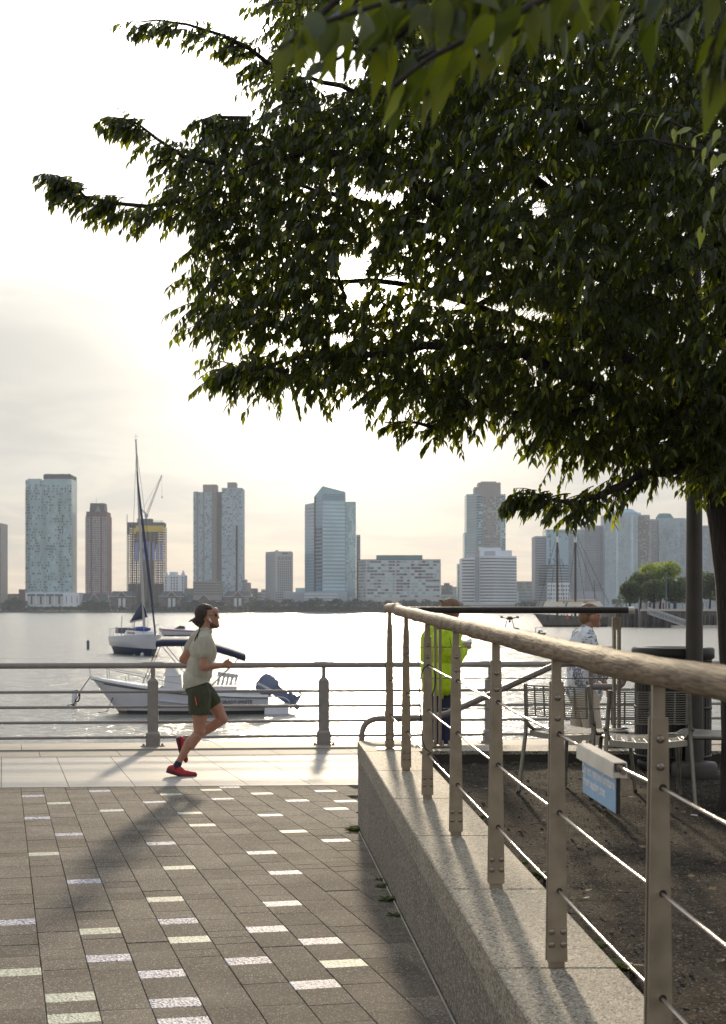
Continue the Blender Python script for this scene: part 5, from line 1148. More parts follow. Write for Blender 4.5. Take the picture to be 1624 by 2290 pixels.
class Tower:
    def __init__(s, name, label, cat, px, Y, group='towers on the far shore'):
        s.Y = Y; s.t = thing(name, label, cat, P(px, HY, Y)*1.0, group); s.t.location.z = -1; ORIG[s.t.name] = Vector(s.t.location)
    def X(s, px, Y=None): return (px-CX)/F*(Y or s.Y)
    def Z(s, py, Y=None): return CAMZ-(py-HY)/F*(Y or s.Y)
    def block(s, part, m, px0, px1, pt, pb, dy=0, dep=28, tops=None, yaw=None):
        """box between survey angles; returns its corner footprint"""
        Y = s.Y+dy; x0, x1 = s.X(px0, Y), s.X(px1, Y); z0 = s.Z(pb, Y) if pb else -1.2; z1 = s.Z(pt, Y)
        fp = [(x0, Y), (x1, Y), (x1, Y+dep), (x0, Y+dep)]
        return s.ext(part, m, fp, z0, z1, tops)
    def ext(s, part, m, fp, z0, z1, tops=None):
        mb = MB(); n = len(fp); tz = tops or [z1]*n
        mb.add([Vector((x, y, z0)) for x, y in fp]+[Vector((x, y, z)) for (x, y), z in zip(fp, tz)], [(i, (i+1) % n, n+(i+1) % n, n+i) for i in range(n)]+[tuple(range(n, 2*n))])
        mb.build(part, M[m] if isinstance(m, str) else m, s.t); return fp
    def win(s, a, b, z0, z1, rows, cols, fw=.6, fh=.55, pal=(('dg', 1), ('mg', 3), ('gg', 1)), proud=.22, frame=None, skip=0.0, colskip=(), name='windows', tall=None):
        """a real pane for every opening of the face a-b"""
        a = Vector((a[0], a[1], 0)); b = Vector((b[0], b[1], 0)); d = b-a; L_ = d.length; d.normalize(); n_ = Vector((d.y, -d.x, 0)); mb = MB()
        ks = [k for k, w_ in pal for _ in range(w_)]; ms = sorted(set(ks)); H_ = (z1-z0)/rows; W_ = L_/cols
        seed_ = br.uniform(0, 50)
        for r in range(rows):
            for c in range(cols):
                if c in colskip or br.random() < skip: continue
                nn_ = noise.noise(Vector((c*.45+seed_, r*.16, seed_)))*.7+.5+br.uniform(-.32, .32); k = ks[max(0, min(len(ks)-1, int(nn_*len(ks))))]; mb.cm = ms.index(k); xc = (c+.5)*W_; zc = z0+(r+.5)*H_; hw = W_*fw/2; hh = H_*fh/2
                p = [a+d*(xc-hw)+Vector((0, 0, zc-hh)), a+d*(xc+hw)+Vector((0, 0, zc-hh)), a+d*(xc+hw)+Vector((0, 0, zc+hh)), a+d*(xc-hw)+Vector((0, 0, zc+hh))]
                o_ = [v+n_*proud for v in p]; mb.add(p+o_, [(4, 5, 6, 7), (0, 1, 5, 4), (1, 2, 6, 5), (2, 3, 7, 6), (3, 0, 4, 7)])
        if len(mb.f):
            o = mb.build(name, [M[k] for k in ms], s.t); o['kind'] = 'stuff'
    def bands(s, a, b, z0, z1, rows, fh=.45, m='bwhite', proud=.5, name='floor_band', vary=None):
        a = Vector((a[0], a[1], 0)); b = Vector((b[0], b[1], 0)); d = (b-a).normalized(); n_ = Vector((d.y, -d.x, 0)); H_ = (z1-z0)/rows
        for r in range(rows):
            mb = MB(); zc = z0+(r+.5)*H_; hh = H_*fh/2; p = [a+Vector((0, 0, zc-hh)), b+Vector((0, 0, zc-hh)), b+Vector((0, 0, zc+hh)), a+Vector((0, 0, zc+hh))]; o_ = [v+n_*proud for v in p]
            mb.add(p+o_, [(4, 5, 6, 7), (0, 1, 5, 4), (1, 2, 6, 5), (2, 3, 7, 6), (3, 0, 4, 7)]); mb.build(name, M[m], s.t)
    def pier(s, px, pt, pb, w=1.2, m='bwhite', dy=-.6, name='pilaster'):
        x = s.X(px, s.Y); mb = MB(); mb.bbox(x-w/2, x+w/2, s.Y+dy, s.Y+.3, s.Z(pb), s.Z(pt)); mb.build(name, M[m], s.t)

# 0 left edge sliver
T = Tower('apartment_tower', 'brown tower cut by the left edge of the picture', 'tower', -15, 1500); f = T.block('tower_block', 'tan', -45, 2.5, 1170, None); T.win(f[0], f[1], 4, T.Z(1180), 24, 7)
# 1 broad glass tower with white podium
T = Tower('glass_tower', 'broad green grey glass tower with stepped top above a white podium', 'tower', 108, 1450)
f1 = T.block('tower_block', 'gg', 57, 98, 1073, 1330); f2 = T.block('tower_block', 'gg', 98.2, 160, 1071, 1330, -2); T.block('roof_screen', 'roofd', 97, 160, 1062, 1071, -2.1, 26); T.block('roof_screen', 'greyb', 62, 90, 1070.5, 1073, 2, 20)
for i in range(9): T.block('roof_unit', 'roofd', 99+i*6.6, 103.5+i*6.6, 1060.3-br.random()*.8, 1062, 2, 6)
z0, z1 = T.Z(1323), T.Z(1076)
T.win(f1[0], f1[1], z0, z1, 40, 14, .84, .62, (('mg', 5), ('gg', 9), ('lg', 1), ('dg', 1), ('wg', 0)), .2); T.win(f2[0], f2[1], z0, T.Z(1084), 39, 20, .84, .62, (('mg', 4), ('gg', 10), ('lg', 1), ('dg', 1), ('wg', 0)), .2)
for px_, w_ in ((78, .5), (97.5, .7), (118, .5), (134, .5)): T.pier(px_, 1082, 1323, w_, 'greyb')
for a_, b_ in ((57, 67), (98.5, 106), (133, 142)):
    for i in range(38):
        mb = MB(); zz = z0+(z1-z0-6)*i/38; mb.bbox(T.X(a_), T.X(b_), T.Y-3.4, T.Y-1.9 if a_ > 90 else T.Y, zz, zz+.35); mb.build('balcony', M['greyb'], T.t)
T.block('podium', 'bwhite', 57, 177, 1325.5, 1357, -14, 30)
for i in range(4):
    a_ = 61+i*20.6; T.block('podium_opening', 'mg', a_, a_+18, 1328, 1334, -14.6, .5); T.block('podium_screen', 'conc', a_, a_+18, 1335, 1353, -14.6, .5); T.block('podium_slot', 'dg', a_+8, a_+11.5, 1334, 1351, -14.9, .3)
for px_ in (148, 160, 172): T.block('wall_slit', 'dg', px_, px_+1, 1333, 1349, -14.4, .3)
for i in range(7): T.block('column', 'bwhite', 58+i*19.5, 60+i*19.5, 1357, 1364, -14, 1.5)
T.block('podium_base', 'dg', 60, 175, 1357, 1363, -8, 3)
# 2 red brick tower with crown
T = Tower('brick_tower', 'slim red brick tower with white window columns and mansard crown', 'tower', 215, 1480)
f = T.block('tower_block', 'brick', 191.5, 239.5, 1153, 1332); f3 = T.block('setback', 'brick', 193, 238, 1144, 1153, .6, 26); fc = [(T.X(199), T.Y+3), (T.X(232), T.Y+3), (T.X(232), T.Y+22), (T.X(199), T.Y+22)]
mb = MB(); q0 = [Vector((x, y, T.Z(1144))) for x, y in fc]; cxm = T.X(215.5); q1 = [Vector((cxm+(x-cxm)*.95, T.Y+12+(y-T.Y-12)*.8, T.Z(1124.5))) for x, y in fc]; mb.add(q0+q1, [(0, 1, 5, 4), (1, 2, 6, 5), (2, 3, 7, 6), (3, 0, 4, 7), (4, 5, 6, 7)]); mb.build('crown', M['roofd'], T.t)
mb = MB(); x_ = T.X(218); mb.prism([(x_-3, T.Y+2, T.Z(1144)), (x_+3, T.Y+2, T.Z(1144)), (x_, T.Y+2, T.Z(1131))], (0, 3, 0)); mb.build('gable', M['tan'], T.t)
T.win(f[0], f[1], T.Z(1330), T.Z(1155), 36, 13, .55, .66, (('wg', 6), ('lg', 2), ('gg', 1)), .25, colskip=(3, 9)); T.win(f3[0], f3[1], T.Z(1153), T.Z(1144), 1, 6, .5, .6)
for i in range(0, 36, 1):
    for a_, b_ in ((190.2, 191.5), (239.5, 240.8)):
        mb = MB(); zz = T.Z(1330)+i*(T.Z(1155)-T.Z(1330))/36; mb.bbox(T.X(a_), T.X(b_), T.Y+1, T.Y+4, zz, zz+1.4); mb.build('balcony', M['tan'], T.t)
T.block('antenna', 'roofd', 215.4, 215.8, 1112, 1124.5, 12, .3)
# 3 tower under construction with crane
T = Tower('unfinished_tower', 'unfinished concrete tower with yellow netting below its top', 'tower', 325, 1470)
nfl = 31; zt, zb = T.Z(1178), T.Z(1345); Hf = (zt-zb)/nfl
for i in range(nfl+1):
    mb = MB(); zz = zb+i*Hf; mb.bbox(T.X(286), T.X(366), T.Y, T.Y+24, zz-.22, zz+.22); mb.build('floor_slab', M['bare'], T.t)
for i in range(9):
    px_ = 286.8+i*9.75
    for yy in (0, 12, 23): mb = MB(); x_ = T.X(px_); mb.bbox(x_-.42, x_+.42, T.Y+yy, T.Y+yy+.8, zb, zt); mb.build('column', M['bare'], T.t)
mb = MB(); mb.bbox(T.X(314), T.X(338), T.Y+8, T.Y+16, zb, T.Z(1160)); mb.build('core', M['bare'], T.t); T.block('core', 'bare', 286, 366, 1305, None, 12, 3); T.block('core', 'bare', 300, 352, 1180, 1230, 12, 3)
T.block('yellow_netting', 'yellow', 304, 365.8, 1175.5, 1189.5, -1, 1); T.block('yellow_netting', 'yellow', 296, 304, 1181, 1194, -1, 1); T.block('top_formwork', 'roofd', 285, 366, 1168, 1176, 0, 20); T.block('top_formwork', 'roofd', 307, 340, 1160, 1168, 2, 10); T.block('side_hoist', 'roofd', 284.6, 289, 1171, 1196, -1.5, 2)
for i in range(12): T.block('rebar', 'roofd', 340+i*2.2, 340.5+i*2.2, 1163.6, 1168, 2, .4)
for a_, b_, c_, d_ in ((302, 310, 1213, 1256), (318, 324, 1213, 1226), (326, 330, 1212, 1232), (332, 336, 1213, 1252), (341, 346, 1214, 1252), (348, 353, 1218, 1252), (357, 362, 1214, 1252), (320, 330, 1236, 1252)): T.block('membrane_sheet', 'sheet', a_, b_, c_, d_, -.3, .2)
T.block('hoist_mast', 'crane', 283.6, 284.8, 1150, 1345, -2, 1.2)
Tc = thing('tower_crane', 'luffing tower crane on top of the unfinished tower', 'crane', P(328, 1160, 1478)); 
def Pc(px, py): return P(px, py, 1478)
for nm, a_, b_, w_ in (('mast', (327, 1168), (327, 1150), 1.6), ('counter_jib', (329, 1152), (317.5, 1140), 1.5), ('cab', (324, 1153), (331, 1153), 3.2)): mb = MB(); mb.bar(Pc(*a_), Pc(*b_), w_, w_); mb.build(nm, M['greyb'], Tc)
A, B_ = Pc(328, 1152), Pc(362, 1063); d_ = (B_-A); n_ = Vector((-d_.z, 0, d_.x)).normalized()*.9
mb = MB(); mb.tube([A-n_, B_-n_*.4], .25, 4, False); mb.tube([A+n_, B_+n_*.4], .25, 4, False)
for i in range(30): t0, t1 = i/30, (i+1)/30; mb.tube([A+d_*t0+n_*(1 if i % 2 else -1)*(1-.6*t0), A+d_*t1-n_*(1 if i % 2 else -1)*(1-.6*t1)], .16, 4, False)
mb.build('jib', M['crane'], Tc); mb = MB(); mb.tube([Pc(318, 1140), B_], .1, 4, False); mb.tube([B_, Pc(362.5, 1112)], .09, 4, False); mb.box(Pc(362.5, 1112), (1, 1, 1.6)); mb.build('hoist_rope', M['roofd'], Tc)
# 4 small white castle-topped building
T = Tower('white_building', 'small white building with corner turrets beside the unfinished tower', 'building', 390, 1460); f = T.block('block', 'bwhite', 368, 411.5, 1286, None); T.win(f[0], f[1], T.Z(1345), T.Z(1289), 9, 7, .42, .55, (('dg', 1),), .2, colskip=(1, 5))
T.block('top', 'bwhite', 379, 393, 1279, 1286, 0, 20)
for a_, b_ in ((368, 373), (406, 411.5)): T.block('turret', 'bwhite', a_, b_, 1281, 1286, 0, 8); mb = MB(); fx = T.X((a_+b_)/2); mb.lathe((fx, T.Y+4, T.Z(1281)), [(1.1, 0), (.7, 2.3)], 6); mb.build('turret', M['bwhite'], T.t)
T.block('side_wing', 'tan', 411.6, 431, 1316, None, 5, 20)
# 5 twin tower
T = Tower('twin_tower', 'tallest pair of joined grey apartment towers with roof boxes', 'tower', 487, 1465)
f = T.block('left_tower', 'greyb', 432.5, 484.5, 1100.5, 1330, 0, 30); g_ = T.block('right_tower', 'greyb', 496, 542, 1091, 1345, -2, 30); T.block('link', 'tan', 484.6, 495.9, 1100, 1330, 6, 20); h_ = T.block('roof_box', 'tan', 454, 484.5, 1083.5, 1100.4, 3, 18); T.block('roof_box', 'tan', 508.5, 528, 1078.5, 1091, 3, 18)
T.block('inner_bay', 'tan', 474, 484.5, 1096, 1330, -.8, .7)
T.block('roof_edge', 'greyb', 434, 443, 1099, 1100.5, 1, 6)
for ff, z_t, cl in ((f, 1103, 13), (g_, 1094, 14)): T.win(ff[0], (ff[0][0]+(ff[1][0]-ff[0][0])*(.78 if ff is f else 1), ff[1][1]), T.Z(1328), T.Z(z_t), 48, cl, .66, .52, (('wg', 3), ('mg', 2), ('lg', 4), ('gg', 2)), .25, colskip=(3, 7) if ff is f else (7, 11))
for px_ in (441.5, 455.5): T.pier(px_, 1101, 1330, 1.3, 'tan')
T.win((T.X(475), T.Y-.8), (T.X(484), T.Y-.8), T.Z(1328), T.Z(1102), 40, 2, .3, .5, (('dg', 1),))
T.pier(530, 1175, 1345, 1.8, 'dg', -2.8); 
fp = T.block('podium', 'tan', 432, 495.9, 1300, 1345, -12, 14); T.win(fp[0], fp[1], T.Z(1332), T.Z(1302), 5, 17, .5, .5, (('dg', 1),))
f = T.block('side_wing', 'mauve', 542.1, 550, 1296, None, 0, 20); T.win(f[0], f[1], T.Z(1345), T.Z(1298), 8, 3); f = T.block('side_wing', 'tan', 550, 558, 1303, None, 0, 20)
# 6 low distant skyline pieces
for i, (a_, b_, t_, c_, m_n, lb) in enumerate(((558, 575, 1316, 1640, 'brown', 'low brown building on the hazy rise right of the twin tower'), (573, 588, 1324, 1640, 'tan', 'small tan house block on the hazy rise'), (584, 595, 1318, 1630, 'greyb', 'small grey block tucked left of the white office'),
        (60, 66, 1316, 1520, 'brown', 'low brown roof peeping left of the white podium'), (0, 56, 1328, 1560, 'brown', 'long low brown building at the far left behind the trees'), (42, 56, 1318, 1540, 'brick', 'small brick block just left of the glass tower'),
        (988, 1012, 1309, 1640, 'brown', 'red brown rooftop between the long office and the striped office'), (1011, 1024, 1312, 1640, 'mauve', 'mauve rooftop left of the striped office'), (985, 1033, 1330, 1560, 'greyb', 'low grey sheds left of the striped office'),
        (1157, 1197, 1300, 1580, 'tan', 'beige apartment slab right of the striped office'), (1160, 1200, 1322, 1540, 'greyb', 'low grey waterfront block right of the striped office'), (242, 262, 1326, 1540, 'greyb', 'small grey roof right of the brick tower'))):
    T = Tower('low_building', lb, 'building', (a_+b_)/2, c_, 'low buildings on the far shore'); f = T.block('block', m_n, a_, b_, t_, None, 0, 15); T.win(f[0], f[1], 2, T.Z(t_)-1, max(2, int((T.Z(t_)-3)/3.2)), max(3, int((b_-a_)/3)), .5, .5)
    if lb.startswith('red brown'): T.block('stair_tower', m_n, 994, 1006, 1304, 1309, 1, 8)
# 7 white office with square windows
T = Tower('white_office', 'white office block with a grid of square dark windows and a shaded side', 'office building', 623, 1460)
fp = [(T.X(594, T.Y+22), T.Y+22), (T.X(616), T.Y), (T.X(652, T.Y+3), T.Y+3), (T.X(652, T.Y+3), T.Y+34), (T.X(594, T.Y+22), T.Y+44)]
T.ext('block', 'conc', fp, -1, T.Z(1233)); T.win((T.X(620), T.Y+.3), fp[2], T.Z(1322), T.Z(1254), 13, 7, .55, .5, (('dg', 1),), .2); T.win((T.X(620), T.Y+.3), fp[2], T.Z(1254), T.Z(1243), 1, 4, .75, .7, (('tan', 1),), .3, name='top_opening')
T.win((T.X(616), T.Y), (T.X(634), T.Y+1.5), T.Z(1344), T.Z(1322), 4, 4, .5, .5, (('dg', 1),)); T.win(fp[0], fp[1], T.Z(1344), T.Z(1240), 22, 5, .9, .35, (('greyb', 1),), .15, name='side_band')
T.win((T.X(631), T.Y+1), (T.X(643), T.Y+2), T.Z(1239), T.Z(1236), 1, 7, .75, .9, (('dg', 1),), .3, name='roof_sign'); T.block('roof_unit', 'greyb', 616, 622, 1230.5, 1233, 4, 6); T.block('leg', 'conc', 620, 621.5, 1345, 1358, 0, 2); T.block('leg', 'conc', 631, 632.5, 1345, 1352, 0, 2)
# 8 tall angular glass tower
T = Tower('angular_tower', 'tall banded glass tower with a sharp sloping top', 'tower', 735, 1450)
pA = (T.X(682, T.Y+30), T.Y+30); pB = (T.X(704.5, T.Y+12), T.Y+12); pC = (T.X(721.6), T.Y); pD = (T.X(772.5, T.Y+6), T.Y+6); pE = (pD[0], T.Y+45); pF = (pA[0], T.Y+60)
T.ext('left_wing', 'bg', [pA, pB, (pB[0], T.Y+50), pF], T.Z(1324), 0, [T.Z(1128, T.Y+30), T.Z(1124, T.Y+12), T.Z(1124, T.Y+12), T.Z(1128, T.Y+30)])
T.ext('tower_block', 'bg', [pB, pC, pD, pE, (pB[0], T.Y+45)], T.Z(1324), 0, [T.Z(1108, T.Y+12), T.Z(1087), T.Z(1100, T.Y+6), T.Z(1104, T.Y+6), T.Z(1108, T.Y+12)])
T.bands(pC, pD, T.Z(1322), T.Z(1120), 24, .5, 'lg', .25, 'glass_band'); T.bands(pC, pD, T.Z(1118), T.Z(1104), 4, .3, 'mg', .25, 'glass_band'); T.bands(pA, pB, T.Z(1200, T.Y+20), T.Z(1130, T.Y+20), 9, .45, 'conc', .3, 'spandrel'); T.bands(pA, pB, T.Z(1322, T.Y+20), T.Z(1200, T.Y+20), 18, .4, 'greyb', .3, 'spandrel'); T.bands(pB, pC, T.Z(1322), T.Z(1112), 26, .35, 'mauve', .25, 'spandrel')
T.win(pB, pC, T.Z(1322), T.Z(1178), 17, 3, .7, .55, (('dg', 3), ('mg', 1)), .3); mb = MB(); v0 = Vector((pB[0], pB[1]-.6, 0)); mb.bar(v0+Vector((0, 0, T.Z(1324))), v0+Vector((0, 0, T.Z(1108))), 1.6, 1.2, (0, 1, 0)); mb.build('edge_fin', M['roofd'], T.t)
f = T.block('right_wing', 'gg', 773, 796, 1122, None, 8, 28); T.win(f[0], f[1], T.Z(1340), T.Z(1124), 44, 8, .9, .85, (('gg', 3), ('lg', 3)), .1)
f = T.block('rear_slab', 'mauve', 797, 806, 1196, None, 20, 20); T.win(f[0], f[1], 3, T.Z(1198), 30, 3)
f = T.block('podium', 'mauve', 637, 680, 1324, None, -6, 20); T.win(f[0], f[1], 4, T.Z(1326), 6, 16, .5, .5, (('greyb', 1),)); f = T.block('podium', 'greyb', 680.2, 777, 1323, None, -9, 20); T.bands(f[0], (T.X(756, T.Y-9), T.Y-9), T.Z(1346, T.Y-9), T.Z(1325, T.Y-9), 3, .3, 'bwhite', .3, 'podium_band')
T.block('penthouse', 'gg', 661, 682, 1315, 1324, 4, 10)
# 9 long low banded office with teal penthouse
T = Tower('long_office', 'long low white banded office with a teal penthouse', 'office building', 890, 1440)
pA = (T.X(801, T.Y+16), T.Y+16); pB = (T.X(819.5), T.Y); pC = (T.X(985), T.Y); T.ext('block', 'conc', [pA, pB, pC, (pC[0], T.Y+40), (pA[0], T.Y+40)], -1, T.Z(1252)); T.block('penthouse', 'teal', 842, 945, 1241.5, 1252, 6, 20); T.block('roof_edge', 'roofd', 801, 985.5, 1251, 1252.5, -.2, 1)
T.win(pB, pC, T.Z(1337), T.Z(1253), 12, 20, .93, .56, (('mg', 4), ('lg', 3), ('gg', 4), ('dg', 2)), .2); T.win(pA, pB, T.Z(1337), T.Z(1253), 12, 3, .85, .35, (('mg', 1), ('greyb', 1)), .2)
for px_ in (819.8, 885, 918, 984.5): T.pier(px_, 1252, 1340, 1.3, 'conc')
# 10 tall masonry-and-glass tower behind the striped office
T = Tower('setback_tower', 'tall grey green tower with a brown top box behind the striped office', 'tower', 1087, 1500)
f = T.block('tower_block', 'gg', 1043.5, 1131, 1105, None, 0, 30); T.block('setback', 'gg', 1039, 1043.4, 1191, None, 2, 26); T.block('core_face', 'tan', 1080, 1119, 1104, None, -1, 1); T.block('roof_box', 'tan', 1061.5, 1070, 1089, 1105, 2, 20); T.block('roof_box', 'tan', 1070, 1120, 1079, 1105, 2, 20); T.block('roof_parapet', 'mauve', 1076, 1110, 1076.7, 1079, 3, 14)
T.bands(f[0], (T.X(1066), T.Y), T.Z(1245), T.Z(1108), 22, .35, 'tan', .3, 'spandrel'); T.win((T.X(1082), T.Y-1), (T.X(1118), T.Y-1), T.Z(1240), T.Z(1110), 21, 8, .6, .45, (('lg', 2), ('mg', 2), ('tan', 3))); T.win((T.X(1119), T.Y), f[1], T.Z(1240), T.Z(1108), 22, 3, .9, .5, (('lg', 2), ('mg', 2))); T.win((T.X(1066), T.Y), (T.X(1080), T.Y), T.Z(1240), T.Z(1108), 22, 3, .9, .5, (('dg', 1), ('mg', 2), ('lg', 1)))
f = T.block('low_wing', 'gg', 1023.5, 1034, 1261, None, 10, 15); T.win(f[0], f[1], T.Z(1330), T.Z(1264), 12, 3, .8, .5, (('lg', 1), ('tan', 1)))
# 11 striped office
T = Tower('striped_office', 'pale office with bold dark horizontal window stripes and stepped roof', 'office building', 1095, 1440)
pA = (T.X(1033.8), T.Y+2); pB = (T.X(1104), T.Y-4); pC = (T.X(1155.5, T.Y+10), T.Y+10); T.ext('block', 'bwhite', [pA, pB, pC, (pC[0], T.Y+40), (pA[0], T.Y+40)], -1, 0, [T.Z(1248), T.Z(1243), T.Z(1243), T.Z(1243), T.Z(1248)])
T.block('setback', 'bwhite', 1075, 1145, 1231, 1244, 8, 20); T.block('setback', 'bwhite', 1068, 1121, 1224.5, 1231, 10, 14); T.block('vent_screen', 'mauve', 1083, 1108, 1232.5, 1242, 7.2, .8); T.block('setback', 'mauve', 1045, 1063, 1238, 1247, 8, 12)
T.bands(pA, (T.X(1061, T.Y), T.Y-.4), T.Z(1348), T.Z(1250), 14, .36, 'dg', .35, 'window_band'); T.bands((T.X(1074), T.Y-1.5), pB, T.Z(1348), T.Z(1246), 15, .36, 'dg', .35, 'window_band'); T.bands(pB, pC, T.Z(1348), T.Z(1246), 15, .36, 'mg', .35, 'window_band')
x0, x1 = T.X(1062), T.X(1072); mb = MB(); mb.bbox(x0, x1, T.Y-3.6, T.Y, 0, T.Z(1243)); mb.build('stair_shaft', M['greyb'], T.t); mb = MB(); mb.prism([(x0, T.Y-3.6, T.Z(1243)), (x1, T.Y-3.6, T.Z(1243)), ((x0+x1)/2+1, T.Y-3.6, T.Z(1223)), ((x0+x1)/2-1, T.Y-3.6, T.Z(1223))], (0, 3, 0)); mb.build('shaft_cap', M['tan'], T.t)
T.win((x0, T.Y-3.6), (x1, T.Y-3.6), 8, T.Z(1245), 26, 3, .6, .6, (('dg', 1), ('mg', 1)), .15); f = T.block('base', 'conc', 1034, 1155, 1349, None, -5, 3); T.win(f[0], f[1], 0, T.Z(1350, T.Y-5), 1, 26, .55, .6, (('dg', 1),))
# 12 right hand group
T = Tower('blue_glass_office', 'blue glass and grey banded office left of the ship masts', 'tower', 1235, 1480)
f = T.block('left_block', 'mauve', 1197, 1221.5, 1199, None, 2, 30); T.bands(f[0], f[1], T.Z(1345), T.Z(1202), 26, .4, 'mg', .3, 'window_band'); g_ = T.block('glass_block', 'bg', 1221.6, 1272, 1184, None, 0, 30); T.win(g_[0], g_[1], T.Z(1270), T.Z(1186), 20, 14, .93, .9, (('bg', 4), ('mg', 1)), .1); T.bands((T.X(1205), T.Y-.4), g_[1], T.Z(1310), T.Z(1262), 8, .42, 'dg', .5, 'window_band'); f = T.block('low_block', 'bwhite', 1225, 1275, 1303, None, -10, 9); T.win(f[0], f[1], 2, T.Z(1306, T.Y-10), 6, 9, .5, .5)
T = Tower('apartment_tower', 'mauve grey masonry apartment tower behind the ship masts', 'tower', 1310, 1490)
f = T.block('tower_block', 'greyb', 1271, 1308, 1184, None, 0, 28); g_ = T.block('tower_block', 'mauve', 1308, 1350.5, 1175, None, 3, 28); T.win(f[0], f[1], 3, T.Z(1187), 48, 12, .55, .5, (('mg', 2), ('gg', 1))); T.win(g_[0], g_[1], 3, T.Z(1179, T.Y+3), 46, 14, .5, .5, (('mg', 2), ('dg', 1))); T.block('base', 'mauve', 1275, 1352, 1322, None, -5, 4)
T = Tower('domed_tower', 'grey apartment tower with a faceted pale dome roof, left of its green roofed twin', 'tower', 1403, 1480, 'domed apartment towers')
f = T.block('tower_block', 'greyb', 1353, 1427, 1151, None, 0, 26); g_ = T.block('side_block', 'tan', 1427, 1453.5, 1151.5, None, 5, 30); T.win(f[0], f[1], 3, T.Z(1153), 50, 24, .6, .52, (('lg', 5), ('gg', 4)), colskip=(5, 17)); T.win(g_[0], g_[1], 3, T.Z(1155), 49, 8, .5, .5, (('mg', 2), ('dg', 2), ('lg', 1)))
for px_ in (1380, 1414): T.pier(px_, 1151, 1345, 2.2, 'lg')
mb = MB(); c_ = Vector((T.X(1403), T.Y+12, T.Z(1151))); r_ = 36/F*T.Y; mb.lathe(c_, [(r_*.62, -1), (r_*.62, 2.5), (r_*.95*.62, 2.6), (r_*.30, 6.3)], 8, False, 1.6, 1); mb.build('dome_roof', M['bg'], T.t)
T = Tower('domed_tower', 'grey apartment tower with a green faceted roof, right of the pale domed twin', 'tower', 1495, 1520, 'domed apartment towers')
f = T.block('tower_block', 'greyb', 1474, 1534, 1158.5, None, 0, 26); g_ = T.block('side_block', 'mauve', 1454.5, 1474, 1161, None, 3, 26); h_ = T.block('side_block', 'mauve', 1534, 1556, 1161, None, 3, 26); T.win(f[0], f[1], 3, T.Z(1161), 50, 19, .6, .52, (('lg', 2), ('gg', 3), ('mg', 1))); T.win(g_[0], g_[1], 3, T.Z(1164), 49, 6, .5, .5); T.win(h_[0], h_[1], 3, T.Z(1164), 49, 7, .5, .5)
mb = MB(); c_ = Vector((T.X(1492), T.Y+12, T.Z(1158.5))); mb.lathe(c_, [(20/F*T.Y, -1), (20/F*T.Y, 1.2), (13/F*T.Y, 5.2)], 8, False, 1, .8); mb.build('roof_cap', M['teal'], T.t)
T = Tower('apartment_tower', 'grey apartment slab seen between the lamp pole and the tree trunk', 'tower', 1592, 1500); f = T.block('tower_block', 'greyb', 1573, 1640, 1175, None, 0, 28); T.win(f[0], f[1], 3, T.Z(1178), 46, 18, .55, .5); T.block('low_wing', 'conc', 1564, 1573, 1233, None, 0, 20)

# ---- row houses with gables on the waterfront
def gable_house(a_, b_, lb, Y=1438, top=1334, base=1364, ridge=1322, big=True):
    T = Tower('row_house', lb, 'house', (a_+b_)/2, Y, 'gabled brick houses on the far shore'); f = T.block('wall', 'brick2', a_, b_, top, base, 0, 16); x0, x1 = T.X(a_)-.6, T.X(b_)+.6; zt = T.Z(top); zr = T.Z(ridge)
    mb = MB(); mb.add([(x0, Y-.8, zt), (x1, Y-.8, zt), (x1-3, Y+8, zr), (x0+3, Y+8, zr), (x1, Y+17, zt), (x0, Y+17, zt)], [(0, 1, 2, 3), (1, 4, 2), (4, 5, 3, 2), (5, 0, 3)]); mb.build('roof', M['roofd'], T.t)
    cxm = T.X((a_+b_)/2); gw = (b_-a_)*.19/F*Y; mb = MB(); mb.prism([(cxm-gw, Y-1.4, zt), (cxm+gw, Y-1.4, zt), (cxm, Y-1.4, zr-.3)], (0, 8, 0)); mb.build('gable', M['brick2'], T.t)
    mb = MB(); mb.bar((cxm-gw-.3, Y-1.6, zt-.1), (cxm, Y-1.6, zr), .5, .4, (0, 1, 0)); mb.bar((cxm+gw+.3, Y-1.6, zt-.1), (cxm, Y-1.6, zr), .5, .4, (0, 1, 0)); mb.bbox(x0, x1, Y-1.2, Y-.2, zt-.3, zt+.3); mb.build('trim', M['conc'], T.t)
    if big:
        T.win(f[0], f[1], T.Z(base-1), T.Z(top+1), 4, 12, .45, .5, (('mg', 2), ('dg', 1), ('conc', 1)), .2, colskip=(4, 5, 6, 7))
        for dx in (-.45, .45): T.block('bay_window', 'wg', (a_+b_)/2+dx*11-3, (a_+b_)/2+dx*11+3, top+4, base-5, -1.2, 1.2)
        T.block('entry', 'dg', (a_+b_)/2-1.5, (a_+b_)/2+1.5, top+4, base-3, -.5, .5)
gable_house(244, 301, 'gabled brick house left of the sailboat mast'); gable_house(357, 411, 'gabled brick house just right of the sailboat mast'); gable_house(501.5, 562, 'gabled brick house below the twin tower')
gable_house(179, 243, 'low gabled roofs right of the white podium behind trees', 1452, 1345, 1364, 1327, False); gable_house(412, 500, 'long low roof with small gable behind trees left of the runner', 1452, 1345, 1364, 1329, False)
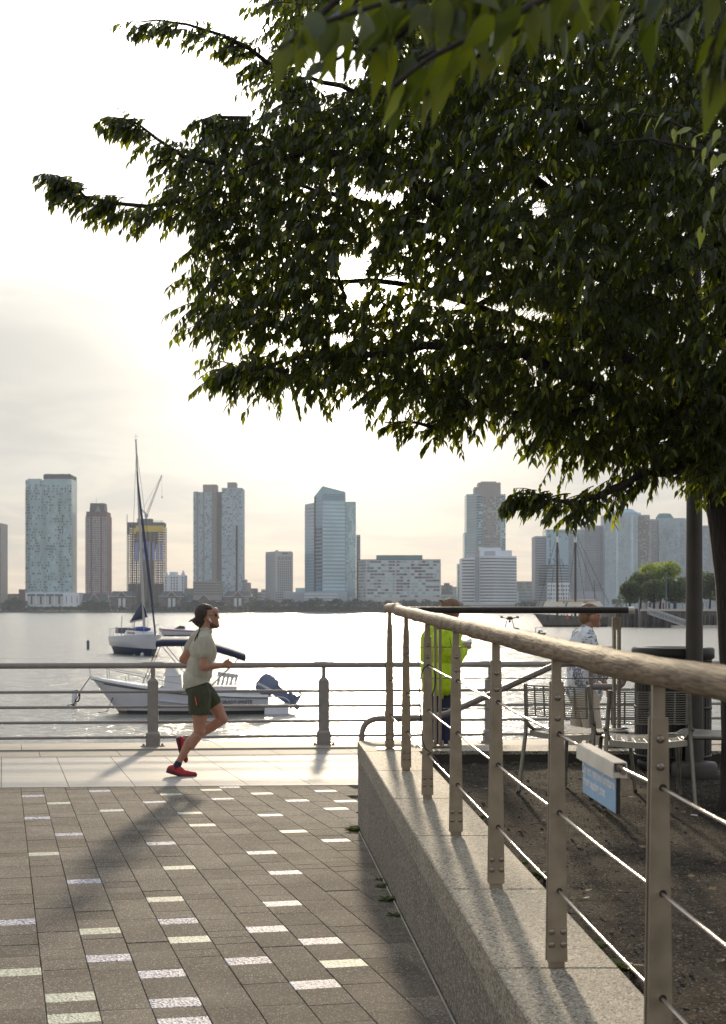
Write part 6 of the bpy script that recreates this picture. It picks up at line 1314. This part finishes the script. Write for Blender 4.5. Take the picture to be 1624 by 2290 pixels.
# dormers
# ---- shore trees
M['tg1'] = mat('far_foliage_dark', (0.035, 0.048, 0.026), .9, var=.5, vscale=.35); M['tg2'] = mat('far_foliage_olive', (0.06, 0.068, 0.03), .9, var=.5, vscale=.35); M['tgy'] = mat('sunlit_tint_foliage', (0.07, 0.10, 0.02), .6, var=.45, vscale=.5, trans=(.20, .235, .015)); M['tgd'] = mat('dark_plane_foliage', (0.03, 0.045, 0.016), .6, var=.4, vscale=.5, trans=(.05, .07, .01))
def crown_mesh(n, leaf, seed, lobes=7):
    r_ = random.Random(seed); mb = MB(); L_ = [(Vector((0, 0, .1)), .62)]+[(Vector((r_.uniform(-.6, .6), r_.uniform(-.6, .6), r_.uniform(-.35, .55))), r_.uniform(.28, .45)) for _ in range(lobes)]
    for i in range(n):
        c, q = r_.choice(L_); d = Vector((r_.gauss(0, 1), r_.gauss(0, 1), r_.gauss(0, 1))).normalized(); p = c+d*q*(r_.uniform(.75, 1.08)); a = Vector((r_.gauss(0, 1), r_.gauss(0, 1), r_.gauss(0, 1))).normalized(); a = (a+d*.8).normalized()
        u = a.cross(Vector((.3, .2, 1))).normalized(); v = a.cross(u); s = leaf*r_.uniform(.6, 1.3); mb.add([p+u*s, p+v*s*.7, p-u*s, p-v*s*.7], [(0, 1, 2, 3)])
    return mb
CM = [crown_mesh(420, .12, s).data('crown', M['tg1']) for s in (1, 2, 3)]+[crown_mesh(420, .12, s).data('crown', M['tg2']) for s in (4, 5)]
def far_tree(px, pt, pb, w, Y, lb, k, grp='trees along the far bank'):
    c = P(px, (pt+pb)/2, Y); h_ = (pb-pt)/2/F*Y; t = thing('tree', lb, 'tree', (c.x, Y, -1), grp)
    o = bpy.data.objects.new('crown', CM[k]); col.objects.link(o); o.parent = t; o.location = (0, 0, c.z+1); o.scale = (w/2/F*Y*1.05, w/2/F*Y, h_*1.15); o.rotation_euler = (0, 0, br.uniform(0, 6))
    mb = MB(); mb.tube([(c.x, Y, -1.2), (c.x, Y, c.z)], .35, 6); mb.build('trunk', M['bark'], t)
spots = [(-5, 1345, 30), (18, 1340, 26), (38, 1338, 24), (52, 1343, 18), (186, 1346, 20), (200, 1344, 22), (216, 1346, 22), (234, 1345, 22), (308, 1350, 18), (322, 1349, 16), (345, 1350, 20), (418, 1346, 20), (434, 1343, 22), (452, 1345, 22), (470, 1343, 24), (490, 1346, 20), (570, 1340, 22), (588, 1344, 24), (606, 1341, 26), (626, 1346, 22), (646, 1340, 24), (668, 1344, 22), (690, 1341, 26), (712, 1338, 26), (735, 1343, 26), (758, 1340, 26), (780, 1342, 24), (802, 1340, 26), (826, 1343, 26), (850, 1345, 26), (876, 1344, 28), (902, 1341, 28), (928, 1343, 28), (954, 1342, 28), (980, 1344, 28), (1004, 1346, 24), (1026, 1345, 20), (1165, 1346, 24), (1188, 1344, 26), (1380, 1340, 20), (1340, 1348, 18)]
ordn = ['first', 'second', 'third', 'fourth', 'fifth', 'sixth', 'seventh', 'eighth', 'ninth', 'tenth']; cnt_ = {}
for i, (px, pt, w_) in enumerate(sorted(spots)):
    near = 'beside the %s' % ('left glass tower' if px < 60 else 'white podium and brick houses' if px < 240 else 'sailboat mast' if px < 360 else 'low gabled roof' if px < 500 else 'white office' if px < 640 else 'angular tower podium' if px < 790 else 'long low office' if px < 990 else 'striped office' if px < 1200 else 'schooner')
    far_tree(px, pt-2, 1366, w_*1.25, 1434-(i % 3)*1.0, '%s hazy waterside tree from the left %s' % (ordn[cnt_.setdefault(near, 0)], near), i % 5); cnt_[near] += 1
mb = MB()
for i in range(2600):
    px = br.uniform(560, 1050) if br.random() < .75 else br.uniform(-20, 560); c = P(px, br.uniform(1358, 1367), 1431.5); s = br.uniform(.8, 1.9); a = br.uniform(0, 3.1); mb.add([c+Vector((s*math.cos(a), .3*s, s*.6)), c+Vector((0, -.4*s, s*1.1)), c+Vector((-s*math.cos(a), .2, .3*s)), c+Vector((0, .2, -.8*s))], [(0, 1, 2, 3)])
o = mb.build('shore_bushes', M['tg2']); o['kind'] = 'stuff'
# distant hill line
mb = MB(); rows = [[], []]
for i in range(61):
    x = -500+i*16.7; rows[0].append(Vector((x*1.3, 1750, -1))); rows[1].append(Vector((x*1.3, 1770, 8+6*noise.noise(Vector((x*.01, 0, 0)))+(10*math.exp(-((x+125)/45)**2)))))
mb.grid(rows, True); struct(mb.build('distant_hill', M['tg1']))

# ================================================================ pier on the right
M['pierc'] = mat('pier_concrete', (0.11, 0.105, 0.10), .9, var=.35, vscale=.5); M['pierpale'] = mat('pier_edge', (0.50, 0.46, 0.40), .7)  # paler material for the pier edge, floating dock and lamp heads
PY = 305.0
pier_ = thing('pier', 'concrete park pier with pale edge and timber piles at the right', 'pier', P(1520, 1400, PY)); X0p, X1p = P(1392, 0, PY).x, P(1900, 0, PY).x; ztop = CAMZ-(1364.5-HY)/F*PY
mb = MB(); mb.bbox(P(1434, 0, PY).x, X1p, PY, PY+40, WATER-.5, ztop-.2); mb.build('pier_wall', M['pierc'], pier_); mb = MB(); mb.bbox(P(1434, 0, PY).x, X1p, PY-.3, PY+1, ztop-.2, ztop+.25); mb.build('edge_beam', M['pierpale'], pier_)
mb = MB(); mb.bbox(X0p, P(1434, 0, PY).x, PY+6, PY+40, WATER-.5, ztop-.6); mb.build('pier_wall', M['pierc'], pier_)
for i in range(40):
    x = X0p+.4+i*.85; mb = MB(); mb.tube([(x, PY-.5+(6 if x < P(1434, 0, PY).x else 0), WATER-.3), (x, PY-.5+(6 if x < P(1434, 0, PY).x else 0), ztop-.9+br.uniform(-.2, .3))], .2, 7); mb.build('pile', M['pierc' if i % 3 else 'bark'], pier_)
gw = thing('gangway', 'grey truss gangway sloping from the pier down to the floating dock', 'gangway', P(1490, 1395, PY-4))
A, B_ = P(1452, 1373, PY-4), P(1534, 1401, PY-4)
for dy in (0, 1.6):
    for up in (0, 1.25):
        mb = MB(); mb.bar(A+Vector((0, dy, up)), B_+Vector((0, dy, up)), .16, .16); mb.build('chord', M['conc'], gw)
    for i in range(13):
        t0, t1 = i/12, min(1, (i+1)/12); mb = MB(); mb.bar(A.lerp(B_, t0)+Vector((0, dy, 0)), A.lerp(B_, t0)+Vector((0, dy, 1.25)), .08, .08); mb.bar(A.lerp(B_, t0)+Vector((0, dy, 0)), A.lerp(B_, t1)+Vector((0, dy, 1.25)), .07, .07); mb.build('brace', M['conc'], gw)
mb = MB(); mb.prism([A, B_, B_+Vector((0, 1.6, 0)), A+Vector((0, 1.6, 0))], (0, 0, .1)); mb.build('deck', M['pierc'], gw)
mb = MB(); mb.bbox(P(1505, 0, PY-6).x, P(1800, 0, PY-6).x, PY-8, PY-4.5, WATER-.1, WATER+.45); o = mb.build('floating_dock', M['pierpale']); tag(o, 'long low pale floating dock at the foot of the gangway', 'dock')
mb = MB(); mb.bbox(P(1420, 0, PY-1).x, P(1426, 0, PY-1).x, PY-1.5, PY-1, WATER-.3, ztop+.3); o = mb.build('mooring_dolphin', M['bark']); tag(o, 'dark timber mooring pile standing at the pier corner', 'piling')
def park_lamp(px, pt, pb, arm, Y, lb):
    a = P(px, pb, Y); b = P(px, pt, Y); t = thing('street_lamp', lb, 'street lamp', a, 'teal lamp posts on the pier'); mb = MB(); mb.tube([a, a.lerp(b, .5), b], [.16, .12, .08], 8); mb.sphere(b, .14, 8, 6); mb.build('post', M['lpaint'], t)
    z = b.z-(b.z-a.z)*.14; mb = MB(); mb.tube([(b.x-.5, Y, z), (b.x+arm*.8, Y, z+.1), (b.x+arm, Y, z-.05)], .06, 6); mb.build('arm', M['lpaint'], t); mb = MB(); mb.lathe((b.x+arm, Y, z-.75), [(.12, 0), (.34, .18), (.32, .3), (.1, .5), (.05, .62)], 10); mb.build('lamp_head', M['pierpale'], t)
M['lpaint'] = mat('teal_lamp_paint', (.10, .15, .17), .5)
park_lamp(1490, 1281, 1364, 2.1, 318, 'tallest teal street lamp on the pier in front of the trees'); park_lamp(1401, 1292, 1364, 2.0, 340, 'teal street lamp at the left end of the pier trees'); park_lamp(1330, 1300, 1364, 2.0, 400, 'faint street lamp above the schooner stern'); park_lamp(1445.7, 1339, 1364, .5, 312, 'short lamp post between the two taller pier lamps')
# trees on the pier: overlapping clumps; sunlit yellow-green is put into the bright crowns' leaf colour
def pier_tree(px, pt, pb, w, Y, lb, m, seed, trunk=True):
    c = P(px, (pt+pb)/2, Y); t = thing('tree', lb, 'tree', (c.x, Y, ztop), 'trees on the pier'); rx = w/2/F*Y; rz_ = (pb-pt)/2/F*Y; mb = crown_mesh(5200, .06, seed, 14); mb.v = [(c.x+v[0]*rx, Y+v[1]*rx, c.z+v[2]*rz_) for v in mb.v]; mb.build('crown', m, t)
    mb = MB(); mb.tube([(c.x, Y, ztop-.2), (c.x+.2, Y, ztop+2.5), (c.x, Y, c.z+rz_*.3)], [.28, .2, .1], 8); mb.build('trunk', M['bark'], t)
for a_ in ((1408, 1298, 1360, 56, 330, 'small dark tree at the left end of the pier row', M['tgd'], 21), (1432, 1275, 1360, 70, 335, 'medium tree on the pier, second from the left', M['tgd'], 22), (1476, 1242, 1340, 100, 345, 'largest yellow green backlit tree on the pier', M['tgy'], 23), (1462, 1292, 1360, 66, 322, 'dark tree in front of the large bright pier tree', M['tgd'], 24),
           (1508, 1280, 1360, 78, 324, 'dark green tree behind the tallest teal lamp', M['tgd'], 25), (1545, 1285, 1360, 66, 330, 'dark tree hidden partly by the lamp pole', M['tgd'], 26), (1587, 1275, 1360, 72, 335, 'green tree between the lamp pole and the tree trunk', M['tgd'], 27), (1615, 1296, 1350, 40, 340, 'bright tree right beside the dark trunk edge', M['tgy'], 28), (1665, 1270, 1350, 80, 335, 'pier tree behind the big trunk', M['tgd'], 29)): pier_tree(*a_)
for i in range(10):
    Y = 311+i % 3; c = P(1452+i*14.5+br.uniform(-4, 4), 1364.5, Y); c.z = ztop; mb = MB(); mb.cm = i % 4; mb.tube([c, c+Vector((0, 0, .85)), c+Vector((0, 0, 1.45))], [.17, .2, .2], 8); mb.cm = 4; mb.sphere(c+Vector((0, 0, 1.62)), .13, 8, 6); o = mb.build('person', pc+[M['skin']]); tag(o, '%s tiny strolling figure from the left on the far pier' % ordn[i], 'person', 'people on the pier')

# ================================================================ the big tree
tr = random.Random(5)
def in_poly(x, y, poly):
    c = False; n = len(poly); j = n-1
    for i in range(n):
        xi, yi = poly[i]; xj, yj = poly[j]
        if (yi > y) != (yj > y) and x < (xj-xi)*(y-yi)/(yj-yi)+xi: c = not c
        j = i
    return c
BODY = [(640, -400), (630, 40), (640, 110), (600, 150), (612, 212), (650, 232), (585, 255), (520, 262), (480, 285), (450, 330), (400, 350), (420, 400), (400, 430), (412, 470), (448, 500), (465, 560), (448, 600), (445, 650), (468, 710), (530, 740), (600, 735), (640, 760), (560, 790), (500, 805), (495, 830), (570, 825), (640, 855), (720, 840), (810, 855), (870, 860), (930, 895), (970, 920), (1040, 940), (1110, 915), (1170, 930), (1240, 990), (1300, 1000), (1370, 1010), (1440, 1025), (1500, 1030), (1560, 1065), (1640, 1070), (1900, 1000), (2300, 800), (2400, -200), (2000, -700), (1000, -700)]
HOLES = [(812, 432, 36, 26), (868, 440, 44, 18), (795, 600, 44, 42), (795, 655, 30, 26), (880, 630, 45, 20), (838, 545, 18, 16), (1015, 682, 42, 18), (1110, 690, 60, 12), (1190, 700, 55, 14), (1562, 620, 14, 26), (1220, 405, 28, 24), (1205, 470, 22, 24), (1232, 128, 32, 12), (1405, 800, 20, 24), (1290, 780, 26, 8), (750, 135, 78, 60), (820, 60, 40, 40), (700, 110, 40, 50), (640, 780, 60, 14), (760, 760, 35, 16), (560, 445, 12, 10), (1360, 640, 12, 10), (1500, 480, 14, 12), (1150, 350, 10, 8), (690, 420, 18, 14), (950, 780, 40, 8), (1060, 895, 12, 9), (1490, 900, 8, 8)]
TY = 8.6
tree = thing('shade_tree', 'large dark leafy tree overhanging the seating area and the river view', 'tree', P(1690, 1361, TY)); tree.location.z = DZ(TY); ORIG[tree.name] = Vector(tree.location)
def T_(px, py, Y): return P(px, py, Y)
mb = MB(); tb_ = T_(1695, 1830, 8.6)
tb_.z = DZ(8.6)-.05
mb.tube([tb_, tb_+Vector((.0, 0, .12)), T_(1690, 1650, 8.6), T_(1688, 1500, 8.6), T_(1680, 1300, 8.6), T_(1668, 1150, 8.6), T_(1655, 1040, 8.6), T_(1650, 900, 8.6)], [.27, .21, .19, .195, .20, .215, .24, .20], 20)
mb.build('trunk', M['bark'], tree)
LIMBS = [([(1655, 1000, 8.6), (1560, 860, 8.4), (1480, 760, 8.2), (1400, 640, 8.1), (1300, 470, 8.0), (1150, 300, 8.0)], .11), ([(1650, 960, 8.6), (1500, 880, 8.9), (1350, 760, 9.2), (1180, 640, 9.3), (980, 520, 9.3), (780, 440, 9.2), (620, 400, 9.0)], .10), ([(1650, 1010, 8.6), (1540, 940, 8.2), (1400, 880, 7.8), (1250, 830, 7.6), (1050, 760, 7.6), (850, 790, 7.7), (680, 800, 7.8), (520, 828, 7.9)], .075),
         ([(1650, 900, 8.6), (1640, 700, 8.5), (1600, 500, 8.3), (1540, 300, 8.1), (1500, 50, 8.0), (1450, -250, 8)], .14), ([(1400, 640, 8.1), (1200, 560, 7.8), (1000, 470, 7.6), (850, 380, 7.6), (700, 330, 7.6), (560, 370, 7.7), (430, 450, 7.8)], .06), ([(1300, 470, 8.0), (1100, 330, 8.1), (900, 230, 8.2), (720, 180, 8.2), (600, 165, 8.2)], .05),
         ([(1350, 760, 9.2), (1150, 720, 9.4), (950, 640, 9.5), (700, 620, 9.4), (470, 640, 9.3)], .05), ([(1640, 1000, 8.5), (1560, 1030, 8.0), (1440, 1060, 7.7), (1350, 1110, 7.5), (1240, 1118, 7.5)], .045), ([(1400, 880, 7.8), (1250, 930, 7.8), (1080, 920, 7.9), (950, 950, 8)], .035), ([(1180, 640, 9.3), (1000, 700, 9.6), (820, 740, 9.6)], .035),
         ([(1650, 880, 8.6), (1800, 700, 8.6), (1950, 400, 8.7), (2050, 100, 8.8)], .13), ([(1600, 500, 8.3), (1380, 330, 7.4), (1180, 180, 7.2), (1000, 60, 7.2)], .06), ([(1450, -250, 8), (1150, -350, 8), (850, -300, 8.1)], .06)]
for pts, r0 in LIMBS:
    V_ = [T_(*p) for p in pts]; out_ = []
    for i in range(len(V_)-1):
        a, b_ = V_[i], V_[i+1]
        for k in range(4):
            t = k/4; out_.append(a.lerp(b_, t)+Vector((tr.gauss(0, .012), tr.gauss(0, .02), tr.gauss(0, .012))))
    out_.append(V_[-1]); n = len(out_); mb = MB(); mb.tube(out_, [r0*.6*(1-.92*i/(n-1))+.003 for i in range(n)], 9); mb.build('limb', M['bark'], tree)
# strokes: reaching branches (points, half width)
STROKES = [([(305, 50, 7.9), (350, 45, 7.9), (420, 55, 7.9), (500, 80, 8), (560, 110, 8), (610, 150, 8.1)], (8, 14, 22, 28, 40, 45), 60), ([(268, 264, 7.7), (310, 278, 7.7), (350, 310, 7.7), (410, 350, 7.7), (480, 365, 7.8)], (7, 14, 26, 38, 45), 52), ([(128, 392, 7.8), (165, 412, 7.8), (190, 440, 7.8), (260, 455, 7.8), (330, 462, 7.8), (400, 450, 7.8)], (12, 24, 32, 40, 44, 40), 88),
           ([(1160, 1105, 7.5), (1200, 1105, 7.5), (1240, 1118, 7.5), (1300, 1125, 7.5), (1370, 1090, 7.6), (1460, 1055, 7.7)], (10, 18, 34, 40, 45, 25), 90), ([(860, 945, 7.9), (930, 945, 7.9), (985, 960, 7.9)], (8, 20, 25), 12), ([(497, 835, 7.9), (560, 825, 7.9), (640, 830, 7.8)], (22, 34, 40), 30), ([(440, 270, 7.9), (490, 262, 7.9), (560, 265, 8)], (10, 22, 30), 22)]
# leaf: folded oval blade with a drawn-out tip
LEAF_V = [(0, 0, 0), (.16, .15, .04), (.215, .38, .05), (.105, .70, .02), (0, 1.06, -.06), (-.105, .70, .02), (-.215, .38, .05), (-.16, .15, .04), (0, .45, 0)]
LEAF_F = [(0, 1, 8), (1, 2, 8), (2, 3, 8), (3, 4, 8), (4, 5, 8), (5, 6, 8), (6, 7, 8), (7, 0, 8)]
def leaf_data(m):
    mb = MB(); mb.add(LEAF_V, LEAF_F, True); return mb.data('leaf', m)
def leaf_matrix(p, d, roll, s):
    d = d.normalized(); x = d.cross(Vector((0, 0, 1)))
    if x.length < .05: x = Vector((1, 0, 0))
    x.normalize(); z = x.cross(d); x2 = x*math.cos(roll)+z*math.sin(roll); z2 = x2.cross(d)
    Mx = Matrix((x2*s, d*s, z2*s)).transposed().to_4x4(); Mx.translation = p; return Mx
twig = MB(); leaves = []
def in_hole(q):
    x = q[0]/q[1]*F+CX; y = HY-(q[2]-CAMZ)/q[1]*F
    for hx, hy, ra, rb in HOLES:
        if ((x-hx)/ra)**2+((y-hy)/rb)**2 < .75+.5*noise.noise(Vector((x*.05, y*.05, 1))): return True
    if 480 < x < 1350 and 330 < y < 900 and noise.noise(Vector((x*.045, y*.06, 9))) > .42-(.08 if x < 1050 else 0): return True
    return False
def spray(p, d, L_, n, s, droop=.5, flag=0):
    """a twig with leaves on alternate sides"""
    d = d.normalized(); pts = [p]; dd = d.copy()
    for i in range(4): dd = (dd+Vector((0, 0, -droop*.22))+Vector((tr.gauss(0, .08), tr.gauss(0, .08), tr.gauss(0, .05)))).normalized(); pts.append(pts[-1]+dd*L_/4)
    twig.tube(pts, [.0032, .0028, .0024, .002, .0015], 3, False)
    for i in range(n):
        t = (i+.7)/n*4; k = min(3, int(t)); q = pts[k].lerp(pts[k+1], t-k); ax = (pts[k+1]-pts[k]).normalized(); side = ax.cross(Vector((0, 0, 1)))
        if side.length < .1: side = Vector((1, 0, 0))
        side.normalize(); sg_ = 1 if i % 2 else -1
        ld = ax*tr.uniform(.25, .8)+side*sg_*tr.uniform(.3, .9)+Vector((0, 0, -tr.uniform(.35, 1.3)*droop*1.6)); 
        if flag == 0 and in_hole(q+ld.normalized()*s*.45): continue
        leaves.append((leaf_matrix(q, ld, tr.uniform(-1.1, 1.1), s*tr.uniform(.7, 1.2)), flag))
for pts, hw, cnt in STROKES:
    V_ = [T_(*p) for p in pts]; n = len(V_); bp = []
    for i in range(n-1):
        for k in range(3): bp.append(V_[i].lerp(V_[i+1], k/3))
    bp.append(V_[-1]); twig.tube(bp, [.003+.012*i/len(bp) for i in range(len(bp))], 5)
    for i in range(int(cnt*1.1)):
        t = tr.random()**.9*(n-1); k = min(n-2, int(t)); u = t-k; p = V_[k].lerp(V_[k+1], u); w_ = (hw[k]*(1-u)+hw[k+1]*u)/F*7.8
        q = p+Vector((tr.uniform(-.05, .05), tr.uniform(-.25, .25)*w_*3, w_*tr.uniform(-.75, .5))); dirx = (V_[k]-V_[k+1]).normalized(); dirx = dirx+Vector((tr.uniform(-.6, .3), tr.uniform(-.6, .6), tr.uniform(-.9, .3)))
        spray(q, dirx, .11+.22*w_, 7, .056, .7, 1)
# crown volume
n_try = 0; made = 0
while made < 9000 and n_try < 140000:
    n_try += 1; x = tr.uniform(380, 2350); y = tr.uniform(-650, 1090)
    vis = x < 1720 and y > -60
    if not vis and tr.random() < .72: continue
    if not in_poly(x, y, BODY): continue
    hole = False
    for hx, hy, ra, rb in HOLES:
        q = ((x-hx)/(ra*1.25))**2+((y-hy)/(rb*1.3))**2
        if q < .7: hole = True; break
    if hole: continue
    if noise.noise(Vector((x*.009, y*.012, 5))) < -.40 and tr.random() < .6: continue
    # the crown bellies out in depth towards the trunk side
    th = 0.35+1.9*min(1, max(0, (x-430)/800))*min(1, max(.25, (1080-y)/500)); Y = 8.3+tr.uniform(-th, th*.75)
    p = T_(x, y, Y)
    d = Vector((tr.uniform(-1.1, .5), tr.uniform(-.9, .9), tr.uniform(-.55, .35))); spray(p, d, tr.uniform(.16, .30), tr.choice((12, 14, 16)), .054, .8, 0); made += 1
print('twigs', made, 'leaves', len(leaves))
tw = twig.build('twigs', M['bark'], tree); tw['kind'] = 'stuff'
tips = [l for l in leaves if l[1] == 1]; tr.shuffle(tips); single = tips[:290]; sid = set(id(l) for l in single)
off = wloc(tree); import numpy as np
lv = np.array(LEAF_V); mats_ = [l for l in leaves if id(l) not in sid]
MM = np.array([[list(r) for r in l[0]] for l in mats_]); vv_ = np.einsum('nij,kj->nki', MM[:, :3, :3], lv)+MM[:, None, :3, 3]-np.array(off)
nL = len(mats_); me = bpy.data.meshes.new('foliage'); nv = len(LEAF_V); nf = len(LEAF_F)
me.vertices.add(nL*nv); me.vertices.foreach_set('co', vv_.reshape(-1).astype(np.float32)); idx = (np.arange(nL)[:, None, None]*nv+np.array(LEAF_F)[None]).reshape(-1)
me.loops.add(len(idx)); me.loops.foreach_set('vertex_index', idx.astype(np.int32)); me.polygons.add(nL*nf); me.polygons.foreach_set('loop_start', (np.arange(nL*nf)*3).astype(np.int32)); me.polygons.foreach_set('use_smooth', [True]*(nL*nf))
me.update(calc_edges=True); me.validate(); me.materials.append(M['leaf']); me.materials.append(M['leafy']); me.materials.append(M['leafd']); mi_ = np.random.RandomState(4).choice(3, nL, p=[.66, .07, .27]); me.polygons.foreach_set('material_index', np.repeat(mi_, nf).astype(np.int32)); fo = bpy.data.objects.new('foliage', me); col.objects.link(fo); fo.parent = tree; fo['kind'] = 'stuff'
LD = leaf_data(M['leaf']); LDY = leaf_data(M['leafy']); LDD = leaf_data(M['leafd'])
def single_leaf(Mx, data, parent):
    o = bpy.data.objects.new('leaf', data); col.objects.link(o); o.parent = parent; Mx = Mx.copy(); Mx.translation = Mx.translation-wloc(parent); o.matrix_basis = Mx
for l in single: single_leaf(l[0], LDY if tr.random() < .4 else LD, tree)

# ---- branch hanging close to the camera, out of focus, and the bright sprig at right
def near_branch(name, label, strokes, count, s, data, Yr):
    t = thing(name, label, 'branch', T_(*strokes[0][0])); n_ = 0
    for pts in strokes:
        V_ = [T_(*p) for p in pts]; tm = MB(); tm.tube(V_, [.006-.004*i/len(V_) for i in range(len(V_))], 6); tm.build('stem', M['bark'], t)
        for k in range(len(V_)-1):
            seg = (V_[k+1]-V_[k]); nn = max(2, int(seg.length/.024))
            for i in range(nn):
                if n_ >= count: break
                q = V_[k].lerp(V_[k+1], i/nn)+Vector((0, tr.uniform(-.05, .05), 0)); ax = seg.normalized(); ld = ax*tr.uniform(.2, .7)+Vector((tr.uniform(-.5, .5), tr.uniform(-.5, .5), -tr.uniform(.3, 1.1)))
                single_leaf(leaf_matrix(q, ld, tr.uniform(-1.2, 1.2), s*tr.uniform(.75, 1.15)), tr.choice(data), t); n_ += 1
    return t
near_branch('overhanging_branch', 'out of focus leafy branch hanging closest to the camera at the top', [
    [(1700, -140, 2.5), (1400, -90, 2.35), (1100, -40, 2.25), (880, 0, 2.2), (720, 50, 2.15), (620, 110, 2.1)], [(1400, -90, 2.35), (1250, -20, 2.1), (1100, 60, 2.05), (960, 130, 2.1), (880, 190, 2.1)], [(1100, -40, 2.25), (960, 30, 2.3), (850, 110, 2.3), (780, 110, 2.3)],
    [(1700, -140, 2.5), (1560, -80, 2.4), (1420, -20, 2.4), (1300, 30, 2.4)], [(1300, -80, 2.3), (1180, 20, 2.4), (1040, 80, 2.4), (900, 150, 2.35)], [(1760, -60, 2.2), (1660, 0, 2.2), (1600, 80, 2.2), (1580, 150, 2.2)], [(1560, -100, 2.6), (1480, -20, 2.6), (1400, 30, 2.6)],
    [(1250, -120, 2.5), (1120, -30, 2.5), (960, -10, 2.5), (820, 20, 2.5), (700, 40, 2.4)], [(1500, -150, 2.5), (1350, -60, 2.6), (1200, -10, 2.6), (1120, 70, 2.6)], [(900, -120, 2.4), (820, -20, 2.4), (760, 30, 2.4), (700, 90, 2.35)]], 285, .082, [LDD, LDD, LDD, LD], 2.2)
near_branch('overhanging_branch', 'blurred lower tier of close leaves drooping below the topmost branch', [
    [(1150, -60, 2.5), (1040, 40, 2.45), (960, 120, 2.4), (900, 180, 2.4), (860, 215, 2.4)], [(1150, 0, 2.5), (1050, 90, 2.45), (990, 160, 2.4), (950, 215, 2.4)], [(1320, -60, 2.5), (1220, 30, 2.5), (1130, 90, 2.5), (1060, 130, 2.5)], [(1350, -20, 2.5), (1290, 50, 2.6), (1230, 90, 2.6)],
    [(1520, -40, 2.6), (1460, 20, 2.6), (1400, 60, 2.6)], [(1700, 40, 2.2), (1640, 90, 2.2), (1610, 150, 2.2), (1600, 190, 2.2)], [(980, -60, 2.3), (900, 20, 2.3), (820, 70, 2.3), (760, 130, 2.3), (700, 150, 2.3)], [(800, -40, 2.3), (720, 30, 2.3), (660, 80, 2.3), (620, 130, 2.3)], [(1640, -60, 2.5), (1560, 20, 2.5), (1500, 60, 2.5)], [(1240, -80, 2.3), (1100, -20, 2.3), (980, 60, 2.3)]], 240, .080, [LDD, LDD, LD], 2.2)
near_branch('leafy_sprig', 'yellow green sprig catching light at the upper right near the trunk', [[(1640, 320, 4.6), (1560, 300, 4.6), (1480, 262, 4.6), (1400, 250, 4.6)], [(1640, 350, 4.6), (1540, 330, 4.6), (1450, 310, 4.6), (1380, 318, 4.6)]], 16, .058, [LDY, LDY, LD], 4.6)
near_branch('hanging_sprig', 'green sprays hanging down the upper right edge in mid distance', [[(1700, 330, 4.4), (1620, 380, 4.4), (1580, 440, 4.4), (1570, 520, 4.4)], [(1700, 380, 4.6), (1640, 440, 4.6), (1610, 520, 4.6)], [(1680, 250, 4.4), (1600, 300, 4.4), (1540, 380, 4.4)]], 110, .060, [LD, LD, LDY], 4.5)

# ================================================================ river haze
hz = MB(); hz.bbox(-560, 560, -12, 1900, -4.5, 190); hb = hz.build('haze', None, None, True) if False else None
me = bpy.data.meshes.new('haze'); me.from_pydata(hz.v, [], hz.f); hb = bpy.data.objects.new('haze', me); col.objects.link(hb); hb['kind'] = 'stuff'
hm = bpy.data.materials.new('river_haze'); hm.use_nodes = True; t = hm.node_tree
for n in list(t.nodes): t.nodes.remove(n)
o_ = t.nodes.new('ShaderNodeOutputMaterial'); pv = t.nodes.new('ShaderNodeVolumePrincipled'); pv.inputs['Color'].default_value = (0.86, 0.93, 1.0, 1); pv.inputs['Density'].default_value = 0.00015; pv.inputs['Anisotropy'].default_value = 0.0
t.links.new(pv.outputs[0], o_.inputs['Volume']); me.materials.append(hm)
bpy.data.scenes.remove(LAB)
